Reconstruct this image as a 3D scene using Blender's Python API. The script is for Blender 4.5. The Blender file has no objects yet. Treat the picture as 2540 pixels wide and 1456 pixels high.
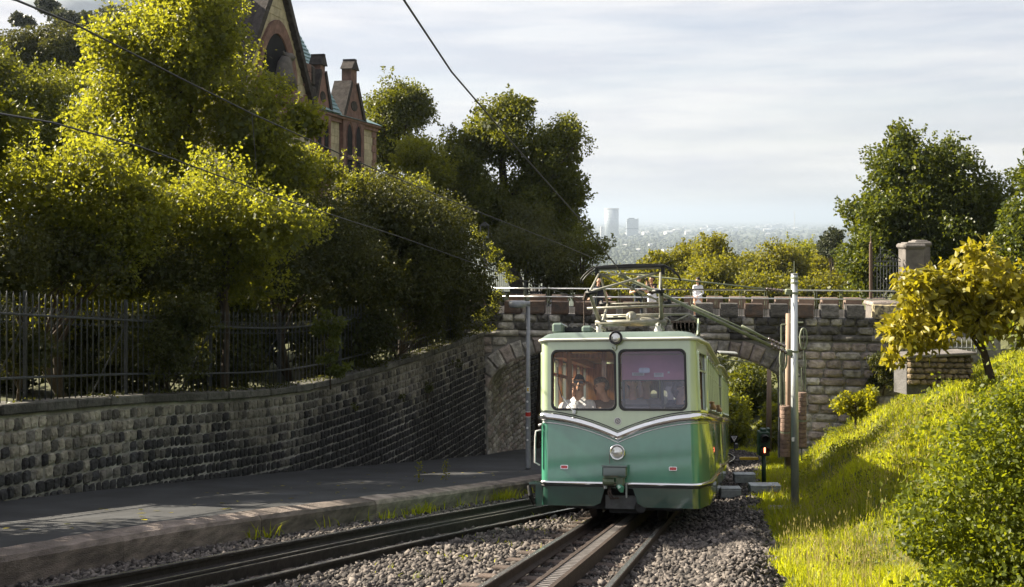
import bpy, bmesh, math, random
import numpy as np
from mathutils import Vector, Matrix
from mathutils.geometry import tessellate_polygon

random.seed(7)
RNG = np.random.default_rng(11)
C = bpy.context.scene.collection
SC = bpy.context.scene
R = math.radians
F = 2500.0                                   # focal length in units of a 2540 px wide frame


def P(px, py, d):
    """world point at depth d seen at (px, py) of a 2540x1456 frame"""
    return Vector(((px - 1270) * d / F, d, -(py - 540) * d / F))


# ---------------------------------------------------------------- camera
cam = bpy.data.cameras.new('camera')
cam.sensor_width = 36.0
cam.lens = 36.0 * F / 2540
cam.shift_y = -(728 - 540) / 2540
cam.clip_start = 0.1
cam.clip_end = 60000
cam_o = bpy.data.objects.new('camera', cam)
cam_o.rotation_euler = (R(90), 0, 0)
C.objects.link(cam_o)
SC.camera = cam_o

# ---------------------------------------------------------------- sky and sun
SUN_EL, SUN_AZ = R(33), R(-71)               # azimuth from +Y towards +X
sun_dir = Vector((math.sin(SUN_AZ) * math.cos(SUN_EL), math.cos(SUN_AZ) * math.cos(SUN_EL), math.sin(SUN_EL)))
W = bpy.data.worlds.new('World')
SC.world = W
W.use_nodes = True
nt = W.node_tree
nt.nodes.clear()
N = nt.nodes.new
wout = N('ShaderNodeOutputWorld')
bg = N('ShaderNodeBackground')
sky = N('ShaderNodeTexSky')
sky.sky_type = 'NISHITA'
sky.sun_disc = False
sky.sun_elevation = SUN_EL
sky.sun_rotation = SUN_AZ
sky.altitude = 150
sky.air_density = 1.0
sky.dust_density = 2.5
sky.ozone_density = 1.0
bg.inputs['Strength'].default_value = 0.05
# thin streaky cloud veil over the sky
tc = N('ShaderNodeTexCoord')
mp = N('ShaderNodeMapping')
mp.inputs['Scale'].default_value = (1.3, 1.3, 11.0)
mp.inputs['Rotation'].default_value = (0.06, -0.05, 0.3)
nz = N('ShaderNodeTexNoise')
nz.inputs['Scale'].default_value = 2.2
nz.inputs['Detail'].default_value = 7
nz.inputs['Roughness'].default_value = 0.52
rp = N('ShaderNodeValToRGB')
rp.color_ramp.elements[0].position = 0.3
rp.color_ramp.elements[0].color = (0.6, 0.6, 0.6, 1)
rp.color_ramp.elements[1].position = 0.72
rp.color_ramp.elements[1].color = (0.97, 0.97, 0.97, 1)
mixc = N('ShaderNodeMix')
mixc.data_type = 'RGBA'
CLOUD = (5.35, 5.3, 5.75, 1)
nz2 = N('ShaderNodeTexNoise')
nz2.inputs['Scale'].default_value = 3.4
nz2.inputs['Detail'].default_value = 6
nz2.inputs['Roughness'].default_value = 0.55
rp2 = N('ShaderNodeValToRGB')
rp2.color_ramp.elements[0].position = 0.38
rp2.color_ramp.elements[0].color = (4.25, 4.25, 4.6, 1)
rp2.color_ramp.elements[1].position = 0.62
rp2.color_ramp.elements[1].color = (5.75, 5.55, 5.45, 1)
nt.links.new(mp.outputs['Vector'], nz2.inputs['Vector'])
nt.links.new(nz2.outputs['Fac'], rp2.inputs['Fac'])
nt.links.new(rp2.outputs['Color'], mixc.inputs[7])
nt.links.new(tc.outputs['Generated'], mp.inputs['Vector'])
nt.links.new(mp.outputs['Vector'], nz.inputs['Vector'])
nt.links.new(nz.outputs['Fac'], rp.inputs['Fac'])
nt.links.new(rp.outputs['Color'], mixc.inputs[0])
nt.links.new(sky.outputs['Color'], mixc.inputs[6])
nt.links.new(mixc.outputs[2], bg.inputs['Color'])
nt.links.new(bg.outputs['Background'], wout.inputs['Surface'])

sun = bpy.data.lights.new('sun', 'SUN')
sun.energy = 5.0
sun.angle = R(0.55)
sun.color = (1.0, 0.89, 0.7)
sun_o = bpy.data.objects.new('sun', sun)
sun_o.rotation_euler = sun_dir.to_track_quat('Z', 'Y').to_euler()
sun_o.location = (-30, 20, 40)
C.objects.link(sun_o)

SC.view_settings.view_transform = 'Standard'
SC.view_settings.look = 'None'
SC.view_settings.gamma = 1
SC.view_settings.use_curve_mapping = False
SC.view_settings.exposure = 1.85
SC.render.engine = 'CYCLES'
cy = SC.cycles
cy.max_bounces = 8
cy.diffuse_bounces = 3
cy.glossy_bounces = 3
cy.transmission_bounces = 4
cy.transparent_max_bounces = 12
cy.volume_bounces = 1
cy.use_denoising = True
cy.caustics_reflective = False
cy.caustics_refractive = False

# ---------------------------------------------------------------- materials
MATS = {}


def nodes_of(name):
    m = bpy.data.materials.new(name)
    m.use_nodes = True
    MATS[name] = m
    t = m.node_tree
    return m, t, t.nodes['Principled BSDF']


def pmat(name, col, rough=0.6, metal=0.0, var=0.2, scale=6.0, bump=0.0, bscale=None, col2=None, rnd=0.0, spec=0.5, coat=0.0, stretch=None, detail=6, world=False, stain=None):
    """procedural surface: two tones mixed by noise, brightness per object, fine relief"""
    m, t, b = nodes_of(name)
    n = t.nodes.new
    L = t.links.new
    tc = n('ShaderNodeTexCoord')
    src = tc.outputs['Object']
    if world:
        src = n('ShaderNodeNewGeometry').outputs['Position']
    if stretch:
        mpn = n('ShaderNodeMapping')
        mpn.inputs['Scale'].default_value = stretch
        L(src, mpn.inputs['Vector'])
        src = mpn.outputs['Vector']
    no = n('ShaderNodeTexNoise')
    no.inputs['Scale'].default_value = scale
    no.inputs['Detail'].default_value = detail
    no.inputs['Roughness'].default_value = 0.62
    L(src, no.inputs['Vector'])
    rr = n('ShaderNodeValToRGB')
    rr.color_ramp.elements[0].position = 0.36
    rr.color_ramp.elements[1].position = 0.66
    c2 = col2 if col2 else tuple(min(1, c * (1 + var)) for c in col)
    c1 = tuple(c * (1 - var) for c in col) if not col2 else col
    rr.color_ramp.elements[0].color = (*c1, 1)
    rr.color_ramp.elements[1].color = (*c2, 1)
    L(no.outputs['Fac'], rr.inputs['Fac'])
    out = rr.outputs['Color']
    if rnd:
        oi = n('ShaderNodeObjectInfo')
        mr = n('ShaderNodeMapRange')
        mr.inputs['To Min'].default_value = 1 - rnd
        mr.inputs['To Max'].default_value = 1 + rnd
        L(oi.outputs['Random'], mr.inputs['Value'])
        vm = n('ShaderNodeVectorMath')
        vm.operation = 'SCALE'
        L(out, vm.inputs[0])
        L(mr.outputs['Result'], vm.inputs['Scale'])
        out = vm.outputs['Vector']
    if stain:                                    # (scale, stretch, darkest, lightest): dirt and damp streaks
        g2 = n('ShaderNodeNewGeometry') if world else None
        ms = n('ShaderNodeMapping')
        ms.inputs['Scale'].default_value = stain[1]
        L(g2.outputs['Position'] if world else tc.outputs['Object'], ms.inputs['Vector'])
        sn = n('ShaderNodeTexNoise')
        sn.inputs['Scale'].default_value = stain[0]
        sn.inputs['Detail'].default_value = 7
        sn.inputs['Roughness'].default_value = 0.6
        L(ms.outputs['Vector'], sn.inputs['Vector'])
        mr2 = n('ShaderNodeMapRange')
        mr2.inputs['From Min'].default_value = 0.35
        mr2.inputs['From Max'].default_value = 0.65
        mr2.inputs['To Min'].default_value = stain[2]
        mr2.inputs['To Max'].default_value = stain[3]
        L(sn.outputs['Fac'], mr2.inputs['Value'])
        vm2 = n('ShaderNodeVectorMath')
        vm2.operation = 'SCALE'
        L(out, vm2.inputs[0])
        L(mr2.outputs['Result'], vm2.inputs['Scale'])
        out = vm2.outputs['Vector']
    L(out, b.inputs['Base Color'])
    b.inputs['Roughness'].default_value = rough
    b.inputs['Metallic'].default_value = metal
    b.inputs['Specular IOR Level'].default_value = spec
    if coat:
        b.inputs['Coat Weight'].default_value = coat
        b.inputs['Coat Roughness'].default_value = 0.05
        b.inputs['Coat IOR'].default_value = 2.0
    if bump:
        n2 = n('ShaderNodeTexNoise')
        n2.inputs['Scale'].default_value = bscale or scale * 4
        n2.inputs['Detail'].default_value = 5
        L(src, n2.inputs['Vector'])
        bp = n('ShaderNodeBump')
        bp.inputs['Strength'].default_value = bump
        bp.inputs['Distance'].default_value = 0.03
        L(n2.outputs['Fac'], bp.inputs['Height'])
        L(bp.outputs['Normal'], b.inputs['Normal'])
    return m


def leafmat(name, dark, light, trans, tmix=0.45, rough=0.5):
    """leaf: diffuse + translucent, tone of each leaf from the point attribute 'tone'"""
    m = bpy.data.materials.new(name)
    m.use_nodes = True
    MATS[name] = m
    t = m.node_tree
    t.nodes.clear()
    n = t.nodes.new
    L = t.links.new
    at = n('ShaderNodeAttribute')
    at.attribute_name = 'tone'
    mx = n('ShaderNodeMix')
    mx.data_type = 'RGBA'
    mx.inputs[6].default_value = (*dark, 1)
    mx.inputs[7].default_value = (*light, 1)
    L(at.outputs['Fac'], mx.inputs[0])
    mt = n('ShaderNodeMix')
    mt.data_type = 'RGBA'
    mt.inputs[6].default_value = (*[c * 0.55 for c in trans], 1)
    mt.inputs[7].default_value = (*trans, 1)
    L(at.outputs['Fac'], mt.inputs[0])
    pb = n('ShaderNodeBsdfPrincipled')
    pb.inputs['Roughness'].default_value = rough
    pb.inputs['Specular IOR Level'].default_value = 0.35
    L(mx.outputs[2], pb.inputs['Base Color'])
    tr = n('ShaderNodeBsdfTranslucent')
    L(mt.outputs[2], tr.inputs['Color'])
    ms = n('ShaderNodeMixShader')
    ms.inputs[0].default_value = tmix
    L(pb.outputs[0], ms.inputs[1])
    L(tr.outputs[0], ms.inputs[2])
    o = n('ShaderNodeOutputMaterial')
    L(ms.outputs[0], o.inputs['Surface'])
    return m


def tonemat(name, c1, c2, rough=0.85, bump=0.0, bscale=40):
    """many small solid pieces in one mesh: tone of each piece from the point attribute 'tone'"""
    m, t, b = nodes_of(name)
    n = t.nodes.new
    at = n('ShaderNodeAttribute')
    at.attribute_name = 'tone'
    mx = n('ShaderNodeMix')
    mx.data_type = 'RGBA'
    mx.inputs[6].default_value = (*c1, 1)
    mx.inputs[7].default_value = (*c2, 1)
    t.links.new(at.outputs['Fac'], mx.inputs[0])
    t.links.new(mx.outputs[2], b.inputs['Base Color'])
    b.inputs['Roughness'].default_value = rough
    b.inputs['Specular IOR Level'].default_value = 0.3
    if bump:
        geo = n('ShaderNodeNewGeometry')
        n2 = n('ShaderNodeTexNoise')
        n2.inputs['Scale'].default_value = bscale
        n2.inputs['Detail'].default_value = 5
        t.links.new(geo.outputs['Position'], n2.inputs['Vector'])
        bp = n('ShaderNodeBump')
        bp.inputs['Strength'].default_value = bump
        bp.inputs['Distance'].default_value = 0.02
        t.links.new(n2.outputs['Fac'], bp.inputs['Height'])
        t.links.new(bp.outputs['Normal'], b.inputs['Normal'])
    return m


def glassmat(name, tint, refl=0.1, rough=0.02):
    """thin window pane: mostly clear, a mirror at grazing angles"""
    m = bpy.data.materials.new(name)
    m.use_nodes = True
    MATS[name] = m
    t = m.node_tree
    t.nodes.clear()
    n = t.nodes.new
    L = t.links.new
    tr = n('ShaderNodeBsdfTransparent')
    tr.inputs['Color'].default_value = (*tint, 1)
    gl = n('ShaderNodeBsdfGlossy')
    gl.inputs['Roughness'].default_value = rough
    gl.inputs['Color'].default_value = (0.95, 0.95, 1, 1)
    lw = n('ShaderNodeFresnel')
    lw.inputs['IOR'].default_value = 1.5
    ad = n('ShaderNodeMath')
    ad.operation = 'ADD'
    ad.use_clamp = True
    ad.inputs[1].default_value = refl
    L(lw.outputs[0], ad.inputs[0])
    ms = n('ShaderNodeMixShader')
    L(ad.outputs[0], ms.inputs[0])
    L(tr.outputs[0], ms.inputs[1])
    L(gl.outputs[0], ms.inputs[2])
    o = n('ShaderNodeOutputMaterial')
    L(ms.outputs[0], o.inputs['Surface'])
    return m


def emitmat(name, col, strength):
    m, t, b = nodes_of(name)
    b.inputs['Base Color'].default_value = (*col, 1)
    b.inputs['Emission Color'].default_value = (*col, 1)
    b.inputs['Emission Strength'].default_value = strength
    return m


pmat('asphalt', (0.03, 0.032, 0.037), 0.85, var=0.25, scale=1.2, bump=0.25, bscale=60, world=True, stain=(0.7, (1, 1, 1), 0.7, 1.3))
pmat('mortar', (0.27, 0.26, 0.25), 0.95, var=0.35, scale=2.0, bump=0.6, bscale=18, world=True, stain=(0.55, (1, 1, .28), 0.5, 1.2))
pmat('mortar_dark', (0.085, 0.083, 0.085), 0.95, var=0.4, scale=2.0, bump=0.6, bscale=18, world=True)
pmat('wall_light', (0.27, 0.25, 0.21), 0.92, var=0.35, scale=7, bump=1.0, bscale=22, rnd=0.3, world=True, stain=(0.55, (1, 1, .28), 0.5, 1.2))
pmat('wall_mid', (0.125, 0.118, 0.108), 0.92, var=0.4, scale=7, bump=1.0, bscale=22, rnd=0.35, world=True, stain=(0.55, (1, 1, .28), 0.5, 1.2))
pmat('wall_dark', (0.034, 0.034, 0.038), 0.92, var=0.45, scale=7, bump=1.0, bscale=22, rnd=0.4, world=True, stain=(0.55, (1, 1, .28), 0.5, 1.2))
pmat('capstone', (0.13, 0.125, 0.115), 0.92, var=0.5, scale=5, bump=0.9, bscale=25, rnd=0.2, col2=(0.05, 0.052, 0.045), world=True, stain=(1.2, (1, 1, 1), 0.6, 1.25))
pmat('kerbstone', (0.22, 0.18, 0.16), 0.9, var=0.45, scale=3, bump=1.0, bscale=40, rnd=0.28, world=True, stretch=(1, 1, 3), stain=(1.5, (1, 1, 1), 0.6, 1.2))
pmat('bridge_grey', (0.4, 0.375, 0.345), 0.92, var=0.45, scale=5, bump=1.0, bscale=16, rnd=0.3, world=True, stain=(0.55, (1, 1, .28), 0.5, 1.2))
pmat('bridge_pink', (0.36, 0.305, 0.28), 0.92, var=0.35, scale=5, bump=1.0, bscale=16, rnd=0.25, world=True, stain=(0.55, (1, 1, .28), 0.5, 1.2))
pmat('bridge_black', (0.115, 0.108, 0.102), 0.92, var=0.5, scale=5, bump=1.0, bscale=16, rnd=0.4, world=True, stain=(0.55, (1, 1, .28), 0.5, 1.2))
pmat('merlon_brown', (0.11, 0.066, 0.045), 0.92, col2=(0.05, 0.042, 0.04), scale=4, bump=0.7, bscale=20, rnd=0.25, world=True)
pmat('merlon_sunlit', (0.19, 0.135, 0.105), 0.92, col2=(0.11, 0.085, 0.07), scale=4, bump=0.7, bscale=20, rnd=0.2, world=True)
pmat('merlon_lichen', (0.055, 0.05, 0.04), 0.95, col2=(0.5, 0.42, 0.25), scale=5.5, bump=0.7, bscale=20, detail=2, world=True)
pmat('pillar_stone', (0.13, 0.118, 0.112), 0.9, var=0.25, scale=3, bump=0.4, bscale=25, world=True)
pmat('low_wall', (0.26, 0.2, 0.13), 0.95, col2=(0.09, 0.075, 0.055), scale=6, bump=1.0, bscale=14, rnd=0.3, world=True)
pmat('iron', (0.06, 0.066, 0.078), 0.5, metal=0.3, var=0.3, scale=20, bump=0.2)
pmat('iron_brown', (0.11, 0.075, 0.06), 0.55, metal=0.3, var=0.3, scale=20, bump=0.2)
pmat('rail_side', (0.03, 0.025, 0.024), 0.7, metal=0.4, var=0.4, scale=12, bump=0.3)
pmat('rail_top', (0.72, 0.7, 0.68), 0.25, metal=0.95, var=0.2, scale=10, stretch=(1, 0.1, 1))
pmat('rail_rust', (0.05, 0.036, 0.03), 0.75, metal=0.3, var=0.4, scale=14, bump=0.4)
pmat('sleeper_wood', (0.1, 0.074, 0.062), 0.9, var=0.4, scale=8, bump=0.6, rnd=0.25, stretch=(1, 6, 6))
pmat('rack_metal', (0.22, 0.2, 0.19), 0.5, metal=0.5, var=0.25, scale=10)
pmat('soil', (0.02, 0.018, 0.017), 0.95, var=0.5, scale=4, bump=0.8, bscale=30, world=True)
pmat('earth_green', (0.06, 0.065, 0.02), 0.95, var=0.5, scale=2, bump=0.9, bscale=12, world=True)
pmat('concrete', (0.24, 0.22, 0.2), 0.85, var=0.2, scale=5, bump=0.3, world=True)
pmat('galvanised', (0.5, 0.53, 0.56), 0.42, metal=0.55, var=0.2, scale=14, stretch=(1, 1, 0.15), bump=0.1, stain=(4, (1, 1, .1), 0.75, 1.1))
pmat('lamp_grey', (0.24, 0.25, 0.27), 0.45, metal=0.2, var=0.12, scale=8)
pmat('mast_brown', (0.3, 0.215, 0.16), 0.8, var=0.2, scale=6, stretch=(1, 1, 0.2), world=True)
pmat('coupler_paint', (0.09, 0.12, 0.075), 0.45, var=0.25, scale=9, bump=0.1)
pmat('weight_brown', (0.22, 0.15, 0.12), 0.8, var=0.25, scale=9, bump=0.3, rnd=0.15)
pmat('sage_paint', (0.2, 0.225, 0.16), 0.45, var=0.2, scale=9, bump=0.1)
pmat('insulator', (0.09, 0.055, 0.045), 0.2, var=0.1, coat=0.6)
pmat('wire_dark', (0.035, 0.034, 0.036), 0.5, metal=0.4)
pmat('rail_tube', (0.7, 0.72, 0.76), 0.3, metal=0.7, var=0.1, scale=10)
pmat('tram_green', (0.066, 0.29, 0.19), 0.3, var=0.12, scale=1.6, coat=1.0, detail=3, stain=(1.6, (1, 1, .3), 0.84, 1.06))
pmat('tram_pale', (0.51, 0.63, 0.41), 0.3, var=0.05, scale=1.5, coat=1.0, detail=3, stain=(1.6, (1, 1, .3), 0.84, 1.06))
pmat('tram_dark', (0.013, 0.06, 0.042), 0.3, var=0.15, scale=2.0, coat=1.0, detail=3, stain=(1.6, (1, 1, .3), 0.84, 1.06))
pmat('tram_rim', (0.66, 0.66, 0.6), 0.35, var=0.04, scale=2, coat=0.3, stain=(1.6, (1, 1, .3), 0.84, 1.06))
pmat('tram_roof', (0.12, 0.165, 0.14), 0.38, var=0.12, scale=2, coat=0.3, stain=(1.6, (1, 1, .3), 0.84, 1.06))
pmat('chrome', (0.86, 0.86, 0.86), 0.12, metal=1.0, var=0.04, scale=3)
pmat('rubber', (0.015, 0.015, 0.018), 0.45, var=0.2)
pmat('black_iron', (0.012, 0.013, 0.014), 0.45, metal=0.4, var=0.3, bump=0.2)
pmat('tram_wood', (0.42, 0.2, 0.07), 0.35, var=0.35, scale=5, stretch=(6, 6, 0.7), coat=0.4)
pmat('tram_ceiling', (0.72, 0.56, 0.28), 0.3, var=0.2, scale=3, coat=0.5)
pmat('red_board', (0.55, 0.22, 0.33), 0.4, var=0.1, scale=3)
pmat('panto_paint', (0.27, 0.27, 0.24), 0.38, var=0.15, scale=10, col2=(0.18, 0.175, 0.13))
pmat('lens', (0.78, 0.78, 0.74), 0.12, metal=0.65, var=0.15, scale=30)
pmat('red_lens', (0.55, 0.012, 0.02), 0.15, var=0.1, coat=0.8)
pmat('white_paint', (0.75, 0.75, 0.75), 0.5, var=0.06)
pmat('maroon_ink', (0.11, 0.03, 0.06), 0.6, var=0.1)
pmat('navy_ink', (0.03, 0.03, 0.05), 0.6, var=0.1)
pmat('red_band', (0.55, 0.03, 0.02), 0.5, var=0.1)
pmat('yellow_paint', (0.72, 0.5, 0.03), 0.5, var=0.1)
pmat('signal_green', (0.018, 0.05, 0.035), 0.5, var=0.2)
pmat('box_metal', (0.33, 0.36, 0.38), 0.5, metal=0.3, var=0.25, scale=7)
pmat('box_dark', (0.08, 0.085, 0.09), 0.55, metal=0.3, var=0.25, scale=7)
emitmat('signal_red', (1.0, 0.22, 0.1), 2.2)
glassmat('tram_glass', (0.97, 0.95, 0.9), 0.0)
glassmat('tram_glass_sky_tint', (0.8, 0.82, 0.97), 0.045)  # blue tint paints reflected sky into the right windscreen
glassmat('lamp_glass', (0.8, 0.85, 0.85), 0.05)
pmat('cream_stone', (0.44, 0.385, 0.28), 0.9, var=0.2, scale=3, bump=0.4, bscale=15, rnd=0.12, world=True)
pmat('red_stone', (0.20, 0.115, 0.1), 0.9, var=0.3, scale=3, bump=0.4, bscale=15, rnd=0.15, world=True)
pmat('black_stone', (0.04, 0.033, 0.032), 0.95, var=0.5, scale=4, bump=0.6, bscale=15, world=True)
pmat('roof_slate', (0.17, 0.29, 0.33), 0.5, var=0.2, scale=3, bump=0.2, rnd=0.15, world=True)
pmat('dark_window', (0.012, 0.012, 0.015), 0.75, var=0.2, spec=0.1)
pmat('bark', (0.055, 0.04, 0.03), 0.95, var=0.5, scale=7, bump=0.9, stretch=(1, 1, 0.25), world=True)
pmat('bark_pale', (0.12, 0.1, 0.075), 0.95, var=0.4, scale=7, bump=0.9, stretch=(1, 1, 0.25), world=True)
pmat('skin', (0.6, 0.36, 0.26), 0.5, var=0.08, scale=6)
pmat('skin_tan', (0.52, 0.3, 0.2), 0.5, var=0.08, scale=6)
pmat('hair_black', (0.012, 0.009, 0.008), 0.5, var=0.3, scale=40, bump=0.6)
pmat('hair_grey', (0.2, 0.17, 0.15), 0.6, var=0.5, scale=40, bump=0.6)
pmat('hair_brown', (0.16, 0.065, 0.02), 0.5, var=0.4, scale=40, bump=0.6)
pmat('cloth_white', (0.72, 0.74, 0.8), 0.8, var=0.06, scale=5, bump=0.15)
pmat('cloth_taupe', (0.2, 0.15, 0.13), 0.85, var=0.1, scale=5, bump=0.15)
pmat('cloth_navy', (0.012, 0.015, 0.028), 0.85, var=0.2, scale=5, bump=0.15)
pmat('cloth_green', (0.012, 0.024, 0.022), 0.85, var=0.2, scale=5, bump=0.15)
pmat('cloth_brown', (0.03, 0.02, 0.018), 0.85, var=0.2, scale=5, bump=0.15)
pmat('cloth_jeans', (0.02, 0.03, 0.05), 0.85, var=0.2, scale=5, bump=0.15)
pmat('cloth_red', (0.6, 0.1, 0.12), 0.85, var=0.1, scale=5)
pmat('cloth_grey', (0.42, 0.4, 0.43), 0.85, var=0.1, scale=5)
pmat('black_gloss', (0.008, 0.008, 0.009), 0.12, var=0.1)
pmat('valley_green', (0.05, 0.065, 0.04), 0.95, col2=(0.1, 0.11, 0.075), scale=0.004, world=True, detail=9)
pmat('hill_hazed', (0.5, 0.54, 0.56), 0.95, var=0.12, scale=0.06, world=True)
pmat('river', (0.35, 0.4, 0.45), 0.1, var=0.02, world=True)
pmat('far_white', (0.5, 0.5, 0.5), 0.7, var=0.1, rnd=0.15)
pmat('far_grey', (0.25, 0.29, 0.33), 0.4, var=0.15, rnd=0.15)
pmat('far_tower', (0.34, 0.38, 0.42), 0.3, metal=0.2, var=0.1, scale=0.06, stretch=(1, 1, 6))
tonemat('gravel', (0.016, 0.015, 0.016), (0.205, 0.18, 0.165), 0.9)
tonemat('far_leaf', (0.035, 0.047, 0.032), (0.07, 0.082, 0.055), 0.9)
leafmat('leaf_lime', (0.026, 0.042, 0.006), (0.125, 0.145, 0.016), (0.53, 0.53, 0.03), 0.45)
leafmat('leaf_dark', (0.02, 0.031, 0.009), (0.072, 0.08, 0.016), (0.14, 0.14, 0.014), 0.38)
leafmat('leaf_oak', (0.028, 0.045, 0.009), (0.1, 0.115, 0.014), (0.26, 0.27, 0.014), 0.4)
leafmat('leaf_yellow', (0.05, 0.06, 0.007), (0.16, 0.155, 0.012), (0.44, 0.41, 0.016), 0.44)
leafmat('leaf_maple', (0.02, 0.036, 0.008), (0.085, 0.105, 0.014), (0.24, 0.27, 0.016), 0.4, 0.4)
leafmat('leaf_magnolia', (0.075, 0.09, 0.012), (0.36, 0.3, 0.02), (0.58, 0.5, 0.02), 0.4, 0.45)
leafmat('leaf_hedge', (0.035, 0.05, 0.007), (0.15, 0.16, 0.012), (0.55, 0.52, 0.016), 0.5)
leafmat('leaf_bush', (0.026, 0.044, 0.006), (0.11, 0.135, 0.012), (0.42, 0.46, 0.014), 0.45)
leafmat('leaf_pine', (0.02, 0.03, 0.018), (0.06, 0.07, 0.035), (0.08, 0.09, 0.03), 0.3)
leafmat('grass_blade', (0.07, 0.1, 0.008), (0.29, 0.31, 0.015), (0.76, 0.78, 0.02), 0.5)
leafmat('grass_straw', (0.24, 0.2, 0.07), (0.42, 0.35, 0.14), (0.5, 0.42, 0.15), 0.4)

# ---------------------------------------------------------------- object helpers
WM = {}                                       # world matrix of every parent


def tag(o, label=None, cat=None, group=None, kind=None):
    if label: o['label'] = label
    if cat: o['category'] = cat
    if group: o['group'] = group
    if kind: o['kind'] = kind
    return o


def link(name, data, parent=None, local=False, mw=None):
    o = bpy.data.objects.new(name, data)
    C.objects.link(o)
    own = mw if mw is not None else Matrix.Identity(4)
    if parent is not None:
        o.parent = parent
        if local:
            o.matrix_basis = own
            WM[o.name] = WM[parent.name] @ own
        else:
            o.matrix_parent_inverse = WM[parent.name].inverted()
            o.matrix_basis = own
            WM[o.name] = own
    else:
        o.matrix_basis = own
        WM[o.name] = own
    return o


def thing(name, label, cat, loc=(0, 0, 0), group=None, mw=None):
    o = link(name, None, None, mw=mw if mw is not None else Matrix.Translation(Vector(loc)))
    o.empty_display_size = 0.2
    return tag(o, label, cat, group)


def np_mesh(name, V, Fc, mats, tone=None, smooth=False, mi=None):
    """mesh from arrays; Fc is an (n, k) array"""
    me = bpy.data.meshes.new(name)
    V = np.asarray(V, np.float32)
    Fc = np.asarray(Fc, np.int32)
    k = Fc.shape[1]
    me.vertices.add(len(V))
    me.vertices.foreach_set('co', V.ravel())
    me.loops.add(Fc.size)
    me.loops.foreach_set('vertex_index', Fc.ravel())
    me.polygons.add(len(Fc))
    me.polygons.foreach_set('loop_start', np.arange(0, Fc.size, k, dtype=np.int32))
    me.polygons.foreach_set('loop_total', np.full(len(Fc), k, np.int32))
    for m in mats: me.materials.append(MATS[m])
    if mi is not None: me.polygons.foreach_set('material_index', np.asarray(mi, np.int32))
    if smooth: me.polygons.foreach_set('use_smooth', np.ones(len(Fc), bool))
    me.update(calc_edges=True)
    if tone is not None:
        a = me.attributes.new('tone', 'FLOAT', 'POINT')
        a.data.foreach_set('value', np.asarray(tone, np.float32))
    return me


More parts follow.
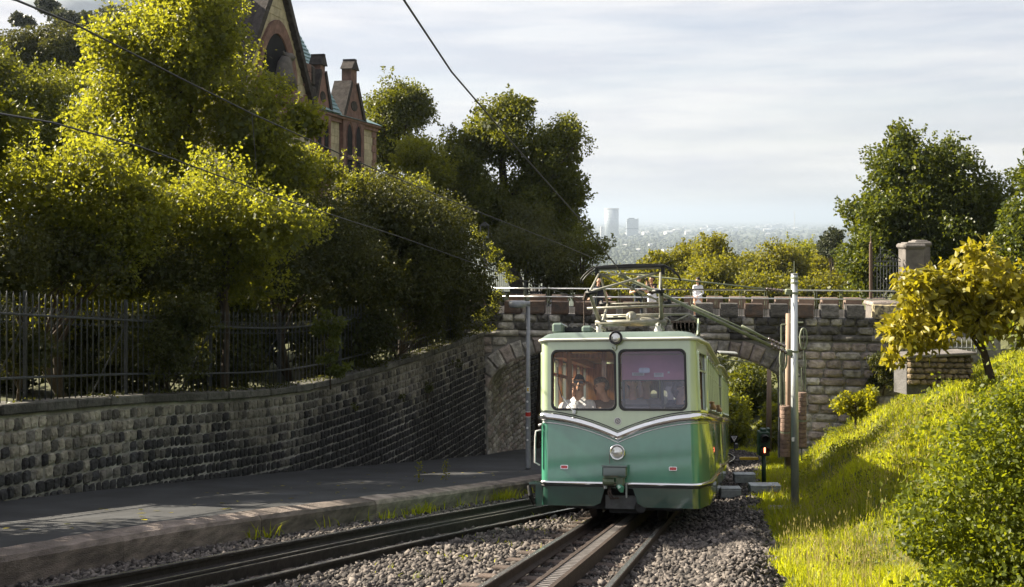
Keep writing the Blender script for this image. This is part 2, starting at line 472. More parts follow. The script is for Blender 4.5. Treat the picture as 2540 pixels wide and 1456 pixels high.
class MB:
    """collects shapes for ONE mesh"""
    def __init__(s):
        s.v, s.f, s.m, s.sm = [], [], [], []
        s.cur = 0
        s.smooth = False

    def add(s, verts, faces):
        o = len(s.v)
        s.v += [tuple(v) for v in verts]
        for f in faces:
            s.f.append([i + o for i in f])
            s.m.append(s.cur)
            s.sm.append(s.smooth)
        return s

    def box(s, c, size, M=None, bev=0.0):
        x, y, z = [q / 2 for q in size]
        c = Vector(c)
        if bev <= 0:
            vs = [Vector((a * x, b * y, d * z)) for a in (-1, 1) for b in (-1, 1) for d in (-1, 1)]
            fs = [(0, 1, 3, 2), (4, 6, 7, 5), (0, 4, 5, 1), (2, 3, 7, 6), (0, 2, 6, 4), (1, 5, 7, 3)]
        else:
            b_ = min(bev, x * .9, y * .9, z * .9)
            bm = bmesh.new()
            bmesh.ops.create_cube(bm, size=1)
            for v in bm.verts: v.co = Vector((v.co.x * 2 * x, v.co.y * 2 * y, v.co.z * 2 * z))
            bmesh.ops.bevel(bm, geom=bm.edges[:], offset=b_, segments=1, affect='EDGES')
            bm.verts.index_update()
            vs = [v.co.copy() for v in bm.verts]
            fs = [[v.index for v in f.verts] for f in bm.faces]
            bm.free()
        if M is not None: vs = [M @ v for v in vs]
        return s.add([v + c for v in vs], fs)

    def tube(s, pts, r, n=8, cap=True, closed=False):
        pts = [Vector(p) for p in pts]
        k = len(pts)
        rs = r if isinstance(r, (list, tuple)) else [r] * k
        vs, fs = [], []
        up = None
        for i, p in enumerate(pts):
            a = pts[max(i - 1, 0)] if not closed else pts[i - 1]
            b = pts[min(i + 1, k - 1)] if not closed else pts[(i + 1) % k]
            d = (b - a)
            if d.length < 1e-9: d = Vector((0, 0, 1))
            d.normalize()
            if up is None:
                up = Vector((0, 0, 1)) if abs(d.z) < 0.9 else Vector((0, 1, 0))
            e1 = (up - d * up.dot(d))
            if e1.length < 1e-6: e1 = d.orthogonal()
            e1.normalize()
            up = e1
            e2 = d.cross(e1)
            for j in range(n):
                t = 2 * math.pi * j / n
                vs.append(p + e1 * (rs[i] * math.cos(t)) + e2 * (rs[i] * math.sin(t)))
        for i in range(k if closed else k - 1):
            i2 = (i + 1) % k
            for j in range(n):
                fs.append((i * n + j, i * n + (j + 1) % n, i2 * n + (j + 1) % n, i2 * n + j))
        if cap and not closed:
            fs.append(list(range(n - 1, -1, -1)))
            fs.append([(k - 1) * n + j for j in range(n)])
        return s.add(vs, fs)

    def lathe(s, base, axis, prof, n=20, ref=None):
        """prof: list of (distance along axis, radius)"""
        base, ax = Vector(base), Vector(axis).normalized()
        e1 = ax.orthogonal().normalized()
        e2 = ax.cross(e1)
        vs, fs = [], []
        for (h, r) in prof:
            for j in range(n):
                t = 2 * math.pi * j / n
                vs.append(base + ax * h + (e1 * math.cos(t) + e2 * math.sin(t)) * r)
        for i in range(len(prof) - 1):
            for j in range(n):
                fs.append((i * n + j, i * n + (j + 1) % n, (i + 1) * n + (j + 1) % n, (i + 1) * n + j))
        fs.append(list(range(n - 1, -1, -1)))
        fs.append([(len(prof) - 1) * n + j for j in range(n)])
        return s.add(vs, fs)

    def prism(s, poly, off):
        """poly (3d points) pushed along off"""
        off = Vector(off)
        n = len(poly)
        vs = [Vector(p) for p in poly] + [Vector(p) + off for p in poly]
        tris = tessellate_polygon([[Vector(p) for p in poly]])
        fs = [tuple(t) for t in tris] + [tuple(i + n for i in reversed(t)) for t in tris]
        fs += [(i, (i + 1) % n, n + (i + 1) % n, n + i) for i in range(n)]
        return s.add(vs, fs)

    def quad(s, a, b, c, d): return s.add([a, b, c, d], [(0, 1, 2, 3)])

    def mesh(s, name, mats):
        me = bpy.data.meshes.new(name)
        me.from_pydata(s.v, [], s.f)
        for m in ([mats] if isinstance(mats, str) else mats): me.materials.append(MATS[m])
        me.polygons.foreach_set('material_index', s.m)
        me.polygons.foreach_set('use_smooth', s.sm)
        bm = bmesh.new()
        bm.from_mesh(me)
        bmesh.ops.recalc_face_normals(bm, faces=bm.faces)
        bm.to_mesh(me)
        bm.free()
        me.update()
        return me

    def build(s, name, mats, parent=None, local=False):
        return link(name, s.mesh(name, mats), parent, local)


def spline(pts, step):
    """Catmull-Rom through pts (tuples of equal length), about every step metres; returns array of points"""
    p = np.array(pts, float)
    p = np.vstack([2 * p[0] - p[1], p, 2 * p[-1] - p[-2]])
    out = []
    for i in range(1, len(p) - 2):
        L = np.linalg.norm((p[i + 1] - p[i])[:2])
        n = max(2, int(L / step))
        for k in range(n):
            t = k / n
            out.append(0.5 * (2 * p[i] + (p[i + 1] - p[i - 1]) * t + (2 * p[i - 1] - 5 * p[i] + 4 * p[i + 1] - p[i + 2]) * t * t
                              + (-p[i - 1] + 3 * p[i] - 3 * p[i + 1] + p[i + 2]) * t ** 3))
    out.append(p[-2])
    return np.array(out)


class Path:
    def __init__(s, pts, step=0.1):
        s.p = spline(pts, step)
        d = np.linalg.norm(np.diff(s.p[:, :2], axis=0), axis=1)
        s.s = np.concatenate([[0], np.cumsum(d)])
        s.len = s.s[-1]

    def at(s, t):
        return np.array([np.interp(t, s.s, s.p[:, k]) for k in range(s.p.shape[1])])

    def tan(s, t):
        a, b = s.at(max(0, t - .1)), s.at(min(s.len, t + .1))
        d = (b - a)[:2]
        return d / (np.linalg.norm(d) + 1e-9)

    def x_of_y(s, y):
        return np.interp(y, s.p[:, 1], s.p[:, 0])


def RT(y):
    """height of the rail tops"""
    return -1.5 - 0.2004 * y


KERB = Path([(-6.1, 6.0), (-4.94, 9.73), (-3.96, 12.8), (-2.23, 16.4), (.636, 22.7), (3.0, 30), (4.3, 35), (6.2, 41), (7.3, 50), (6.5, 62), (4, 90), (0, 200)], .3)
WALL = Path([(-9.6, 5.5, -2.1), (-8.7, 11.5, -2.55), (-7.97, 15.7, -3.08), (-7.25, 19.2, -3.55), (-5.36, 25.0, -4.33), (-3.15, 30.4, -4.38), (-1.0, 36.7, -4.30)], .15)
FARWALL = Path([(-.95, 36.95), (-.35, 40.7), (.62, 44.5), (2.4, 50), (2.6, 62)], .2)
TRACK = Path([(-.9, 4.1), (.0397, 8), (1.956, 16), (3.873, 24), (4.85, 28.1), (6.2, 33), (7.75, 38), (8.9, 43), (9.45, 48.7), (9.2, 56), (7.5, 65), (0, 80)], .25)


def xwall(y):
    return np.where(np.asarray(y) < 36.9, np.interp(y, WALL.p[:, 1], WALL.p[:, 0]), np.interp(y, FARWALL.p[:, 1], FARWALL.p[:, 0]))


def xkerb(y): return KERB.x_of_y(y)
def xtrack(y): return TRACK.x_of_y(y)


def smooth(a, b, t):
    t = np.clip((t - a) / (b - a), 0, 1)
    return t * t * (3 - 2 * t)


def ground_z(x, y):
    """ballast bed, verge and the bank on the right"""
    x, y = np.asarray(x, float), np.asarray(y, float)
    t = (x - xtrack(y)) * 0.972
    z = RT(y) - 0.16
    z = z + 0.10 * np.exp(-((t - 1.75) / 0.35) ** 2) * smooth(6, 9, y)           # crest of the ballast shoulder
    t0 = 2.9 + 1.3 * smooth(15, 9, y)
    bank = 0.72 * np.maximum(t - t0, 0) - 0.72 * 0.42 * np.maximum(t - 5.0, 0) + 0.15 * np.sin(x * 1.7 + y * .9) * smooth(2.6, 3.6, t) + 0.10 * np.sin(x * 3.1 - y * 2.3) * smooth(2.6, 3.6, t)
    z = z - 0.008 * smooth(1.25, 0.95, np.abs(t))
    return z + bank + 0.04 * smooth(2.0, 2.6, t)


def gz(x, y): return float(ground_z(x, y))

# ================================================================ SETTING: ground sheets
def sheet(name, ys, xfun, zfun, mat, label=None, tagkind='structure'):
    rows = [xfun(y) for y in ys]
    k = len(rows[0])
    X = np.array(rows)
    Y = np.repeat(np.array(ys)[:, None], k, 1)
    Z = zfun(X, Y)
    V = np.stack([X, Y, Z], -1).reshape(-1, 3)
    i = np.arange(len(ys) - 1)[:, None] * k + np.arange(k - 1)[None]
    i = i.ravel()
    Fc = np.stack([i, i + 1, i + 1 + k, i + k], -1)
    o = link(name, np_mesh(name, V, Fc, [mat], smooth=True))
    tag(o, kind=tagkind)
    return o


YS = np.concatenate([np.arange(-60, 4, 4.0), np.arange(4, 60, 0.3), np.arange(60, 150, 6), np.arange(150, 600, 45)])
OFF = np.concatenate([np.arange(0, 16, 0.3), [17, 19, 22, 26, 32, 40, 60, 90, 140, 300, 700]])
sheet('ground', YS, lambda y: xkerb(y) + 0.02 + OFF, ground_z, 'earth_green')
bedoff = np.linspace(0, 1, 14)
sheet('track_bed', np.arange(-10, 75, 0.4), lambda y: xkerb(y) + 0.03 + bedoff * (xtrack(y) + 1.95 - xkerb(y)), lambda x, y: ground_z(x, y) + 0.012, 'soil')
roff = np.linspace(0, 1, 6)
sheet('road', YS[YS < 150], lambda y: xwall(y) - 0.3 + roff * (xkerb(y) + 0.0 - xwall(y)), lambda x, y: RT(y) + 0.18 + 0.05 * smooth(3, 0, x - xwall(y)), 'asphalt')


def wall_top(y): return np.interp(y, np.append(WALL.p[:, 1], [60, 140]), np.append(WALL.p[:, 2], [-4.4, -12]))


def garden_z(x, y):
    d = np.maximum(xwall(y) - np.asarray(x, float), 0)
    return wall_top(y) - 0.12 + 0.10 * np.clip(d - 2, 0, 26) - 0.17 * np.maximum(np.asarray(y, float) - 75, 0)


def gdz(x, y): return float(garden_z(x, y))


goff = np.concatenate([np.arange(0, 12, 1.0), [14, 18, 24, 32, 45, 60, 90, 140, 220, 400, 700]])
sheet('garden_ground', np.concatenate([np.arange(-60, 6, 6), np.arange(6, 60, 1.0), np.arange(60, 200, 12), np.arange(200, 700, 60)]), lambda y: xwall(y) - 0.1 - goff[::-1], garden_z, 'earth_green')

# far valley and river
vb = MB()
vb.quad((-30000, 280, -109), (30000, 280, -109), (30000, 40000, -109), (-30000, 40000, -109))
tag(vb.build('valley_floor', 'valley_green'), kind='structure')

# slope high on the left; its pale grey-blue colour stands in for haze
hb = MB()
g = []
for i in range(13):
    for j in range(9):
        x = -390 + i * 26
        y = 420 + j * 40
        z = (106 + j * 8) * float(smooth(-95, -215, x)) - 12 + j * 3 + 3 * math.sin(i * .9 + j)
        hb.v.append((x, y, z))
        hb.f += [] if i == 12 or j == 8 else [[i * 9 + j, i * 9 + j + 1, (i + 1) * 9 + j + 1, (i + 1) * 9 + j]]
hb.m = [0] * len(hb.f)
hb.sm = [True] * len(hb.f)
tag(hb.build('hill', 'hill_hazed'), kind='structure')

# ================================================================ foliage helpers
def unit(v): return v / (np.linalg.norm(v, axis=-1, keepdims=True) + 1e-9)


def leaf_arrays(c, size, outward, droop=0.35, wid=0.34, spread=1.0, rng=RNG):
    n = len(c)
    a = unit(outward * 0.6 + rng.normal(0, 1, (n, 3)) * 0.75 * spread + np.array([0, 0, -droop]))
    b = unit(np.cross(a, rng.normal(0, 1, (n, 3))))
    up = np.cross(b, a)
    l = (size * rng.uniform(0.65, 1.25, n))[:, None] if np.isscalar(size) else (size * rng.uniform(0.7, 1.2, n))[:, None]
    f = rng.uniform(-0.05, 0.16, (n, 1)) * l
    V = np.stack([c, c + a * l * .48 + b * l * wid + up * f, c + a * l - up * f * .8, c + a * l * .48 - b * l * wid + up * f], 1).reshape(-1, 3)
    i = np.arange(n)[:, None] * 4
    Fc = np.concatenate([i + np.array([[0, 1, 2]]), i + np.array([[0, 2, 3]])], 1).reshape(-1, 3)
    return V, Fc


def crown_points(ells, n, sub=14, subr=0.34, rng=RNG, shell=0.5, clump_noise=0.25, sprig=0.0):
    """leaf positions on clumps scattered over ellipsoids (cx, cy, cz, rx, ry, rz)"""
    subs = []
    for (cx, cy, cz, rx, ry, rz) in ells:
        k = max(4, int(sub * (rx * rz) ** 0.35))
        d = unit(rng.normal(0, 1, (k, 3)))
        r = rng.uniform(0.25, 0.86, (k, 1)) ** 0.6
        cc = d * r * np.array([rx, ry, rz]) + np.array([cx, cy, cz])
        rr = np.array([rx, ry, rz]).mean() * subr * rng.uniform(0.6, 1.45, (k, 1))
        subs.append(np.concatenate([cc, rr, rng.uniform(0, 1, (k, 1))], 1))
    S = np.concatenate(subs)
    w = S[:, 3] ** 2
    idx = rng.choice(len(S), n, p=w / w.sum())
    s = S[idx]
    d = unit(rng.normal(0, 1, (n, 3)))
    rad = 1 - shell * rng.uniform(0, 1, (n, 1)) ** 1.3 + rng.normal(0, 0.09, (n, 1))
    c = s[:, :3] + d * rad * s[:, 3:4] * np.array([1.12, 1.12, 0.9])
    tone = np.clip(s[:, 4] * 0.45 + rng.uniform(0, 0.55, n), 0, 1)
    return c, d, tone, S


def crown_mesh(name, ells, n, size, mat, sub=14, subr=0.34, droop=0.35, wid=0.34, shell=0.5, spread=1.0, seed=0, shoots=None, core=.2):
    rng = np.random.default_rng(seed + 100)
    c, d, tone, S = crown_points(ells, n, sub, subr, rng, shell)
    if shoots:                                   # upright leafy shoots (base point, length)
        cc, dd, tt = [c], [d], [tone]
        for (b, L) in shoots:
            m = int(L * 55)
            t = np.linspace(0, 1, m)[:, None]
            lean = rng.normal(0, .16, 3)
            pts = np.array(b)[None] + np.array([lean[0], lean[1], 1.0])[None] * t * L + rng.normal(0, .03, (m, 3))
            cc.append(pts)
            dd.append(unit(rng.normal(0, 1, (m, 3))))
            tt.append(np.clip(rng.uniform(.5, 1.1, m), 0, 1))
        c, d, tone = np.concatenate(cc), np.concatenate(dd), np.concatenate(tt)
    V, Fc = leaf_arrays(c, size, d, droop, wid, spread, rng)
    ns = int(n * .10)                            # thin sprigs breaking the outline
    kk = max(6, ns // 22)
    pick = rng.choice(len(S), kk)
    sd = unit(rng.normal(0, 1, (kk, 3)) + np.array([0, 0, .5]))
    si = rng.integers(0, kk, ns)
    st_ = rng.uniform(.75, 1.75, (ns, 1))
    cs = S[pick[si], :3] + sd[si] * st_ * S[pick[si], 3:4] + rng.normal(0, .035, (ns, 3)) * (S[pick[si], 3:4] + .3)
    V3_, F3_ = leaf_arrays(cs, size, sd[si], droop, wid, 1.0, rng)
    tone = np.concatenate([tone, rng.uniform(.3, 1, ns)])
    V, Fc = np.concatenate([V, V3_]), np.concatenate([Fc, F3_ + len(V)])
    m = int(n * core)                            # larger inner leaves close the crown, toned dark to paint its inner shade
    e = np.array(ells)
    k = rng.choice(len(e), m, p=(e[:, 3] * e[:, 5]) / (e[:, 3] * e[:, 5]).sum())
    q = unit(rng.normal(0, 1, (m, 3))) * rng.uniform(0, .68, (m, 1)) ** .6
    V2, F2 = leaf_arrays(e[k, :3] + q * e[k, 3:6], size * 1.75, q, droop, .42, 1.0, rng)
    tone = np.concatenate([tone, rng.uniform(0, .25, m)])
    V, Fc = np.concatenate([V, V2]), np.concatenate([Fc, F2 + len(V)])
    return np_mesh(name, V, Fc, [mat], tone=np.repeat(tone, 4)), S


def plant(name, label, cat, ells, n, size, mat, base=None, trunk_r=0.12, group=None, bark='bark', limbs=7, part='crown', stem='trunk', seed=0, **kw):
    """a tree or shrub: trunk with limbs reaching the leaf clumps, and a crown of leaves; ells in world units"""
    ells = [tuple(e) for e in ells]
    cx, cyy, cz = ells[0][:3]
    if base is None: base = (cx, cyy, (gdz(cx, cyy) if cx < float(xwall(cyy)) else gz(cx, cyy)))
    t = thing(name, label, cat, base, group)
    me, S = crown_mesh(part, ells, n, size, mat, seed=seed, **kw)
    link(part, me, t)
    if limbs:
        mb = MB()
        mb.smooth = True
        b = Vector(base) - Vector((0, 0, 0.15))
        top = Vector((cx, cyy, cz + ells[0][5] * .35))
        k = 5
        pts = [b.lerp(top, i / k) + Vector((random.uniform(-.12, .12), random.uniform(-.12, .12), 0)) * (0 if i == 0 else trunk_r * 4) for i in range(k + 1)]
        mb.tube(pts, [trunk_r * (1.15 - .8 * i / k) for i in range(k + 1)], 8)
        order = np.argsort(-S[:, 3])[:limbs]
        for j in order:
            e = Vector(S[j, :3])
            q = random.uniform(.3, .75)
            st = b.lerp(top, q)
            if st.z > e.z: st = b.lerp(top, .25)
            mid = st.lerp(e, .5) + Vector((0, 0, (e - st).length * .1))
            mb.tube([st, mid, e], [trunk_r * .5, trunk_r * .3, trunk_r * .1], 6)
        mb.build(stem, bark, t)
    return t


def E(px, py, rx, ry, d, dep=None):
    """ellipsoid at depth d covering px+-rx, py+-ry of the frame"""
    c = P(px, py, d)
    s = d / F
    return (c.x, c.y, c.z, rx * s, (dep if dep else max(rx, ry) * s * .9), ry * s)


# ================================================================ stones
def stone_mesh(seed, depth=0.5, bulge=1.0):
    """rough block filling the unit cube, front face towards -Y"""
    rng = random.Random(seed)
    def ring(k, y, jit):
        out = []
        for (a, b) in ((-1, -1), (0, -1), (1, -1), (1, 0), (1, 1), (0, 1), (-1, 1), (-1, 0)):
            cut = 0.86 if a and b else 1.0
            out.append((a * k * cut * .5 + rng.uniform(-jit, jit), y + rng.uniform(-jit, jit), b * k * cut * .5 + rng.uniform(-jit, jit)))
        return out
    v = ring(1.0, .5, 0) + ring(1.0, -.18, .03) + ring(.74, -.5 + .06 * rng.random(), .07)
    v.append((rng.uniform(-.1, .1), -.5 - .16 * rng.random() * bulge, rng.uniform(-.1, .1)))
    f = []
    for r in (0, 8):
        f += [(r + i, r + (i + 1) % 8, r + 8 + (i + 1) % 8, r + 8 + i) for i in range(8)]
    f += [(16 + i, 16 + (i + 1) % 8, 24) for i in range(8)]
    return v, f


STONES = [stone_mesh(k) for k in range(8)]
_cache = {}


def stone_data(k, mat):
    key = (k, mat)
    if key not in _cache:
        mb = MB()
        mb.add(*STONES[k])
        _cache[key] = mb.mesh('stone', mat)
    return _cache[key]


def basis(o, ex, ey, ez):
    return Matrix(((ex[0], ey[0], ez[0], o[0]), (ex[1], ey[1], ez[1], o[1]), (ex[2], ey[2], ez[2], o[2]), (0, 0, 0, 1)))


def lay(items, parent, limit, name='stone'):
    """items: (distance, matrix, mesh index, material): the nearest as parts, the rest as one part"""
    items.sort(key=lambda q: q[0])
    for (d, M, k, mat) in items[:limit]:
        link(name, stone_data(k, mat), parent, mw=M)
    rest = items[limit:]
    if rest:
        mats = sorted({q[3] for q in rest})
        mb = MB()
        for (d, M, k, mat) in rest:
            mb.cur = mats.index(mat)
            mb.add([M @ Vector(v) for v in STONES[k][0]], STONES[k][1])
        tag(mb.build('stonework', mats, parent), kind='stuff')


# ================================================================ retaining wall on the left
wall = thing('retaining_wall', 'dark curved retaining wall of small rough stones under the iron fence, beside the road', 'wall', (WALL.at(8)[0], WALL.at(8)[1], -4.7))
mb = MB()
S_ = np.arange(0, WALL.len + .01, .4)
vv = []
for s in S_:
    p, tn = WALL.at(s), WALL.tan(s)
    n = np.array([tn[1], -tn[0]])
    zb = RT(p[1]) - .3
    for (off, z) in ((0.0, zb), (0.0, p[2]), (-.5, p[2]), (-.5, zb)):
        vv.append((p[0] + n[0] * off, p[1] + n[1] * off, z))
ff = []
for i in range(len(S_) - 1):
    for j in range(4): ff.append((i * 4 + j, i * 4 + (j + 1) % 4, i * 4 + 4 + (j + 1) % 4, i * 4 + 4 + j))
mb.add(vv, ff)
mb.build('mortar_core', 'mortar', wall)
items = []
for c_ in range(26):
    chh = 0.215
    s = random.uniform(0, .2)
    while s < WALL.len - .1:
        w = random.uniform(.13, .25)
        p, tn = WALL.at(s + w / 2), WALL.tan(s + w / 2)
        z = p[2] - .06 - (c_ + .5) * chh
        s += w
        if z < RT(p[1]) + .05 or p[1] < 11: continue
        n = np.array([tn[1], -tn[0], 0])
        h = chh * random.uniform(.84, .95)
        ww = w - random.uniform(.012, .022)
        dp = .095
        o = p.copy()
        o[2] = z + random.uniform(-.01, .01)
        o[:2] += n[:2] * random.uniform(-.02, .012)
        tl = random.uniform(-.05, .05)
        ex = np.array([tn[0] * math.cos(tl), tn[1] * math.cos(tl), math.sin(tl)])
        M = basis(o, ex * ww, -n * dp, np.array([-tn[0] * math.sin(tl), -tn[1] * math.sin(tl), math.cos(tl)]) * h)
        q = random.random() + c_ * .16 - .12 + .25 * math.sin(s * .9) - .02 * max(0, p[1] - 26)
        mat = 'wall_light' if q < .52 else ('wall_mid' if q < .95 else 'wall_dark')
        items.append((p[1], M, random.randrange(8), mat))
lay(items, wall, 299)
s = 0.3
CAPTOP = 0.17
while s < WALL.len - .8:
    w = random.uniform(.75, 1.15)
    p, p2 = WALL.at(s), WALL.at(s + w)
    tn = WALL.tan(s + w / 2)
    n = np.array([tn[1], -tn[0]])
    q = MB()
    sl = (p2[2] - p[2]) / w
    M = basis((p + p2) / 2 + np.array([-n[0] * .2, -n[1] * .2, CAPTOP / 2]), np.array([tn[0], tn[1], sl]), np.array([-n[0], -n[1], 0]), np.array([0, 0, 1]))
    q.box((0, 0, 0), (w - .015, .58 + random.uniform(-.02, .02), CAPTOP + random.uniform(-.01, .015)), bev=.025)
    q.v = [tuple(M @ Vector(v)) for v in q.v]
    q.build('capstone', 'capstone', wall)
    s += w

# ---------------------------------------------------------------- iron fence on it
fence = thing('iron_fence', 'tall black iron fence with spear pickets on top of the dark retaining wall', 'fence', (WALL.at(9)[0], WALL.at(9)[1], -3))
FH = 1.8
pk = MB()
pk.smooth = True
pk.tube([(0, 0, 0), (0, 0, FH - .14), (0, 0, FH - .06), (0, 0, FH + .03)], [.0115, .0115, .015, .002], 6)
pkm = pk.mesh('picket', 'iron')
s = 5.0
cur = []
while s < WALL.len - .2:
    p = WALL.at(s)
    tn = WALL.tan(s)
    n = np.array([tn[1], -tn[0]])
    b = Vector((p[0] - n[0] * .22, p[1] - n[1] * .22, p[2] + CAPTOP - .03))
    cur.append(b)
    link('picket', pkm, fence, mw=Matrix.Translation(b))
    s += .165
for hgt, rr in ((FH - .34, .021), (.42, .021)):
    q = MB()
    q.tube([b + Vector((0, 0, hgt)) for b in cur], rr, 6)
    q.build('fence_rail', 'iron', fence)
q = MB()
for b0, b1 in zip(cur[:-1], cur[1:]):
    c0 = (b0 + b1) / 2 + Vector((0, 0, FH - .26))
    e = (b1 - b0).normalized()
    q.tube([c0 + e * (.05 * math.cos(a)) + Vector((0, 0, .05 * math.sin(a))) for a in np.linspace(0, 2 * math.pi, 9)[:-1]], .006, 4, closed=True)
    c0 -= Vector((0, 0, .17))
    q.tube([c0 + e * (.05 * math.cos(a)) + Vector((0, 0, .05 * math.sin(a))) for a in np.linspace(math.pi, 2 * math.pi, 6)], .006, 4)
tag(q.build('scrollwork', 'iron', fence), kind='stuff')
for i in range(4, len(cur), 17):
    q = MB()
    q.box(cur[i] + Vector((-.05, .05, FH / 2)), (.05, .05, FH + .1))
    q.tube([cur[i] + Vector((-.05, .05, FH * .75)), cur[i] + Vector((-.75, .15, 0))], .015, 6)
    q.build('fence_post', 'iron', fence)

# ---------------------------------------------------------------- kerb
kerb = thing('kerb', 'long curved pale stone kerb between the road and the left track', 'kerb', (KERB.at(6)[0], KERB.at(6)[1], RT(KERB.at(6)[1])))
s = 0
while s < KERB.len - 3 and KERB.at(s)[1] < 60:
    w = random.uniform(1.8, 3.4)
    n_ = 7
    q = MB()
    vs, fs = [], []
    for i in range(n_ + 1):
        ss = s + .008 + (w - .016) * i / n_
        p, tn = KERB.at(ss), KERB.tan(ss)
        n = np.array([tn[1], -tn[0]])
        j = random.uniform(-.012, .012)
        for (off, dz) in ((0.0, -.25), (0.012 + j, .12), (-.03, .175 + j), (-.34, .195 + j), (-.36, .1)):
            vs.append((p[0] + n[0] * off, p[1] + n[1] * off, RT(p[1]) + dz))
    for i in range(n_):
        for j in range(5): fs.append((i * 5 + j, i * 5 + (j + 1) % 5, i * 5 + 5 + (j + 1) % 5, i * 5 + 5 + j))
    fs += [(0, 1, 2, 3, 4), tuple(n_ * 5 + j for j in (4, 3, 2, 1, 0))]
    q.add(vs, fs)
    q.build('kerbstone', 'kerbstone', kerb)
    s += w

# ================================================================ tracks
RAILP = [(-.062, -.13), (-.062, -.118), (-.012, -.098), (-.012, -.04), (-.033, -.03), (-.033, -.004), (-.025, 0.0), (.025, 0.0), (.033, -.004), (.033, -.03), (.012, -.04), (.012, -.098), (.062, -.118), (.062, -.13)]


def sweep(mb, path, s0, s1, off, prof, step=.5, topmat=None):
    ss = np.arange(s0, s1 + 1e-6, step)
    k = len(prof)
    vs, fs, ms = [], [], []
    for t in ss:
        p, tn = path.at(t), path.tan(t)
        n = np.array([tn[1], -tn[0]])
        for (u, z) in prof:
            vs.append((p[0] + n[0] * (off + u), p[1] + n[1] * (off + u), RT(p[1]) + z))
    base = len(mb.v)
    mb.v += vs
    for i in range(len(ss) - 1):
        for j in range(k):
            j2 = (j + 1) % k
            mb.f.append([base + i * k + j, base + i * k + j2, base + i * k + k + j2, base + i * k + k + j])
            top = prof[j][1] > -.003 and prof[j2][1] > -.003
            mb.m.append(1 if (topmat and top) else 0)
            mb.sm.append(False)


# the side track's centre line measured from its two rails
SIDE = Path([(-5.9, 3.1), (-4.25, 7.0), (-3.39, 9.04), (-1.944, 12.48), (-1.02, 14.53), (-.2, 16.25), (.80, 18.3), (2.3, 20.9), (3.75, 23.9), (4.85, 28.1)], .25)


def railway(path, label, s0, s1, rack, sl_s1, mats, ga=.53):
    t = thing('railway_track', label, 'railway track', tuple(path.at(s0 + 6)[:2]) + (RT(path.at(s0 + 6)[1]),))
    for sg in (-1, 1):
        q = MB()
        sweep(q, path, s0, s1, sg * ga, RAILP, .5, True)
        q.build('rail', mats, t)
    if rack == 'ladder':
        for sg in (-1, 1):
            q = MB()
            sweep(q, path, s0, s1, sg * .085, [(-.022, -.13), (-.022, .03), (.022, .03), (.022, -.13)], .5)
            q.build('rack_cheek', 'rail_rust', t)
        q = MB()
        for ss in np.arange(s0, min(s1, 30), .1):
            p, tn = path.at(ss), path.tan(ss)
            n = np.array([tn[1], -tn[0], 0])
            c = Vector((p[0], p[1], RT(p[1]) + .005))
            q.box(c, (.13, .03, .03), M=Matrix(((n[0], tn[0], 0), (n[1], tn[1], 0), (0, 0, 1))))
        tag(q.build('rack_teeth', 'rack_metal', t), kind='stuff')
    else:
        for sg in (-1, 1):
            q = MB()
            sweep(q, path, s0, s1, sg * .075, [(-.018, -.13), (-.018, -.015), (-.014, 0.0), (.014, 0.0), (.018, -.015), (.018, -.13)], .5, True)
            q.build('rack_bar', mats, t)
        q = MB()
        sweep(q, path, s0, s1, 0, [(-.055, -.12), (-.055, -.05), (.055, -.05), (.055, -.12)], .5)
        q.build('rack_bed', 'rail_side', t)
    sm = MB()
    sm.box((0, 0, 0), (1.9, .22, .16), bev=.012)
    smm = sm.mesh('sleeper', 'sleeper_wood')
    ss = s0 + .3
    while ss < sl_s1:
        p, tn = path.at(ss), path.tan(ss)
        n = np.array([tn[1], -tn[0], 0])
        M = basis((p[0], p[1], RT(p[1]) - .205), n, np.array([tn[0], tn[1], -.2]), np.array([0, .2, 1]))
        link('sleeper', smm, t, mw=M @ Matrix.Rotation(random.uniform(-.01, .01), 4, 'Z'))
        ss += .62
    return t


railway(TRACK, 'straight rack railway track with a rusty toothed centre bar running under the green railcar', 3.5, TRACK.len - 20, 'ladder', 52, ['rail_rust', 'rail_top'])
railway(SIDE, 'shaded dark side track with three bright rail lines curving in beside the kerb', 1.5, SIDE.len - 3.6, 'bars', SIDE.len - 4.5, ['rail_side', 'rail_top'])

# ---------------------------------------------------------------- ballast
ico = bmesh.new()
for q_ in ((1, 0, 0), (-1, 0, 0), (0, 1, 0), (0, -1, 0), (.15, .1, 1), (-.1, .1, -1)): ico.verts.new(q_)
bmesh.ops.convex_hull(ico, input=ico.verts[:])
ico.verts.index_update()
IV = np.array([v.co[:] for v in ico.verts])
IF = np.array([[v.index for v in f.verts] for f in ico.faces])
ico.free()


def scatter(c, size, squash=(1.05, .9, .66), jit=.45, rng=RNG):
    """one mesh of angular stones at c"""
    n = len(c)
    k = len(IV)
    base = IV[None] * (1 + rng.uniform(-jit, jit, (n, k, 1)))
    base = base * np.array(squash) * (1 + rng.uniform(-.38, .38, (n, 1, 3)))
    a = rng.uniform(0, 2 * math.pi, n)
    b = rng.uniform(-1.1, 1.1, n)
    ca, sa, cb, sb = np.cos(a), np.sin(a), np.cos(b), np.sin(b)
    Rz = np.zeros((n, 3, 3)); Rz[:, 0, 0] = ca; Rz[:, 0, 1] = -sa; Rz[:, 1, 0] = sa; Rz[:, 1, 1] = ca; Rz[:, 2, 2] = 1
    Rx = np.zeros((n, 3, 3)); Rx[:, 0, 0] = 1; Rx[:, 1, 1] = cb; Rx[:, 1, 2] = -sb; Rx[:, 2, 1] = sb; Rx[:, 2, 2] = cb
    V = np.einsum('nij,nkj->nki', Rz @ Rx, base) * np.asarray(size)[:, None, None] + c[:, None]
    Fc = (np.arange(n)[:, None, None] * k + IF[None]).reshape(-1, 3)
    return V.reshape(-1, 3), Fc, np.repeat(rng.beta(1.1, 1.7, n), k)


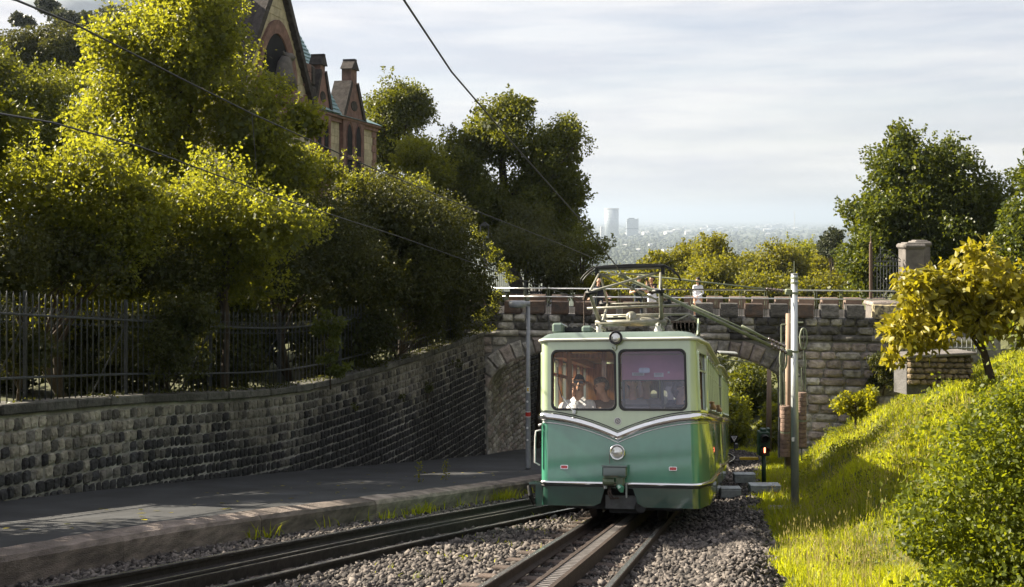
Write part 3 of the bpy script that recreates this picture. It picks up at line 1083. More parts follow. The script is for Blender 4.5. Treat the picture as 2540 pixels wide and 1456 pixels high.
def gravel_pts(y0, y1, dens):
    n = int(dens * (y1 - y0) * 9)
    y = RNG.uniform(y0, y1, n)
    lo, hi = xkerb(y), xtrack(y) + 2.0 + .12 * np.sin(y * 2.3) + .08 * np.sin(y * 5.1)
    x = RNG.uniform(-7, 12, n * 1) * 0 + lo + RNG.uniform(0, 1, n) * np.maximum(hi - lo, .01)
    keep = RNG.uniform(0, 1, n) < (hi - lo) / 9
    x, y = x[keep], y[keep]
    tr = np.abs((x - xtrack(y)) * .972)
    sd = np.abs((x - np.interp(y, SIDE.p[:, 1], SIDE.p[:, 0])) * .88)
    ok = np.ones(len(x), bool)
    for d_ in (tr, np.where(y < 26, sd, 9)):
        ok &= ~((np.abs(d_ - .53) < .055)) & ~(d_ < .11)
    return x[ok], y[ok], tr[ok], np.where(y[ok] < 26, sd[ok], 9)


VS, FS, TS, o_ = [], [], [], 0
for (y0, y1, dens, sz) in ((7.6, 11.5, 700, .034), (11.5, 16, 500, .037), (16, 26, 260, .038), (26, 52, 70, .055)):
    x, y, tr, sd = gravel_pts(y0, y1, dens)
    inner = (tr < .55) | (sd < .55)
    z = ground_z(x, y) + np.where(inner, RNG.uniform(-.015, .035, len(x)), RNG.uniform(0, .045, len(x)))
    size = sz * RNG.uniform(.55, 1.5, len(x)) * np.where(inner, .85, 1.0)
    v, f, t_ = scatter(np.stack([x, y, z], -1), size)
    VS.append(v); FS.append(f + o_); TS.append(t_); o_ += len(v)
tag(link('ballast', np_mesh('ballast', np.concatenate(VS), np.concatenate(FS), ['gravel'], tone=np.concatenate(TS))), 'loose broken grey ballast stones around both tracks', kind='stuff')

# heaps of spare ballast on the right shoulder
yy = RNG.uniform(8.2, 15.2, 4200)
xx = xtrack(yy) + 1.72 + RNG.normal(0, .2, 4200)
hh = .12 * np.exp(-((xx - xtrack(yy) - 1.75) / .3) ** 2) * (1 + .5 * np.sin(yy * 1.4))
v, f, t_ = scatter(np.stack([xx, yy, ground_z(xx, yy) + hh * RNG.uniform(.3, 1, 4200)], -1), .03 * RNG.uniform(.5, 1.4, 4200))
tag(link('ballast_heap', np_mesh('ballast_heap', v, f, ['gravel'], tone=t_)), 'low ridge of broken grey stones along the right side of the track', kind='stuff')

# ================================================================ stone bridge
BO = Vector((-1.11, 37.0, 0))
be = Vector((13.86, -2.0, 0)).normalized()
bn = Vector((-be.y, be.x, 0))
MBR = Matrix(((be.x, bn.x, 0, BO.x), (be.y, bn.y, 0, BO.y), (0, 0, 1, 0), (0, 0, 0, 1)))
bridge = thing('stone_bridge', 'stone arch bridge with a battlemented parapet crossing behind the railcar', 'bridge', BO + Vector((0, 0, -9)))


def bpt(s, t, z): return MBR @ Vector((s, t, z))


AC, AA, AH, AZ, AN = 5.6, 5.4, 1.95, -6.6, 2.6


def arch_z(u, a=AA, h=AH): return AZ + h * max(0, 1 - abs(u / a) ** AN) ** (1 / AN)


arc = [(-AA, -9.6), (-AA, AZ)]
us = [AA * math.sin(q) for q in np.linspace(-math.pi / 2, math.pi / 2, 41)]
outline = [(AC + u, arch_z(u)) for u in us]
prof = [(-5, -4.33), (18, -4.33), (18, -10.2), (AC + AA, -10.2)] + outline[::-1] + [(AC - AA, -10.2), (-5, -10.2)]
q = MB()
q.prism([bpt(s, .03, z) for s, z in prof], bn * 3.64)
q.box(bpt(6.5, .3, -3.92), (23, .5, .8), M=MBR.to_3x3())
q.box(bpt(6.5, 3.4, -3.92), (23, .5, .8), M=MBR.to_3x3())
q.build('core', 'mortar', bridge)
q = MB()
q.box(bpt(6.5, 1.85, -4.12), (22.6, 2.6, .32), M=MBR.to_3x3())
q.build('deck', 'concrete', bridge)
# voussoirs
pts = [Vector((AC + u, arch_z(u))) for u in [AA * math.sin(q_) for q_ in np.linspace(-math.pi / 2, math.pi / 2, 400)]]
ln = [0]
for a, b in zip(pts[:-1], pts[1:]): ln.append(ln[-1] + (b - a).length)
NV = 33
for i in range(NV):
    l0, l1 = ln[-1] * i / NV + .012, ln[-1] * (i + 1) / NV - .012
    def at(l):
        j = min(max(int(np.searchsorted(ln, l)), 1), len(pts) - 1)
        f_ = (l - ln[j - 1]) / (ln[j] - ln[j - 1] + 1e-9)
        p_ = pts[j - 1].lerp(pts[j], f_)
        j0, j1 = max(j - 6, 0), min(j + 6, len(pts) - 1)
        d_ = (pts[j1] - pts[j0]).normalized()
        return p_, Vector((-d_.y, d_.x))
    (a, na), (b, nb) = at(l0), at(l1)
    dep = random.choice((.5, .62))
    ao, bo = a + na * dep, b + nb * dep
    ao.y, bo.y = min(ao.y, -4.36), min(bo.y, -4.36)
    cnt = (a + b + ao + bo) / 4
    vs = []
    for (k, t) in ((1, .6), (1, -.03), (.72, -.09)):
        for c2 in (a, b, bo, ao):
            c3 = cnt + (c2 - cnt) * k + Vector((random.uniform(-.015, .015), random.uniform(-.015, .015))) * (1 if k < 1 else 0)
            vs.append(bpt(c3.x, t + random.uniform(-.02, .02) * (k < 1), c3.y))
    fs = [(0, 1, 2, 3)] + [(r + j, r + (j + 1) % 4, r + 4 + (j + 1) % 4, r + 4 + j) for r in (0, 4) for j in range(4)] + [(8, 9, 10, 11)]
    q = MB()
    q.add(vs, fs)
    q.build('voussoir', random.choice(('bridge_grey', 'bridge_grey', 'bridge_pink')), bridge)


def ext_u(z):
    if z <= AZ: return AA + .02
    r_ = min(1, (z - AZ) / (AH + .6))
    return (AA + .6) * max(0, 1 - r_ ** AN) ** (1 / AN)


items = []
ex3, en3 = np.array(be), np.array(bn)


def bstone(s0, s1, z0, z1, t=0.0, mat=None, dep=.2):
    w, h = s1 - s0 - .02, z1 - z0 - .022
    if w < .08: return
    o = bpt((s0 + s1) / 2, t + .03 + random.uniform(-.025, .015), (z0 + z1) / 2)
    M = basis(o, ex3 * w, en3 * dep, np.array([0, 0, 1]) * h)
    items.append((o.y, M, random.randrange(8), mat or random.choice(('bridge_grey', 'bridge_grey', 'bridge_pink', 'bridge_grey', 'bridge_pink'))))


z = -4.36
while z > -9.6:
    h = random.uniform(.27, .35)
    um = max(ext_u(z - h * .15), ext_u(z - h))
    for sgn in (-1, 1):
        lim = -2.2 if sgn < 0 else 15.6
        s = AC + sgn * um
        while (s > lim if sgn < 0 else s < lim):
            w = random.uniform(.5, 1.05)
            if (s - AC) * sgn < um + .1: w = random.uniform(.35, .75)
            s2 = s + sgn * w
            if min(s, s2) > -1.2 and z - h > -9.4: bstone(min(s, s2), max(s, s2), z - h, z)
            s = s2
    z -= h
# courses between string and battlements
for (z0, z1, mats_) in ((-4.1, -3.8, ('bridge_black', 'bridge_black', 'bridge_grey')), (-3.8, -3.5, ('bridge_grey', 'bridge_black', 'bridge_black'))):
    s = -1.4
    while s < 15.2:
        w = random.uniform(.45, .8) if z1 < -3.6 else .43
        bstone(s, s + w, z0, z1, mat=random.choice(mats_))
        s += w
lay(items, bridge, 298)
# roll moulding
s = -1.6
while s < 15.4:
    w = random.uniform(1.2, 2.0)
    q = MB()
    q.smooth = True
    q.tube([bpt(s + .01, .02, -4.21), bpt(s + w - .01, .02, -4.21)], .115, 12)
    q.build('string_course', 'bridge_black' if random.random() < .3 else 'bridge_grey', bridge)
    s += w
# battlements, near and far
near = [(-.88 + .862 * i, .6) for i in range(17)] + [(13.85, 1.0)]
for (s, w) in near:
    q = MB()
    q.prism([bpt(s, t, z) for t, z in ((-.09, -3.5), (-.09, -3.43), (.02, -3.06), (.42, -3.05), (.5, -3.12), (.5, -3.5))], be * w)
    q.build('merlon', 'merlon_lichen' if w > .9 else ('merlon_brown' if s < 6 or random.random() < .2 else 'bridge_black'), bridge)
for i in range(19):
    s = -1.2 + .862 * i
    q = MB()
    q.prism([bpt(s, t, z) for t, z in ((3.79, -3.5), (3.79, -3.43), (3.68, -3.06), (3.28, -3.05), (3.2, -3.12), (3.2, -3.5))], be * .6)
    q.build('merlon', 'merlon_sunlit' if s > 7.2 else 'merlon_brown', bridge)  # lighter stone tone paints sunlight on the far merlons to the right
# stones of the inner abutment face and the wall that carries on behind it
items = []
far = thing('cutting_wall', 'stone cutting wall seen through the left of the bridge arch, beyond the lamp post', 'wall', (FARWALL.at(5)[0], FARWALL.at(5)[1], -9.5))
q = MB()
vs, fs = [], []
FS_ = np.arange(0, FARWALL.len, .5)
for s in FS_:
    p = FARWALL.at(s)
    zt = -4.4 if s > 3.8 else -6.2
    for (off, z) in ((0, RT(p[1]) - .4), (0, zt), (-1.5, zt), (-1.5, RT(p[1]) - .4)): vs.append((p[0] + off, p[1], z))
for i in range(len(FS_) - 1):
    for j in range(4): fs.append((i * 4 + j, i * 4 + (j + 1) % 4, i * 4 + 4 + (j + 1) % 4, i * 4 + 4 + j))
q.add(vs, fs)
q.build('mortar_core', 'mortar', far)
for c_ in range(26):
    chh = .24
    s = random.uniform(0.05, .3)
    while s < 14:
        w = random.uniform(.3, .55)
        p, tn = FARWALL.at(s + w / 2), FARWALL.tan(s + w / 2)
        z = -4.5 - (c_ + .5) * chh
        s += w
        if z < RT(p[1]) + .1 or (s < 3.9 and z > -6.1): continue
        n = np.array([tn[1], -tn[0], 0])
        o = p.copy()
        M = basis((p[0] + n[0] * .02, p[1] + n[1] * .02, z), np.array([tn[0], tn[1], 0]) * (w - .03), -n * .16, np.array([0, 0, 1]) * (chh - .035))
        items.append((p[1], M, random.randrange(8), random.choice(('bridge_grey', 'bridge_pink', 'wall_light')) if s < 8 else 'wall_dark'))
lay(items, far, 250)

# ---------------------------------------------------------------- bridge railing
rl = thing('bridge_railing', 'two silvery steel rails on thin posts above the bridge battlements', 'railing', bpt(7, .25, -3.9))
for z in (-2.57, -2.87):
    q = MB()
    q.smooth = True
    q.tube([bpt(-1.0, .28, z - .03), bpt(7, .28, z - .01), bpt(15.2 if z > -2.7 else 14.4, .28, z + .01)], .024, 8)
    q.build('rail', 'rail_tube', rl)
for i in range(17):
    s = -.88 + .862 * i - .14
    q = MB()
    for ds in (-.035, .035): q.tube([bpt(s + ds, .28, -3.6), bpt(s + ds, .28, -2.57)], .011, 6)
    q.build('post', 'sage_paint', rl)

# ================================================================ the green railcar
def car_frame(y0, yaw, pitch, roll, dx=0.0):
    y_, p_, r_ = R(yaw), R(pitch), R(roll)
    ay = Vector((math.sin(y_) * math.cos(p_), math.cos(y_) * math.cos(p_), -math.sin(p_)))
    ax = Vector((math.cos(y_), -math.sin(y_), 0))
    az = ax.cross(ay)
    ax, az = ax * math.cos(r_) + az * math.sin(r_), None
    az = ax.cross(ay)
    o = Vector((float(xtrack(y0)) + dx, y0, RT(y0)))
    return basis(o, ax, ay, az)


ZB, ZBAND, ZRIM, ZTOP = .27, .572, 2.585, 2.71        # skirt bottom, lower chrome strip, roof rim, roof
HW, SW, CH = 1.02, 1.235, .95                          # half width of the flat front, of the body, length of the tapered nose


def zV(x, lower=False):
    """height of the chrome chevron at x on the front"""
    t = min(1, abs(x) / 1.1)
    e, c = (1.452, 1.174) if lower else (1.575, 1.298)
    return e - (e - c) * (0.80 * (1 - t) ** 2 + 0.20 * (1 - t))


def plan(L, off=0.0):
    """right half outline from the front centre to the rear"""
    pts = [(HW * k / 8, 0) for k in range(9)]
    c = (HW, .11)
    a1 = math.atan2(CH - .11, SW - HW - .11)
    for k in range(1, 6):
        a = -math.pi / 2 + (math.pi / 2 - .13) * k / 5
        pts.append((c[0] + .11 * math.cos(a), c[1] + .11 * math.sin(a)))
    pts += [(SW, CH), (SW, L)]
    if off:
        out = []
        for i, p in enumerate(pts):
            a, b = pts[max(i - 1, 0)], pts[min(i + 1, len(pts) - 1)]
            d = Vector((b[0] - a[0], b[1] - a[1])).normalized()
            out.append((p[0] + d.y * off, p[1] - d.x * off))
        pts = out
        pts[0] = (0, pts[0][1])
    return pts


def both(pts): return [(-x, y) for x, y in pts[:0:-1]] + pts


def strip(mb, pts, zlo, zhi):
    """vertical wall along plan points; zlo and zhi are numbers or functions of the point index"""
    f = lambda z, i: z(i) if callable(z) else z
    vs, fs = [], []
    for i, (x, y) in enumerate(pts):
        vs += [(x, y, f(zlo, i)), (x, y, f(zhi, i))]
    fs = [(2 * i, 2 * i + 2, 2 * i + 3, 2 * i + 1) for i in range(len(pts) - 1)]
    mb.add(vs, fs)


def roundrect(x0, x1, z0, z1, r, n=5):
    out = []
    for (cx, cz, a0) in ((x1 - r, z1 - r, 0), (x0 + r, z1 - r, 90), (x0 + r, z0 + r, 180), (x1 - r, z0 + r, 270)):
        for k in range(n + 1):
            a = R(a0 + 90 * k / n)
            out.append((cx + r * math.cos(a), cz + r * math.sin(a)))
    return out


def panel(mb, outer, holes, to3, depth=.05):
    """flat sheet with holes (2d loops) and a reveal round every hole; to3(u, v, inward)"""
    loops = [[Vector((u, v, 0)) for u, v in outer]] + [[Vector((u, v, 0)) for u, v in h] for h in holes]
    flat = [p for l in loops for p in l]
    tris = tessellate_polygon(loops)
    mb.add([to3(p.x, p.y, 0) for p in flat], [tuple(t) for t in tris])
    for h in holes:
        n = len(h)
        mb.add([to3(u, v, 0) for u, v in h] + [to3(u, v, depth) for u, v in h], [(i, (i + 1) % n, n + (i + 1) % n, n + i) for i in range(n)])


def ring(mb, loop, to3, wid, d0, d1):
    """raised frame: loop offset by +-wid between depths d0 and d1"""
    n = len(loop)
    cx, cz = sum(p[0] for p in loop) / n, sum(p[1] for p in loop) / n
    hw_, hh_ = max(abs(p[0] - cx) for p in loop), max(abs(p[1] - cz) for p in loop)
    def sc(k): return [(cx + (u - cx) * (1 + k / hw_), cz + (v - cz) * (1 + k / hh_)) for u, v in loop]
    a, b = sc(wid), sc(-wid)
    vs = [to3(u, v, d1) for u, v in a] + [to3(u, v, d0) for u, v in sc(wid * .6)] + [to3(u, v, d0) for u, v in sc(-wid * .6)] + [to3(u, v, d1) for u, v in b]
    fs = []
    for r in range(3):
        fs += [(r * n + i, r * n + (i + 1) % n, (r + 1) * n + (i + 1) % n, (r + 1) * n + i) for i in range(n)]
    mb.add(vs, fs)


def face_front(u, v, d): return (u, d, v)


def nose_map(sg):
    """nose panel beside the front: u runs back from the rounded corner"""
    a = Vector((plan(3)[13][0], plan(3)[13][1]))
    b = Vector((SW, CH))
    d = (b - a).normalized()
    nrm = Vector((-d.y, d.x))                            # inward
    return (lambda u, v, dd: (sg * (a.x + d.x * u + nrm.x * dd), a.y + d.y * u + nrm.y * dd, v)), (b - a).length


def side_map(sg): return lambda u, v, dd: (sg * (SW - dd), u, v)


def make_car(name, label, M, L, cab=True):
    t = thing(name, label, 'railcar', mw=M, group=None)
    PL = plan(L)
    wl = roundrect(-.955, -.028, 1.612, 2.456, .085)
    wr = roundrect(.032, .972, 1.612, 2.456, .085)
    xs = np.linspace(-HW, HW, 41)
    # --- pale upper body
    q = MB()
    outer = [(HW, 2.6), (-HW, 2.6)] + [(x, zV(x) - .02) for x in xs]
    panel(q, outer, [wl, wr], face_front)
    nm_r, nl = nose_map(1)
    sidew = []
    y = CH + .14
    k = 0
    while y + .5 < L - .2:
        sidew.append((y, y + .62))
        y += .70
    for sg in (-1, 1):
        q.smooth = True
        strip(q, [(sg * x, y_) for x, y_ in PL[8:14]], lambda i: 1.55 if i else zV(HW) - .02, 2.6)
        q.smooth = False
        nm, _ = nose_map(sg)
        panel(q, [(0, 1.55), (nl, 1.55), (nl, 2.6), (0, 2.6)], [roundrect(.1, nl - .16, 1.60, 2.44, .05)], nm)
        sm = side_map(sg)
        panel(q, [(CH, 1.55), (L, 1.55), (L, 2.6), (CH, 2.6)], [roundrect(a, b, 1.62, 2.42, .05) for a, b in sidew], sm)
    q.quad((-SW, L, ZB), (SW, L, ZB), (SW, L, 1.1), (-SW, L, 1.1))
    q.build('upper_body', 'tram_pale', t, True)
    # --- green lower body
    q = MB()
    panel(q, [(x, zV(x, True) + .02) for x in xs[::-1]] + [(-HW, ZBAND), (HW, ZBAND)], [], face_front)
    for sg in (-1, 1):
        q.smooth = True
        strip(q, [(sg * x, y_) for x, y_ in PL[8:]], ZBAND, lambda i: 1.48 if i else zV(HW, True) + .02)
    q.build('lower_body', 'tram_green', t, True)
    # --- skirt with the cut-out for the coupler
    q = MB()
    nx = .30
    panel(q, [(HW, ZBAND), (-HW, ZBAND), (-HW, ZB), (-nx - .06, ZB), (-nx + .04, ZB + .05), (-nx + .10, ZBAND - .05), (nx - .10, ZBAND - .05), (nx - .04, ZB + .05), (nx + .06, ZB), (HW, ZB)], [], face_front, .05)
    for sg in (-1, 1):
        q.smooth = True
        strip(q, [(sg * x, y_) for x, y_ in PL[8:]], ZB, ZBAND)
    q.build('skirt', 'tram_dark', t, True)
    # --- chrome mouldings: chevron band and lower strip
    def moulding(zl, zu, bulge, mat, nm_):
        q_ = MB()
        q_.smooth = True
        base = both(plan(L))
        prf = [(0, .0), (.6, .10), (1, .32), (1, .62), (.7, .88), (0, 1.0)]
        k_ = len(prf)
        lay_ = [both(plan(L, bulge * p[0] + .003)) for p in prf]
        vs, fs = [], []
        for i in range(len(base)):
            x = base[i][0] if abs(base[i][0]) <= HW else 1.1
            a_, b_ = zl(x), zu(x)
            for j in range(k_):
                vs.append((lay_[j][i][0], lay_[j][i][1], a_ + (b_ - a_) * prf[j][1]))
        for i in range(len(base) - 1):
            for j in range(k_ - 1):
                fs.append((i * k_ + j, (i + 1) * k_ + j, (i + 1) * k_ + j + 1, i * k_ + j + 1))
        q_.add(vs, fs)
        q_.build(nm_, mat, t, True)
    moulding(lambda x: zV(x, True), lambda x: zV(x), .055, 'chrome', 'chevron_band')
    moulding(lambda x: zV(x) + .012, lambda x: zV(x) + .026, .012, 'rubber', 'pinstripe')
    moulding(lambda x: zV(x, True) - .03, lambda x: zV(x, True) - .014, .012, 'chrome', 'pinstripe')
    moulding(lambda x: ZBAND - .012, lambda x: ZBAND + .04, .04, 'chrome', 'lower_moulding')
    moulding(lambda x: ZBAND - .036, lambda x: ZBAND - .018, .02, 'rubber', 'pinstripe')
    moulding(lambda x: ZRIM, lambda x: ZRIM + .055, .045, 'tram_rim', 'roof_rim')
    # --- roof
    q = MB()
    q.smooth = True
    levels = [(.02, ZRIM + .05), (-.03, ZRIM + .09), (-.08, ZRIM + .128), (-.2, ZRIM + .155), (-.5, ZRIM + .175), (-.99, ZRIM + .185)]
    rows = []
    for off, z in levels:
        k_ = (SW + off) / SW
        rows.append([(x * k_, (y_ - off if i < 99 else y_), z) for i, (x, y_) in enumerate(both(plan(L)))])
    n_ = len(rows[0])
    q.add([p for r_ in rows for p in r_], [(a * n_ + i, a * n_ + i + 1, (a + 1) * n_ + i + 1, (a + 1) * n_ + i) for a in range(len(rows) - 1) for i in range(n_ - 1)])
    q.build('roof', 'tram_roof', t, True)
    # --- windscreens
    for lp, gm in ((wl, 'tram_glass'), (wr, 'tram_glass_sky_tint')):
        q = MB()
        ring(q, lp, face_front, .018, -.022, .006)
        o = q.build('windscreen', 'rubber', t, True)
        q = MB()
        tri = tessellate_polygon([[Vector((u, v, 0)) for u, v in lp]])
        q.add([face_front(u, v, .018) for u, v in lp], [tuple(x) for x in tri])
        q.build('pane', gm, o, True)
    for sg in (-1, 1):
        nm, _ = nose_map(sg)
        lp = roundrect(.1, nl - .16, 1.60, 2.44, .05)
        q = MB()
        ring(q, lp, nm, .022, -.02, .004)
        q.add([nm(.1, 2.16, -.012), nm(nl - .16, 2.16, -.012), nm(nl - .16, 2.19, -.012), nm(.1, 2.19, -.012)], [(0, 1, 2, 3)])
        m_ = .5 * (nl - .06)
        q.add([nm(m_ - .012, 2.19, -.01), nm(m_ + .012, 2.19, -.01), nm(m_ + .012, 2.44, -.01), nm(m_ - .012, 2.44, -.01)], [(0, 1, 2, 3)])
        o = q.build('nose_window', 'tram_pale', t, True)
        q = MB()
        q.add([nm(.1, 2.19, .02), nm(nl - .16, 2.19, .02), nm(nl - .16, 2.44, .02), nm(.1, 2.44, .02)], [(0, 1, 2, 3)])
        q.build('pane', 'tram_glass', o, True)
        for (a, b) in sidew:
            sm = side_map(sg)
            lp = roundrect(a, b, 1.62, 2.42, .05)
            q = MB()
            ring(q, lp, sm, .02, -.014, .004)
            q.add([sm(a, 2.16, -.006), sm(b, 2.16, -.006), sm(b, 2.185, -.006), sm(a, 2.185, -.006)], [(0, 1, 2, 3)])
            o = q.build('side_window', 'tram_pale', t, True)
            q = MB()
            q.add([sm(a, 2.19, .025), sm(b, 2.19, .025), sm(b, 2.42, .025), sm(a, 2.42, .025)], [(0, 1, 2, 3)])
            q.build('pane', 'tram_glass', o, True)
    # --- inside
    q = MB()
    q.box((0, L / 2, .72), (2 * HW - .08, L - .3, .05))
    q.build('floor', 'box_dark', t, True)
    q = MB()
    q.box((0, L / 2 + .1, 2.55), (2 * SW - .16, L - .5, .03))
    q.build('ceiling', 'tram_ceiling', t, True)
    q = MB()
    for sg in (-1, 1):
        q.box((sg * (SW - .09), (CH + L) / 2, 1.16), (.04, L - CH - .1, .86))
        for (a, b) in sidew:
            q.box((sg * (SW - .085), b + .035, 2.02), (.05, .11, .96))
            q.box((sg * (SW - .085), (a + b) / 2, 2.17), (.05, .6, .05))
        q.box((sg * (SW - .075), CH + .06, 2.02), (.05, .12, .96))
        q.box((sg * (SW - .16), L / 2 + .4, 2.48), (.16, L - 1.4, .1))
    q.build('wood_panelling', 'tram_wood', t, True)
    # rear bulkhead with two narrow round-headed panes
    q = MB()
    yb = min(4.4, L - .6)
    panel(q, [(-1.12, .75), (1.12, .75), (1.12, 2.52), (-1.12, 2.52)],
          [roundrect(-.62, -.46, 1.25, 2.2, .075), roundrect(-.36, -.2, 1.25, 2.2, .075), roundrect(-.05, .5, 1.2, 2.25, .05), roundrect(.62, .95, 1.2, 2.25, .05)], lambda u, v, d: (u, yb + d, v))
    q.build('bulkhead', 'tram_wood', t, True)
    # --- underframe
    q = MB()
    q.box((0, L / 2 + .2, .36), (1.7, L - .8, .34))
    for yy in (1.2, 2.7, L - 1.3):
        q.box((0, yy, .2), (1.25, .12, .12))
        q.box((0, yy, .27), (.5, .8, .3))
    q.build('underframe', 'black_iron', t, True)
    for yy in (1.2, 2.7):
        for sg in (-1, 1):
            q = MB()
            q.smooth = True
            q.lathe((sg * .44, yy, .33), (sg, 0, 0), [(0, .34), (.03, .34), (.04, .31), (.13, .31), (.14, .06), (.2, .06)], 24)
            q.build('wheel', 'rail_side', t, True)
    return t


CARM = car_frame(14.1, 13.5, 11.3, 2.3)
tram = make_car('green_railcar', 'two tone green rack railcar with chrome chevron and raised pantograph, coming uphill', CARM, 6.1)


def loc(x, y, z): return CARM @ Vector((x, y, z))


def tpart(q, name, mats, parent=None): return q.build(name, mats, parent or tram, True)


def disc_lamp(c, r, name, rim, ax=(0, -1, 0)):
    q = MB()
    q.smooth = True
    q.lathe(c, ax, [(-.05, r * .75), (0, r * .98), (.03, r), (.05, r * .97), (.058, r * .84), (.03, r * .8)], 28)
    o = tpart(q, name, rim)
    q = MB()
    q.smooth = True
    cc = Vector(c)
    prof = [(.034, r * .82), (.046, r * .6), (.052, r * .3), (.054, .001)]
    q.lathe(cc, ax, prof, 28)
    l_ = tpart(q, 'lens', 'lens', o)
    return o


lamp = disc_lamp((-.005, -.03, 1.019), .112, 'headlight', 'chrome')
top = disc_lamp((.0, -.075, 2.63), .1, 'headlight', 'rubber')
top['label'] = 'round black rimmed roof headlight above the windscreens'
q = MB()
q.tube([(0, -.05, 2.54), (0, -.02, 2.47), (-.03, -.04, 2.45), (-.06, -.03, 2.5)], .008, 6)
tpart(q, 'lamp_bracket', 'sage_paint')
for x in (-.775, .765):
    q = MB()
    q.prism([(u, -.018, v) for u, v in roundrect(x - .057, x + .057, .775, .832, .015, 3)], (0, .03, 0))
    o = tpart(q, 'marker_light', 'chrome')
    q = MB()
    q.prism([(u, -.028, v) for u, v in roundrect(x - .045, x + .045, .784, .823, .012, 3)], (0, .02, 0))
    tpart(q, 'lens', 'red_lens', o)
# emblem: white disc, toothed ring and an S-shaped dragon monogram
ez = 1.452
q = MB()
q.prism([(.053 * math.cos(a), -.006, ez + .053 * math.sin(a)) for a in np.linspace(0, 2 * math.pi, 29)[:-1]], (0, .008, 0))
em = tpart(q, 'emblem', 'white_paint')
q = MB()
n_ = 40
ro = [(.031 if k % 2 else .038) for k in range(n_)]
for k in range(n_):
    a, b = 2 * math.pi * k / n_, 2 * math.pi * (k + 1) / n_
    rr = .040 if k % 2 else .034
    q.add([(.029 * math.cos(a), -.009, ez + .029 * math.sin(a)), (rr * math.cos(a), -.009, ez + rr * math.sin(a)), (rr * math.cos(b), -.009, ez + rr * math.sin(b)), (.029 * math.cos(b), -.009, ez + .029 * math.sin(b))], [(0, 1, 2, 3)])
tpart(q, 'gear_ring', 'navy_ink', em)
q = MB()
spts = [(.013, .012), (.006, .018), (-.004, .015), (-.006, .006), (.004, .0), (.010, -.007), (.005, -.015), (-.006, -.016), (-.014, -.010)]
q.tube([(x, -.009, ez + z) for x, z in spts], .0035, 5)
q.tube([(-.016, -.009, ez + .016), (-.009, -.009, ez + .005)], .003, 5)
tpart(q, 'monogram', 'maroon_ink', em)
# windscreen wiper on the left
q = MB()
q.lathe((-.62, -.045, 1.575), (0, -1, 0), [(-.03, .03), (0, .03), (.02, .024)], 12)
q.tube([(-.62, -.07, 1.575), (-.71, -.06, 1.68), (-.80, -.045, 1.80)], .009, 6)
tpart(q, 'wiper_arm', 'galvanised')
q = MB()
q.tube([(-.80, -.05, 1.78), (-.855, -.05, 1.98), (-.87, -.045, 2.22)], .008, 6)
tpart(q, 'wiper_blade', 'rubber')
# coupler
q = MB()
q.box((-.03, -.14, .76), (.34, .16, .135), bev=.012)
q.box((-.03, -.15, .835), (.35, .18, .018))
cp = tpart(q, 'coupler_box', 'tram_dark')
q = MB()
q.smooth = False
q.tube([(-.2, -.15, .62), (-.04, -.15, .62)], .055, 12)
q.box((.04, -.13, .63), (.12, .14, .14), bev=.015)
q.box((-.03, -.13, .69), (.3, .14, .03))
tpart(q, 'coupler_head', 'coupler_paint', cp)
q = MB()
q.tube([(.02, -.16, .57), (.06, -.2, .53), (.07, -.2, .48)], [.04, .05, .02], 10)
tpart(q, 'hook', 'tram_green', cp)
q = MB()
q.box((.12, -.1, .5), (.02, .07, .2), bev=.006)
q.box((-.17, -.1, .57), (.04, .08, .1), bev=.006)
tpart(q, 'coupler_plate', 'box_metal', cp)
for dx in (0, .035):
    q = MB()
    q.smooth = True
    q.tube([(-.12 + dx * .2, -.1, .54), (-.13 + dx, -.14, .46), (-.09 + dx, -.15, .39), (-.02 + dx, -.13, .40)], .014, 8)
    tpart(q, 'air_hose', 'rail_rust', cp)
q = MB()
q.box((.06, .12, .33), (.52, .1, .18))
tpart(q, 'snow_plough', 'box_dark')
q = MB()
q.smooth = True
q.lathe((.30, .05, .27), (0, -1, 0), [(0, .085), (.03, .085), (.035, .07), (.03, .05)], 20)
tpart(q, 'horn', 'black_iron')
q = MB()
q.tube([(-.12, -.06, 1.0), (-.11, -.1, .86)], .005, 5)
tpart(q, 'cable', 'wire_dark')
# left: handrail, step and mirror plate
q = MB()
q.smooth = True
q.tube([(-1.12, .02, 1.32), (-1.20, .02, 1.30), (-1.21, .02, 1.2), (-1.215, .02, .86), (-1.14, .02, .82)], .012, 8)
q.tube([(-1.10, .02, 1.40), (-1.16, .02, 1.385)], .016, 8)
tpart(q, 'handrail', 'white_paint')
q = MB()
q.box((-1.2, .2, .565), (.2, .35, .03))
q.box((-1.16, .2, .4), (.1, .3, .3))
tpart(q, 'step', 'tram_dark')
q = MB()
q.tube([(-1.3, .02, .53), (-1.27, -.02, .4), (-1.22, .02, .28)], [.03, .035, .03], 8)
tpart(q, 'guard_iron', 'black_iron')
# red header board, driver's mirror and stickers behind the right windscreen
q = MB()
q.box((.52, .42, 2.23), (1.0, .03, .36))
q.box((.52, .3, 2.45), (1.0, .3, .06))
rb = tpart(q, 'header_board', 'red_board')
q = MB()
q.prism([(u, .2, v) for u, v in roundrect(.29, .45, 2.14, 2.215, .03, 4)], (0, .02, 0))
tpart(q, 'mirror', 'galvanised')
for (x0, x1, z0, z1, m) in ((.17, .35, 2.11, 2.155, 'white_paint'), (.49, .63, 2.09, 2.15, 'white_paint'), (.69, .72, 2.14, 2.17, 'white_paint')):
    q = MB()
    q.box(((x0 + x1) / 2, .395, (z0 + z1) / 2), (x1 - x0, .006, z1 - z0))
    o = tpart(q, 'notice', m)
    if x1 - x0 > .1:
        q = MB()
        for k in range(2):
            q.box(((x0 + x1) / 2, .39, z1 - .014 - k * .017), ((x1 - x0) * .75, .004, .005))
        tpart(q, 'print', 'navy_ink', o)
q = MB()
for x in (.03, .60, 1.0): q.box((x, .5, 1.8), (.035, .05, .55))
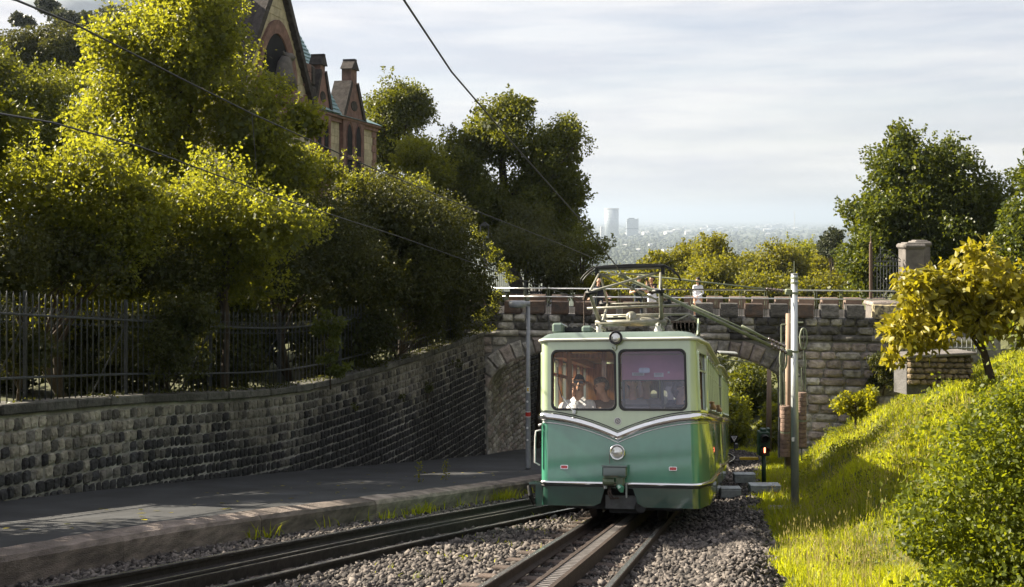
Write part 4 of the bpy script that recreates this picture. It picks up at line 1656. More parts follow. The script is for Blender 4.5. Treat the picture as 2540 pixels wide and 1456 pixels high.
for z in (2.05, 1.68): q.box((.52, .5, z), (.98, .05, .03))
tpart(q, 'cab_partition', 'box_dark')
q = MB()
q.quad((.62, .52, 1.7), (.99, .52, 1.7), (.99, .52, 2.03), (.62, .52, 2.03))
tpart(q, 'partition_pane', 'tram_glass')
q = MB()
q.box((0, .33, 1.52), (2.0, .5, .12))
tpart(q, 'dashboard', 'box_dark')
q = MB()
for x in (-.9, -.35): q.box((x, 1.15, 1.9), (.07, .07, 1.3))
q.box((-.62, 1.15, 2.45), (.6, .06, .08))
tpart(q, 'door_post', 'tram_wood')
# --- roof equipment and pantograph
for (x, w, h) in ((-.97, .17, .16), (-.52, .16, .11)):
    q = MB()
    q.box((x, .75, ZTOP + .05 + h / 2), (w, .5, h), bev=.03)
    tpart(q, 'roof_box', 'tram_roof')
q = MB()
q.box((-.78, 1.1, ZTOP + .12), (.5, .8, .05))
for k in range(6): q.box((-.98 + k * .08, 1.1, ZTOP + .155), (.05, .8, .02))
tpart(q, 'roof_grid', 'black_iron')
q = MB()
q.box((.92, 1.0, ZTOP + .2), (.36, .9, .03))
for k in range(6): q.box((.77 + k * .06, 1.0, ZTOP + .15), (.012, .9, .1))
q.tube([(.8, .7, ZTOP), (.8, .7, ZTOP + .2)], .02, 8)
q.tube([(1.05, .7, ZTOP), (1.05, .7, ZTOP + .2)], .02, 8)
tpart(q, 'resistor_grid', 'rail_rust')
q = MB()
q.prism([(1.12, .45, ZTOP), (1.12, 1.35, ZTOP), (1.12, 1.1, ZTOP + .28), (1.12, .9, ZTOP + .28)], (.02, 0, 0))
tpart(q, 'roof_plate', 'tram_pale')

PY = 1.72
PW, KW, TW = .52, .52, .52
ZH, ZK, ZC = 3.02, 3.42, 3.84
hub = {}
q = MB()
q.smooth = True
for dy in (-.1, .14): q.tube([(-.55, PY + dy, ZH), (.57, PY + dy, ZH)], .042, 12)
for x in (-.48, .5):
    q.tube([(x, PY - .5, ZH - .07), (x, PY + .5, ZH - .07)], .02, 8)
pf = tpart(q, 'pantograph_frame', 'panto_paint')
for x in (-.46, .48):
    q = MB()
    q.smooth = True
    q.lathe((x, PY - .35, ZTOP + .03), (0, 0, 1), [(0, .06), (.05, .075), (.08, .05), (.12, .065), (.17, .04), (.22, .05)], 14)
    tpart(q, 'roof_insulator', 'tram_rim', pf)
q = MB()
q.smooth = True
for sg in (-1, 1):
    for (dy, hw, kw, r0) in ((-.78, .50, .55, .036), (.72, .46, .47, .028)):
        q.tube([(sg * hw + .01, PY, ZH), (sg * kw + .01, PY + dy, ZK)], [r0, r0 * .72], 10)
tpart(q, 'lower_arm', 'panto_paint', pf)
q = MB()
q.smooth = True
for sg in (-1, 1):
    q.tube([(sg * .55 + .01, PY - .78, ZK), (sg * .50 + .01, PY - .03, ZC)], .02, 8)
    q.tube([(sg * .47 + .01, PY + .72, ZK), (sg * .49 + .01, PY + .03, ZC)], .017, 8)
q.tube([(-.53, PY - .78, ZK + .02), (.5, PY - .03, ZC - .01)], .019, 8)
q.tube([(-.47, PY - .03, ZC - .02), (.48, PY + .72, ZK)], .017, 8)
q.tube([(-.5, PY, ZC - .02), (.52, PY, ZC - .02)], .014, 8)
tpart(q, 'upper_arm', 'panto_paint', pf)
q = MB()
q.smooth = True
for dy, zz in ((-.78, ZK), (.72, ZK)):
    q.tube([(-.60, PY + dy, zz), (-.42, PY + dy, zz)], .03, 8)
    q.tube([(.44, PY + dy, zz), (.62, PY + dy, zz)], .03, 8)
    q.tube([(-.56, PY + dy, zz - .07), (-.56, PY + dy, zz + .06)], .024, 8)
    q.tube([(.58, PY + dy, zz - .07), (.58, PY + dy, zz + .06)], .024, 8)
tpart(q, 'knuckle', 'black_iron', pf)
q = MB()
q.smooth = True
q.tube([(-.57, PY + .72, ZK), (.6, PY + .72, ZK)], .012, 6)
q.tube([(-.75, PY + .3, ZH + .28), (.78, PY + .5, ZH + .33)], .022, 8)
q.tube([(-.6, PY + .9, ZH + .22), (.9, PY + .9, ZH + .22)], .02, 8)
q.tube([(-.45, PY + .5, ZH + .15), (.55, PY + .5, ZH + .15)], .013, 8)
tpart(q, 'cross_tube', 'panto_paint', pf)
for dy in (-.08, .1):
    q = MB()
    q.smooth = True
    bow = [(-.80, -.20), (-.79, -.14), (-.74, -.08), (-.66, -.01), (-.56, .045), (-.4, .06), (0, .07), (.4, .06), (.57, .045), (.67, -.01), (.75, -.08), (.80, -.14), (.815, -.2)]
    q.tube([(x + .01, PY + dy, ZC + .05 + z) for x, z in bow], .014, 8)
    tpart(q, 'collector_horn', 'black_iron', pf)
q = MB()
q.box((.01, PY + .01, ZC + .085), (1.12, .22, .05), bev=.015)
for x in (-.53, .55): q.box((x, PY, ZC + .02), (.05, .16, .14), bev=.01)
tpart(q, 'collector_head', 'black_iron', pf)
q = MB()
q.smooth = True
q.lathe((.02, PY + .05, ZH + .1), (0, -1, 0), [(-.1, .07), (0, .09), (.02, .09), (.03, .05)], 18)
q.tube([(.02, PY - .12, ZH - .05), (.02, PY - .12, ZH + .14)], .018, 8)
for (x0, x1) in ((.1, .42), (.12, .6)):
    q.tube([(x0, PY + .3, ZH + .02), (x0 + .05, PY + .3, ZH + .1), (x1, PY + .3, ZH + .08), (x1 + .04, PY + .3, ZH)], .014, 6)
q.tube([(.62, PY + .1, ZH - .02), (.95, PY + .1, ZH + .13)], .013, 6)
q.tube([(.95, PY + .1, ZH + .13), (1.1, PY + .4, ZH + .02)], .02, 6)
tpart(q, 'pantograph_spring', 'panto_paint', pf)
q = MB()
q.tube([(-.64, PY - .7, ZH - .2), (-.64, PY - .7, ZH + .3)], .012, 6)
q.tube([(-.64, PY - .7, ZH + .3), (-.60, PY - .7, ZH + .42)], .03, 6)
tpart(q, 'roof_rod', 'rail_rust', pf)

car2 = make_car('green_railcar', 'second green railcar coupled behind the first, only its right windows showing', car_frame(20.4, 13.5, 11.3, 1.0, dx=-.02), 6.1)

# ================================================================ people
def person(label, M, caps, hair=None, hairmat='hair_black', extras=(), voxel=.012, loc=None, group=None):
    """caps: (p0, r0, p1, r1, material): one continuous body grown over these limbs; M: local -> world"""
    t = thing('person', label, 'person', mw=M, group=group)
    def blob(capsules, vox, smooth_it=3):
        bm = bmesh.new()
        for (a, r0, b, r1) in capsules:
            a, b = Vector(a), Vector(b)
            for p, r in ((a, r0), (b, r1)):
                bmesh.ops.create_icosphere(bm, subdivisions=2, radius=r, matrix=Matrix.Translation(p))
            d = b - a
            if d.length > 1e-4:
                q_ = d.to_track_quat('Z', 'Y').to_matrix().to_4x4()
                bmesh.ops.create_cone(bm, cap_ends=True, segments=12, radius1=r0, radius2=r1, depth=d.length, matrix=Matrix.Translation((a + b) / 2) @ q_)
        me = bpy.data.meshes.new('body')
        bm.to_mesh(me)
        bm.free()
        tmp = bpy.data.objects.new('tmp', me)
        C.objects.link(tmp)
        md = tmp.modifiers.new('r', 'REMESH')
        md.mode = 'VOXEL'
        md.voxel_size = vox
        dg = bpy.context.evaluated_depsgraph_get()
        out = bpy.data.meshes.new_from_object(tmp.evaluated_get(dg))
        bpy.data.objects.remove(tmp)
        bpy.data.meshes.remove(me)
        bm = bmesh.new()
        bm.from_mesh(out)
        for _ in range(smooth_it): bmesh.ops.smooth_vert(bm, verts=bm.verts, factor=.5, use_axis_x=True, use_axis_y=True, use_axis_z=True)
        bm.to_mesh(out)
        bm.free()
        out.polygons.foreach_set('use_smooth', np.ones(len(out.polygons), bool))
        return out
    me = blob([c[:4] for c in caps], voxel)
    mats = []
    for c in caps:
        if c[4] not in mats: mats.append(c[4])
    me.materials.clear()
    for m in mats: me.materials.append(MATS[m])
    cen = np.zeros(len(me.polygons) * 3, np.float32)
    me.polygons.foreach_get('center', cen)
    cen = cen.reshape(-1, 3)
    best, bi = np.full(len(cen), 9e9), np.zeros(len(cen), np.int32)
    for c in caps:
        a, b = np.array(c[0]), np.array(c[2])
        ab = b - a
        q_ = np.clip(((cen - a) @ ab) / (ab @ ab + 1e-9), 0, 1)
        dist = np.linalg.norm(cen - a - q_[:, None] * ab, axis=1) - (c[1] + (c[3] - c[1]) * q_)
        m = dist < best
        best[m] = dist[m]
        bi[m] = mats.index(c[4])
    me.polygons.foreach_set('material_index', bi)
    link('body', me, t, True)
    if hair:
        hm = blob(hair, .01, 2)
        hm.materials.clear()
        hm.materials.append(MATS[hairmat])
        link('hair', hm, t, True)
    for (nm, mat, fn) in extras:
        q_ = MB()
        fn(q_)
        q_.build(nm, mat, t, True)
    return t


def head(c, skin='skin', s=1.0, look=(0, -1, 0), up=(0, 0, 1)):
    """skull, jaw, nose, brow, ears round head centre c (facing look)"""
    c = Vector(c)
    f = Vector(look).normalized()
    u = (Vector(up) - f * Vector(up).dot(f)).normalized()
    r = f.cross(u)
    def q(x, y, z): return tuple(c + r * x * s + f * y * s + u * z * s)
    return [(q(0, -.015, .035), .083 * s, q(0, .02, .03), .078 * s, skin), (q(0, .035, -.045), .056 * s, q(0, .05, -.075), .044 * s, skin),
            (q(0, .088, .015), .010 * s, q(0, .106, -.022), .015 * s, skin), (q(-.035, .078, .034), .017 * s, q(.035, .078, .034), .017 * s, skin),
            (q(-.083, .0, .01), .016 * s, q(-.083, -.005, -.025), .010 * s, skin), (q(.083, .0, .01), .016 * s, q(.083, -.005, -.025), .010 * s, skin),
            (q(-.018, .09, -.058), .009 * s, q(.018, .09, -.058), .009 * s, skin)], q


def eyes(q, s=1.0):
    def fn(mb):
        mb.smooth = True
        for x in (-.033, .033):
            p = q(x, .086, .018)
            mb.lathe(p, (0, 0, 1), [(-.008, .002), (-.005, .008), (0, .010), (.005, .008), (.008, .002)], 8)
    return ('eyes', 'navy_ink', fn)


def hand(w, d, side, skin, curl=.4, s=1.0):
    """palm, four unequal bent fingers and a thumb leaving the side of the palm; w wrist, d pointing direction"""
    w, d, side = Vector(w), Vector(d).normalized(), Vector(side).normalized()
    n = d.cross(side)
    pc = w + d * .085 * s
    out = [(tuple(w), .026 * s, tuple(w + d * .03 * s), .028 * s, skin), (tuple(w + d * .03 * s - side * .022 * s), .017 * s, tuple(pc - side * .03 * s), .015 * s, skin), (tuple(w + d * .03 * s + side * .022 * s), .017 * s, tuple(pc + side * .03 * s), .015 * s, skin)]
    for k, l in ((-1.5, .058), (-.5, .074), (.5, .078), (1.5, .07)):
        b = pc + side * k * .021 * s
        m = b + (d - n * curl * .5).normalized() * l * .5 * s
        e = m + (d - n * curl * 1.6).normalized() * l * .5 * s
        out += [(tuple(b), .0095 * s, tuple(m), .009 * s, skin), (tuple(m), .009 * s, tuple(e), .0075 * s, skin)]
    b = w + d * .03 * s + side * .03 * s
    m = b + (d * .6 + side * .8).normalized() * .04 * s
    e = m + (d * .9 + side * .25 - n * .3).normalized() * .03 * s
    out += [(tuple(b), .013 * s, tuple(m), .011 * s, skin), (tuple(m), .011 * s, tuple(e), .009 * s, skin)]
    return out


def torso(hip, neck, sw, shirt, belly=.13, chest=.125, hipr=.12):
    h, n = Vector(hip), Vector(neck)
    u = n - h
    return [(tuple(h + Vector((-.07, 0, 0))), hipr, tuple(h + Vector((.07, 0, 0))), hipr, shirt),
            (tuple(h + u * .35 + Vector((-.06, 0, 0))), belly, tuple(h + u * .35 + Vector((.06, 0, 0))), belly, shirt),
            (tuple(h + u * .68 + Vector((-.08, 0, 0))), chest, tuple(h + u * .68 + Vector((.08, 0, 0))), chest, shirt),
            (tuple(h + u * .9 + Vector((-sw, 0, -.01))), .062, tuple(h + u * .9 + Vector((sw, 0, -.01))), .062, shirt),
            (tuple(h + u * .35), belly, tuple(h + u * .68), chest, shirt), (tuple(h), hipr, tuple(h + u * .35), belly, shirt)]


def limb(a, b, c, r0, r1, r2, m1, m2):
    return [(tuple(a), r0, tuple(b), r1, m1), (tuple(b), r1, tuple(c), r2, m2)]


def arm(sh, el, wr, shirt, skin, side, curl=.4, d=None, long=False, r=.05):
    sh, el, wr = Vector(sh), Vector(el), Vector(wr)
    mid = sh.lerp(el, .62)
    fd = (wr - el).normalized()
    out = [(tuple(sh), r, tuple(mid), r * .9, shirt), (tuple(mid), r * .82, tuple(el), r * .72, shirt if long else skin), (tuple(el), r * .74, tuple(el.lerp(wr, .35)), r * .76, shirt if long else skin), (tuple(el.lerp(wr, .35)), r * .74, tuple(wr), r * .5, shirt if long else skin)]
    return out + hand(wr, d if d is not None else fd, side, skin, curl)


def legs(hz, spread, pants, shoe, skin=None, knee=None, fwd=0.0):
    out = []
    for sg in (-1, 1):
        h, k, a = Vector((sg * .085, 0, hz)), Vector((sg * (.09 + spread * .4), -.03, hz * .52)), Vector((sg * (.09 + spread), .02, .09))
        out += [(tuple(h), .092, tuple(k), .062, pants), (tuple(k), .062, tuple(k.lerp(a, .35)), .058, skin or pants), (tuple(k.lerp(a, .35)), .056, tuple(a), .04, skin or pants),
                (tuple(a), .042, (a.x, a.y - .04, .05), .045, shoe), ((a.x, a.y + .02, .045), .042, (a.x + sg * .03, a.y - .16, .038), .036, shoe)]
    return out


def facing(o, yaw, roll=0.0):
    return Matrix.Translation(Vector(o)) @ Matrix.Rotation(R(yaw), 4, 'Z') @ Matrix.Rotation(R(roll), 4, 'Y')


ZD = -3.96                                              # bridge deck


def on_deck(px, d, dz=0):
    p = P(px, 700, d)
    return (p.x, d, ZD + dz)


# bald man leaning on the parapet
H = 1.72
hd, hq = head((0, -.12, 1.57), 'skin', 1.0, (.05, -1, -.35))
caps = hd + [((0, -.06, 1.36), .058, (0, -.1, 1.5), .055, 'skin')] + torso((0, .04, .92), (0, -.06, 1.42), .17, 'cloth_navy', .15, .15, .13) + legs(.9, .05, 'cloth_jeans', 'black_iron')
caps += arm((-.2, -.05, 1.36), (-.30, -.04, 1.12), (-.36, -.2, .93), 'cloth_navy', 'skin', (1, 0, 0), .3, (-.3, -1, -.1)) + arm((.2, -.05, 1.36), (.29, -.08, 1.1), (.36, -.26, .95), 'cloth_navy', 'skin', (-1, 0, 0), .3, (.7, -1, -.1))
def cam_fn(q_):
    q_.box((0, -.24, 1.02), (.13, .07, .08), bev=.012)
    q_.tube([(0, -.26, 1.02), (0, -.33, 1.02)], .032, 12)
bald = person('bald man in a black T-shirt leaning over the bridge parapet, framed by the pantograph', facing(on_deck(1484, 37.9), 0), caps, None, 'skin', (eyes(hq),))
cm = thing('camera', 'small black camera hanging in front of the bald man on the bridge', 'camera', on_deck(1486, 37.55, 1.0))
q = MB(); q.box(Vector(on_deck(1486, 37.55, 1.03)), (.13, .07, .08), bev=.012); q.build('camera_body', 'black_gloss', cm)
q = MB(); q.tube([Vector(on_deck(1486, 37.5, 1.03)), Vector(on_deck(1486, 37.43, 1.03))], .032, 12); q.build('camera_lens', 'black_gloss', cm)

# man looking down at a device
hd, hq = head((0, -.05, 1.62), 'skin', 1.0, (.1, -1, -.45))
caps = hd + [((0, 0, 1.40), .058, (0, -.02, 1.54), .055, 'skin')] + torso((0, .02, .94), (0, 0, 1.46), .19, 'cloth_green', .155, .155, .13) + legs(.92, .06, 'cloth_jeans', 'black_iron')
caps += arm((-.22, 0, 1.39), (-.34, -.06, 1.10), (-.10, -.30, 1.22), 'cloth_green', 'skin', (0, 0, 1), .7, (.8, -.3, .35), r=.056) + arm((.22, 0, 1.39), (.34, -.06, 1.10), (.12, -.30, 1.22), 'cloth_green', 'skin', (0, 0, 1), .7, (-.8, -.3, .35), r=.056)
hq2 = hq
hairc = [(hq(0, -.03, .06), .075, hq(0, -.02, .085), .06)]
person('man in a dark green T-shirt looking down at the phone in his hands', facing(on_deck(1584, 38.4), 8), caps, hairc, 'hair_grey', (eyes(hq),))
ph = thing('phone', 'dark phone held in both hands by the man in the green T-shirt', 'phone', on_deck(1586, 38.06, 1.24))
q = MB(); q.box(Vector(on_deck(1586, 38.06, 1.26)), (.08, .02, .15), bev=.006); q.build('phone_body', 'black_gloss', ph)

# photographer with a camera at the face, side on
hd, hq = head((0, -.02, 1.58), 'skin_tan', 1.0, (-1, -.35, 0))
caps = hd + [((0, .02, 1.36), .052, (0, 0, 1.5), .05, 'skin_tan')] + torso((0, .02, .93), (0, .02, 1.42), .15, 'cloth_brown', .115, .12, .115) + legs(.92, .05, 'cloth_white', 'white_paint')
caps += [((-.06, .02, .95), .125, (.06, .02, .95), .125, 'cloth_white'), ((-.05, .02, .8), .12, (.05, .02, .8), .12, 'cloth_white')]
caps += arm((-.14, -.05, 1.37), (-.25, -.25, 1.22), (-.22, -.16, 1.50), 'cloth_brown', 'skin_tan', (0, -1, 0), .8, (-.2, .2, .8), r=.045) + arm((.16, .04, 1.37), (.0, -.28, 1.22), (-.14, -.16, 1.50), 'cloth_brown', 'skin_tan', (0, 1, 0), .8, (-.5, 0, .8), r=.045)
hairc = [(hq(0, -.03, .06), .088, hq(0, .02, .085), .072), (hq(0, -.06, .02), .075, hq(0, -.05, -.02), .06)]
person('photographer in a brown T-shirt and white trousers raising a camera to the face', facing(on_deck(1617, 38.9), 0), caps, hairc, 'hair_black', ())
cm = thing('camera', 'black camera raised to the face of the photographer in white trousers', 'camera', on_deck(1604, 38.75, 1.5))
q = MB(); q.box(Vector(on_deck(1605, 38.75, 1.58)), (.08, .1, .14), bev=.012); q.build('camera_body', 'black_gloss', cm)
q = MB(); q.tube([Vector(on_deck(1604, 38.75, 1.58)), Vector(on_deck(1599, 38.72, 1.58))], .035, 12); q.build('camera_lens', 'black_gloss', cm)

# woman in white
hd, hq = head((0, -.02, 1.56), 'skin_tan', .96, (-.75, -.7, -.12))
caps = hd + [((0, .02, 1.34), .045, (0, 0, 1.48), .045, 'skin_tan')] + torso((0, .02, .92), (0, .02, 1.40), .125, 'cloth_white', .095, .105, .115) + legs(.9, .03, 'skin_tan', 'white_paint', 'skin_tan')
caps += [((-.05, .02, .94), .12, (.05, .02, .94), .12, 'cloth_white'), ((-.05, .02, .74), .128, (.05, .02, .74), .128, 'cloth_white')]
caps += arm((-.15, 0, 1.35), (-.2, -.08, 1.12), (-.22, -.26, .98), 'cloth_white', 'skin_tan', (1, 0, 0), .3, (-.4, -1, -.2), True, .042) + arm((.15, 0, 1.35), (.19, -.1, 1.1), (-.06, -.28, .97), 'cloth_white', 'skin_tan', (-1, 0, 0), .3, (-.8, -.6, -.3), True, .042)
hairc = [(hq(0, -.03, .06), .09, hq(0, .0, .07), .082), (hq(0, -.07, .02), .085, hq(.02, -.08, -.2), .05), (hq(-.06, -.03, 0), .05, hq(-.075, -.02, -.12), .03)]
person('woman with long black hair in a white top and skirt standing on the bridge', facing(on_deck(1731, 38.4), 0), caps, hairc, 'hair_black', (eyes(hq),))


# --- inside the railcar (coordinates of the car)
def in_car(x, y, z, yaw=0): return CARM @ Matrix.Translation(Vector((x, y, z))) @ Matrix.Rotation(R(yaw), 4, 'Z') @ Matrix.Rotation(R(-9), 4, 'X')


def seated(shirt, skin, look, headc=(0, -.03, .86), sw=.18, long=False, up=(0, 0, 1), lean=(0, 0, 0), s=1.0, neckm=None):
    hd, hq_ = head(headc, skin, s, look, up)
    hc = Vector(headc)
    nk = Vector((lean[0], lean[1], .60))
    caps_ = hd + [(tuple(nk + Vector((0, 0, -.02))), .06, tuple(hc + Vector((0, .01, -.08))), .056, skin)]
    caps_ += torso((0, .05, .1), tuple(nk), sw, shirt, .14, .145, .15)
    n_ = nk
    for sg in (-1, 1):
        caps_ += arm((sg * (sw + .02) + n_.x, n_.y, n_.z - .08), (sg * (sw + .08), -.06 + n_.y, .28), (sg * .13, -.32, .22), shirt, skin, (-sg, 0, 0), .4, long=long, r=.055)
        caps_ += [((sg * .09, .03, .08), .09, (sg * .13, -.38, .1), .07, 'cloth_jeans'), ((sg * .13, -.38, .1), .065, (sg * .13, -.36, -.32), .045, 'cloth_jeans'), ((sg * .13, -.36, -.33), .04, (sg * .13, -.5, -.36), .035, 'black_iron')]
    return caps_, hq_


# driver with sunglasses
caps, hq = seated('cloth_white', 'skin_tan', (.05, -1, -.02), (0, -.04, .83), .185)
def shades(mb):
    for x in (-.036, .036):
        c = Vector(hq(x, .098, .016))
        mb.prism([c + Vector((u, 0, v)) for u, v in roundrect(-.031, .031, -.021, .021, .012, 3)], (0, .02, 0))
    mb.box(hq(0, .1, .024), (.02, .012, .008))
    for sg in (-1, 1): mb.tube([hq(sg * .068, .09, .022), hq(sg * .088, .0, .018)], .005, 5)
def beard(mb):
    mb.smooth = True
    mb.tube([hq(-.032, .098, -.05), hq(-.012, .108, -.041), hq(.012, .108, -.041), hq(.032, .098, -.05)], [.005, .009, .009, .005], 6)
    mb.tube([hq(0, .098, -.085), hq(0, .088, -.115)], [.016, .02], 8)
def collar(mb):
    for sg in (-1, 1):
        mb.prism([(sg * .02, -.165, .545), (sg * .075, -.08, .625), (sg * .12, -.10, .575), (sg * .085, -.185, .50)], (0, -.012, .006))
    mb.box((.0, -.185, .46), (.035, .012, .16), M=Matrix.Rotation(.12, 3, 'X'))
def placket(mb):
    mb.box((.0, -.205, .43), (.006, .006, .12))
    for k in range(3): mb.lathe((.014, -.195 - .006 * k, .47 - k * .035), (0, -1, 0), [(0, .005), (.006, .004)], 8)
    mb.tube([(.1 + .03 * math.cos(a), -.185, .42 + .03 * math.sin(a)) for a in np.linspace(.2, math.pi - .2, 9)], .003, 4)
hairc = [(hq(0, -.03, .075), .083, hq(0, .025, .085), .07), (hq(-.07, -.02, .04), .026, hq(-.07, .02, .06), .02), (hq(.07, -.02, .04), .026, hq(.07, .02, .06), .02)]
person('driver in a white polo shirt with dark sunglasses and a goatee behind the left windscreen', in_car(-.70, .78, 1.18, 0), caps, hairc, 'hair_black',
       (('sunglasses', 'black_gloss', shades), ('beard', 'hair_black', beard), ('collar', 'cloth_white', collar), ('placket', 'navy_ink', placket)))

# passenger leaning towards the driver
caps, hq = seated('cloth_taupe', 'skin', (-.8, -.5, -.32), (-.10, -.08, .80), .2, lean=(-.03, -.03, 0), up=(-.25, 0, 1))
hairc = [(hq(0, -.03, .06), .088, hq(0, .02, .075), .08), (hq(0, -.06, .02), .08, hq(0, -.07, -.02), .062)]
person('grey haired man in a taupe T-shirt leaning across to the driver', in_car(-.26, .86, 1.17, 0), caps, hairc, 'hair_grey', (eyes(hq),))
for (lab, x, y, z, sh, hm, lk, sc, yw) in (
        ('passenger with wavy ginger hair sitting behind the driver', -.93, 1.6, 1.16, 'cloth_grey', 'hair_brown', (.3, -1, 0), 1.1, 0),
        ('dark haired passenger half hidden between the driver and the taupe man', -.52, 1.7, 1.17, 'cloth_red', 'hair_brown', (.4, -1, 0), 1.0, 0),
        ('passenger in a red cap behind the right windscreen', .28, 1.25, 1.22, 'cloth_grey', None, (-.5, -1, -.1), 1.0, 0),
        ('dark haired passenger at the left edge of the right windscreen', .10, 1.0, 1.2, 'cloth_grey', 'hair_black', (.2, -1, 0), 1.0, 0),
        ('dark silhouetted passenger behind the glass partition on the right', .80, 1.5, 1.2, 'cloth_navy', 'hair_black', (-.6, -1, 0), 1.0, 0),
        ('fair haired child passenger at the nose window on the right', .80, 1.15, 1.12, 'cloth_navy', 'hair_brown', (1, -.4, 0), .9, 0)):
    caps, hq = seated(sh, 'skin', lk, (0, -.03, .82), .17, s=sc)
    hairc = [(hq(0, -.03, .06), .092, hq(0, .0, .075), .088), (hq(0, -.06, .0), .088, hq(0, -.06, -.08), .06)]
    ex = ()
    if hm is None:
        hairc = [(hq(0, -.02, .055), .09, hq(0, .02, .07), .084), (hq(0, .08, .04), .03, hq(0, .13, .03), .02)]
    person(lab, in_car(x, y, z, yw), caps, hairc, hm or 'cloth_red', (eyes(hq),), voxel=.016)
# two passengers resting an arm on the sill of the side windows
for lab, y in (('passenger resting an elbow on the sill of the first side window', 1.55), ('passenger resting an elbow on the sill of a side window farther back', 4.35)):
    hd, hq = head((0, 0, .80), 'skin', 1.0, (.3, -1, 0))
    caps = hd + [((0, .02, .58), .056, (0, .01, .72), .054, 'skin')] + torso((0, .04, .1), (0, .02, .62), .17, 'cloth_grey', .13, .135, .14)
    caps += arm((.2, .02, .53), (.38, .0, .47), (.35, -.22, .50), 'cloth_grey', 'skin', (1, 0, 0), .4, r=.055) + arm((-.2, .02, .53), (-.26, -.05, .28), (-.1, -.25, .25), 'cloth_grey', 'skin', (1, 0, 0), .4)
    hairc = [(hq(0, -.03, .06), .09, hq(0, .0, .075), .085)]
    person(lab, in_car(.92, y, 1.2), caps, hairc, 'hair_brown', (eyes(hq),), voxel=.016)

# ================================================================ street and railway furniture
V3 = Vector
# --- street lamp on the kerb
b = P(1310, 1172, 26.8)
b.z = RT(26.8) + .2
lamp_t = thing('street_lamp', 'slim grey street lamp with a flat round head and a red band, at the kerb', 'street lamp', b)
q = MB(); q.smooth = True
zt = -(752 - 540) * 26.8 / F
q.lathe((b.x, b.y, b.z), (0, 0, 1), [(0, .075), (.05, .075), (.06, .068), (1.9, .066), (1.95, .06), (zt - b.z, .052)], 14)
q.build('pole', 'lamp_grey', lamp_t)
q = MB(); q.smooth = True
q.lathe((b.x - .27, b.y, zt - .1), (0, 0, 1), [(0, .235), (.02, .245), (.14, .245), (.16, .2)], 28)
q.tube([(b.x - .1, b.y, zt - .02), (b.x + .055, b.y, zt - .02)], .07, 10)
hd_ = q.build('lamp_head', 'lamp_grey', lamp_t)
q = MB(); q.lathe((b.x - .27, b.y, zt - .112), (0, 0, 1), [(0, .19), (.01, .19)], 20); q.build('diffuser', 'tram_rim', hd_)
zr = -(1027 - 540) * 26.8 / F
q = MB(); q.lathe((b.x, b.y, zr - .055), (0, 0, 1), [(0, .0675), (.11, .0675)], 16); q.build('red_band', 'red_band', lamp_t)
for dz in (-.075, .058):
    q = MB(); q.lathe((b.x, b.y, zr + dz), (0, 0, 1), [(0, .067), (.02, .067)], 16); q.build('white_band', 'white_paint', lamp_t)
zs = -(966 - 540) * 26.8 / F
q = MB(); q.box((b.x, b.y - .068, zs), (.085, .008, .16)); st = q.build('sticker', 'white_paint', lamp_t)
q = MB(); q.prism([(b.x - .03, b.y - .075, zs + .05), (b.x + .03, b.y - .075, zs + .05), (b.x + .0, b.y - .075, zs + .01), (b.x + .03, b.y - .075, zs - .03), (b.x - .03, b.y - .075, zs - .03)], (0, .003, 0)); q.build('sticker_print', 'yellow_paint', st)
for (px_, py_) in ((1309, 995), (1306, 1060), (1308, 1090)):
    q = MB(); q.lathe((b.x - .02, b.y - .065, -(py_ - 540) * 26.8 / F), (0, -1, 0), [(0, .03), (.006, .03)], 10); q.build('sticker', 'white_paint', lamp_t)

# --- steel catenary pole with cantilevers
pb = P(1972, 1258, 17.5)
pole = thing('catenary_pole', 'tall galvanised steel catenary pole with two cantilever arms beside the railcar', 'catenary pole', pb)
ztop = -(680 - 540) * 17.5 / F
q = MB(); q.smooth = True
q.tube([pb - V3((0, 0, .3)), (pb.x - .012, pb.y, ztop)], [.071, .058], 8)
q.build('pole', 'galvanised', pole)
q = MB(); q.lathe((pb.x - .012, pb.y, ztop), (0, 0, 1), [(0, .062), (.012, .062), (.016, .03)], 12); q.build('pole_cap', 'lamp_grey', pole)
q = MB(); q.tube([P(1970, 700, 17.42), P(1970, 648, 17.42)], .007, 6); q.build('rod', 'sage_paint', pole)
for py_ in (690, 702, 727, 872):
    q = MB(); q.lathe(P(1971, py_ + 2, 17.5), (0, 0, 1), [(0, .07), (.035, .07)], 12); q.build('clamp', 'sage_paint', pole)
def insul(a, b_, n=5, r=.035):
    q_ = MB(); q_.smooth = True
    d_ = (b_ - a)
    pr = []
    for k in range(n):
        h0 = d_.length * k / n
        h1 = d_.length * (k + .5) / n
        pr += [(h0, r * .45), (h0 + .006, r), (h1, r), (h1 + .006, r * .45)]
    q_.lathe(a, d_, pr, 12)
    q_.build('insulator', 'insulator', pole)
tip = P(1548, 686, 16.9)
low = P(1912, 858, 17.45)
q = MB(); q.smooth = True
q.tube([tip, low], [.028, .031], 10)
q.build('cantilever_tube', 'sage_paint', pole)
q = MB(); q.smooth = True
q.tube([P(1840, 808, 17.3), P(1905, 842, 17.4)], .02, 8)
q.tube([P(1716, 757, 17.1), P(1905, 843, 17.4)], .015, 8)
q.build('cantilever_brace', 'sage_paint', pole)
q = MB(); q.smooth = True
q.tube([P(1566, 680, 16.95), P(1900, 717, 17.4)], .014, 8)
q.build('tie_rod', 'sage_paint', pole)
q = MB(); q.tube([P(1650, 717, 17.0), P(1912, 718, 17.4)], .007, 6); q.build('tie_rod', 'rail_rust', pole)
insul(P(1912, 855, 17.45), P(1955, 877, 17.5))
insul(P(1905, 840, 17.4), P(1952, 862, 17.5), 5, .03)
insul(P(1900, 717, 17.4), P(1945, 722, 17.5), 5, .03)
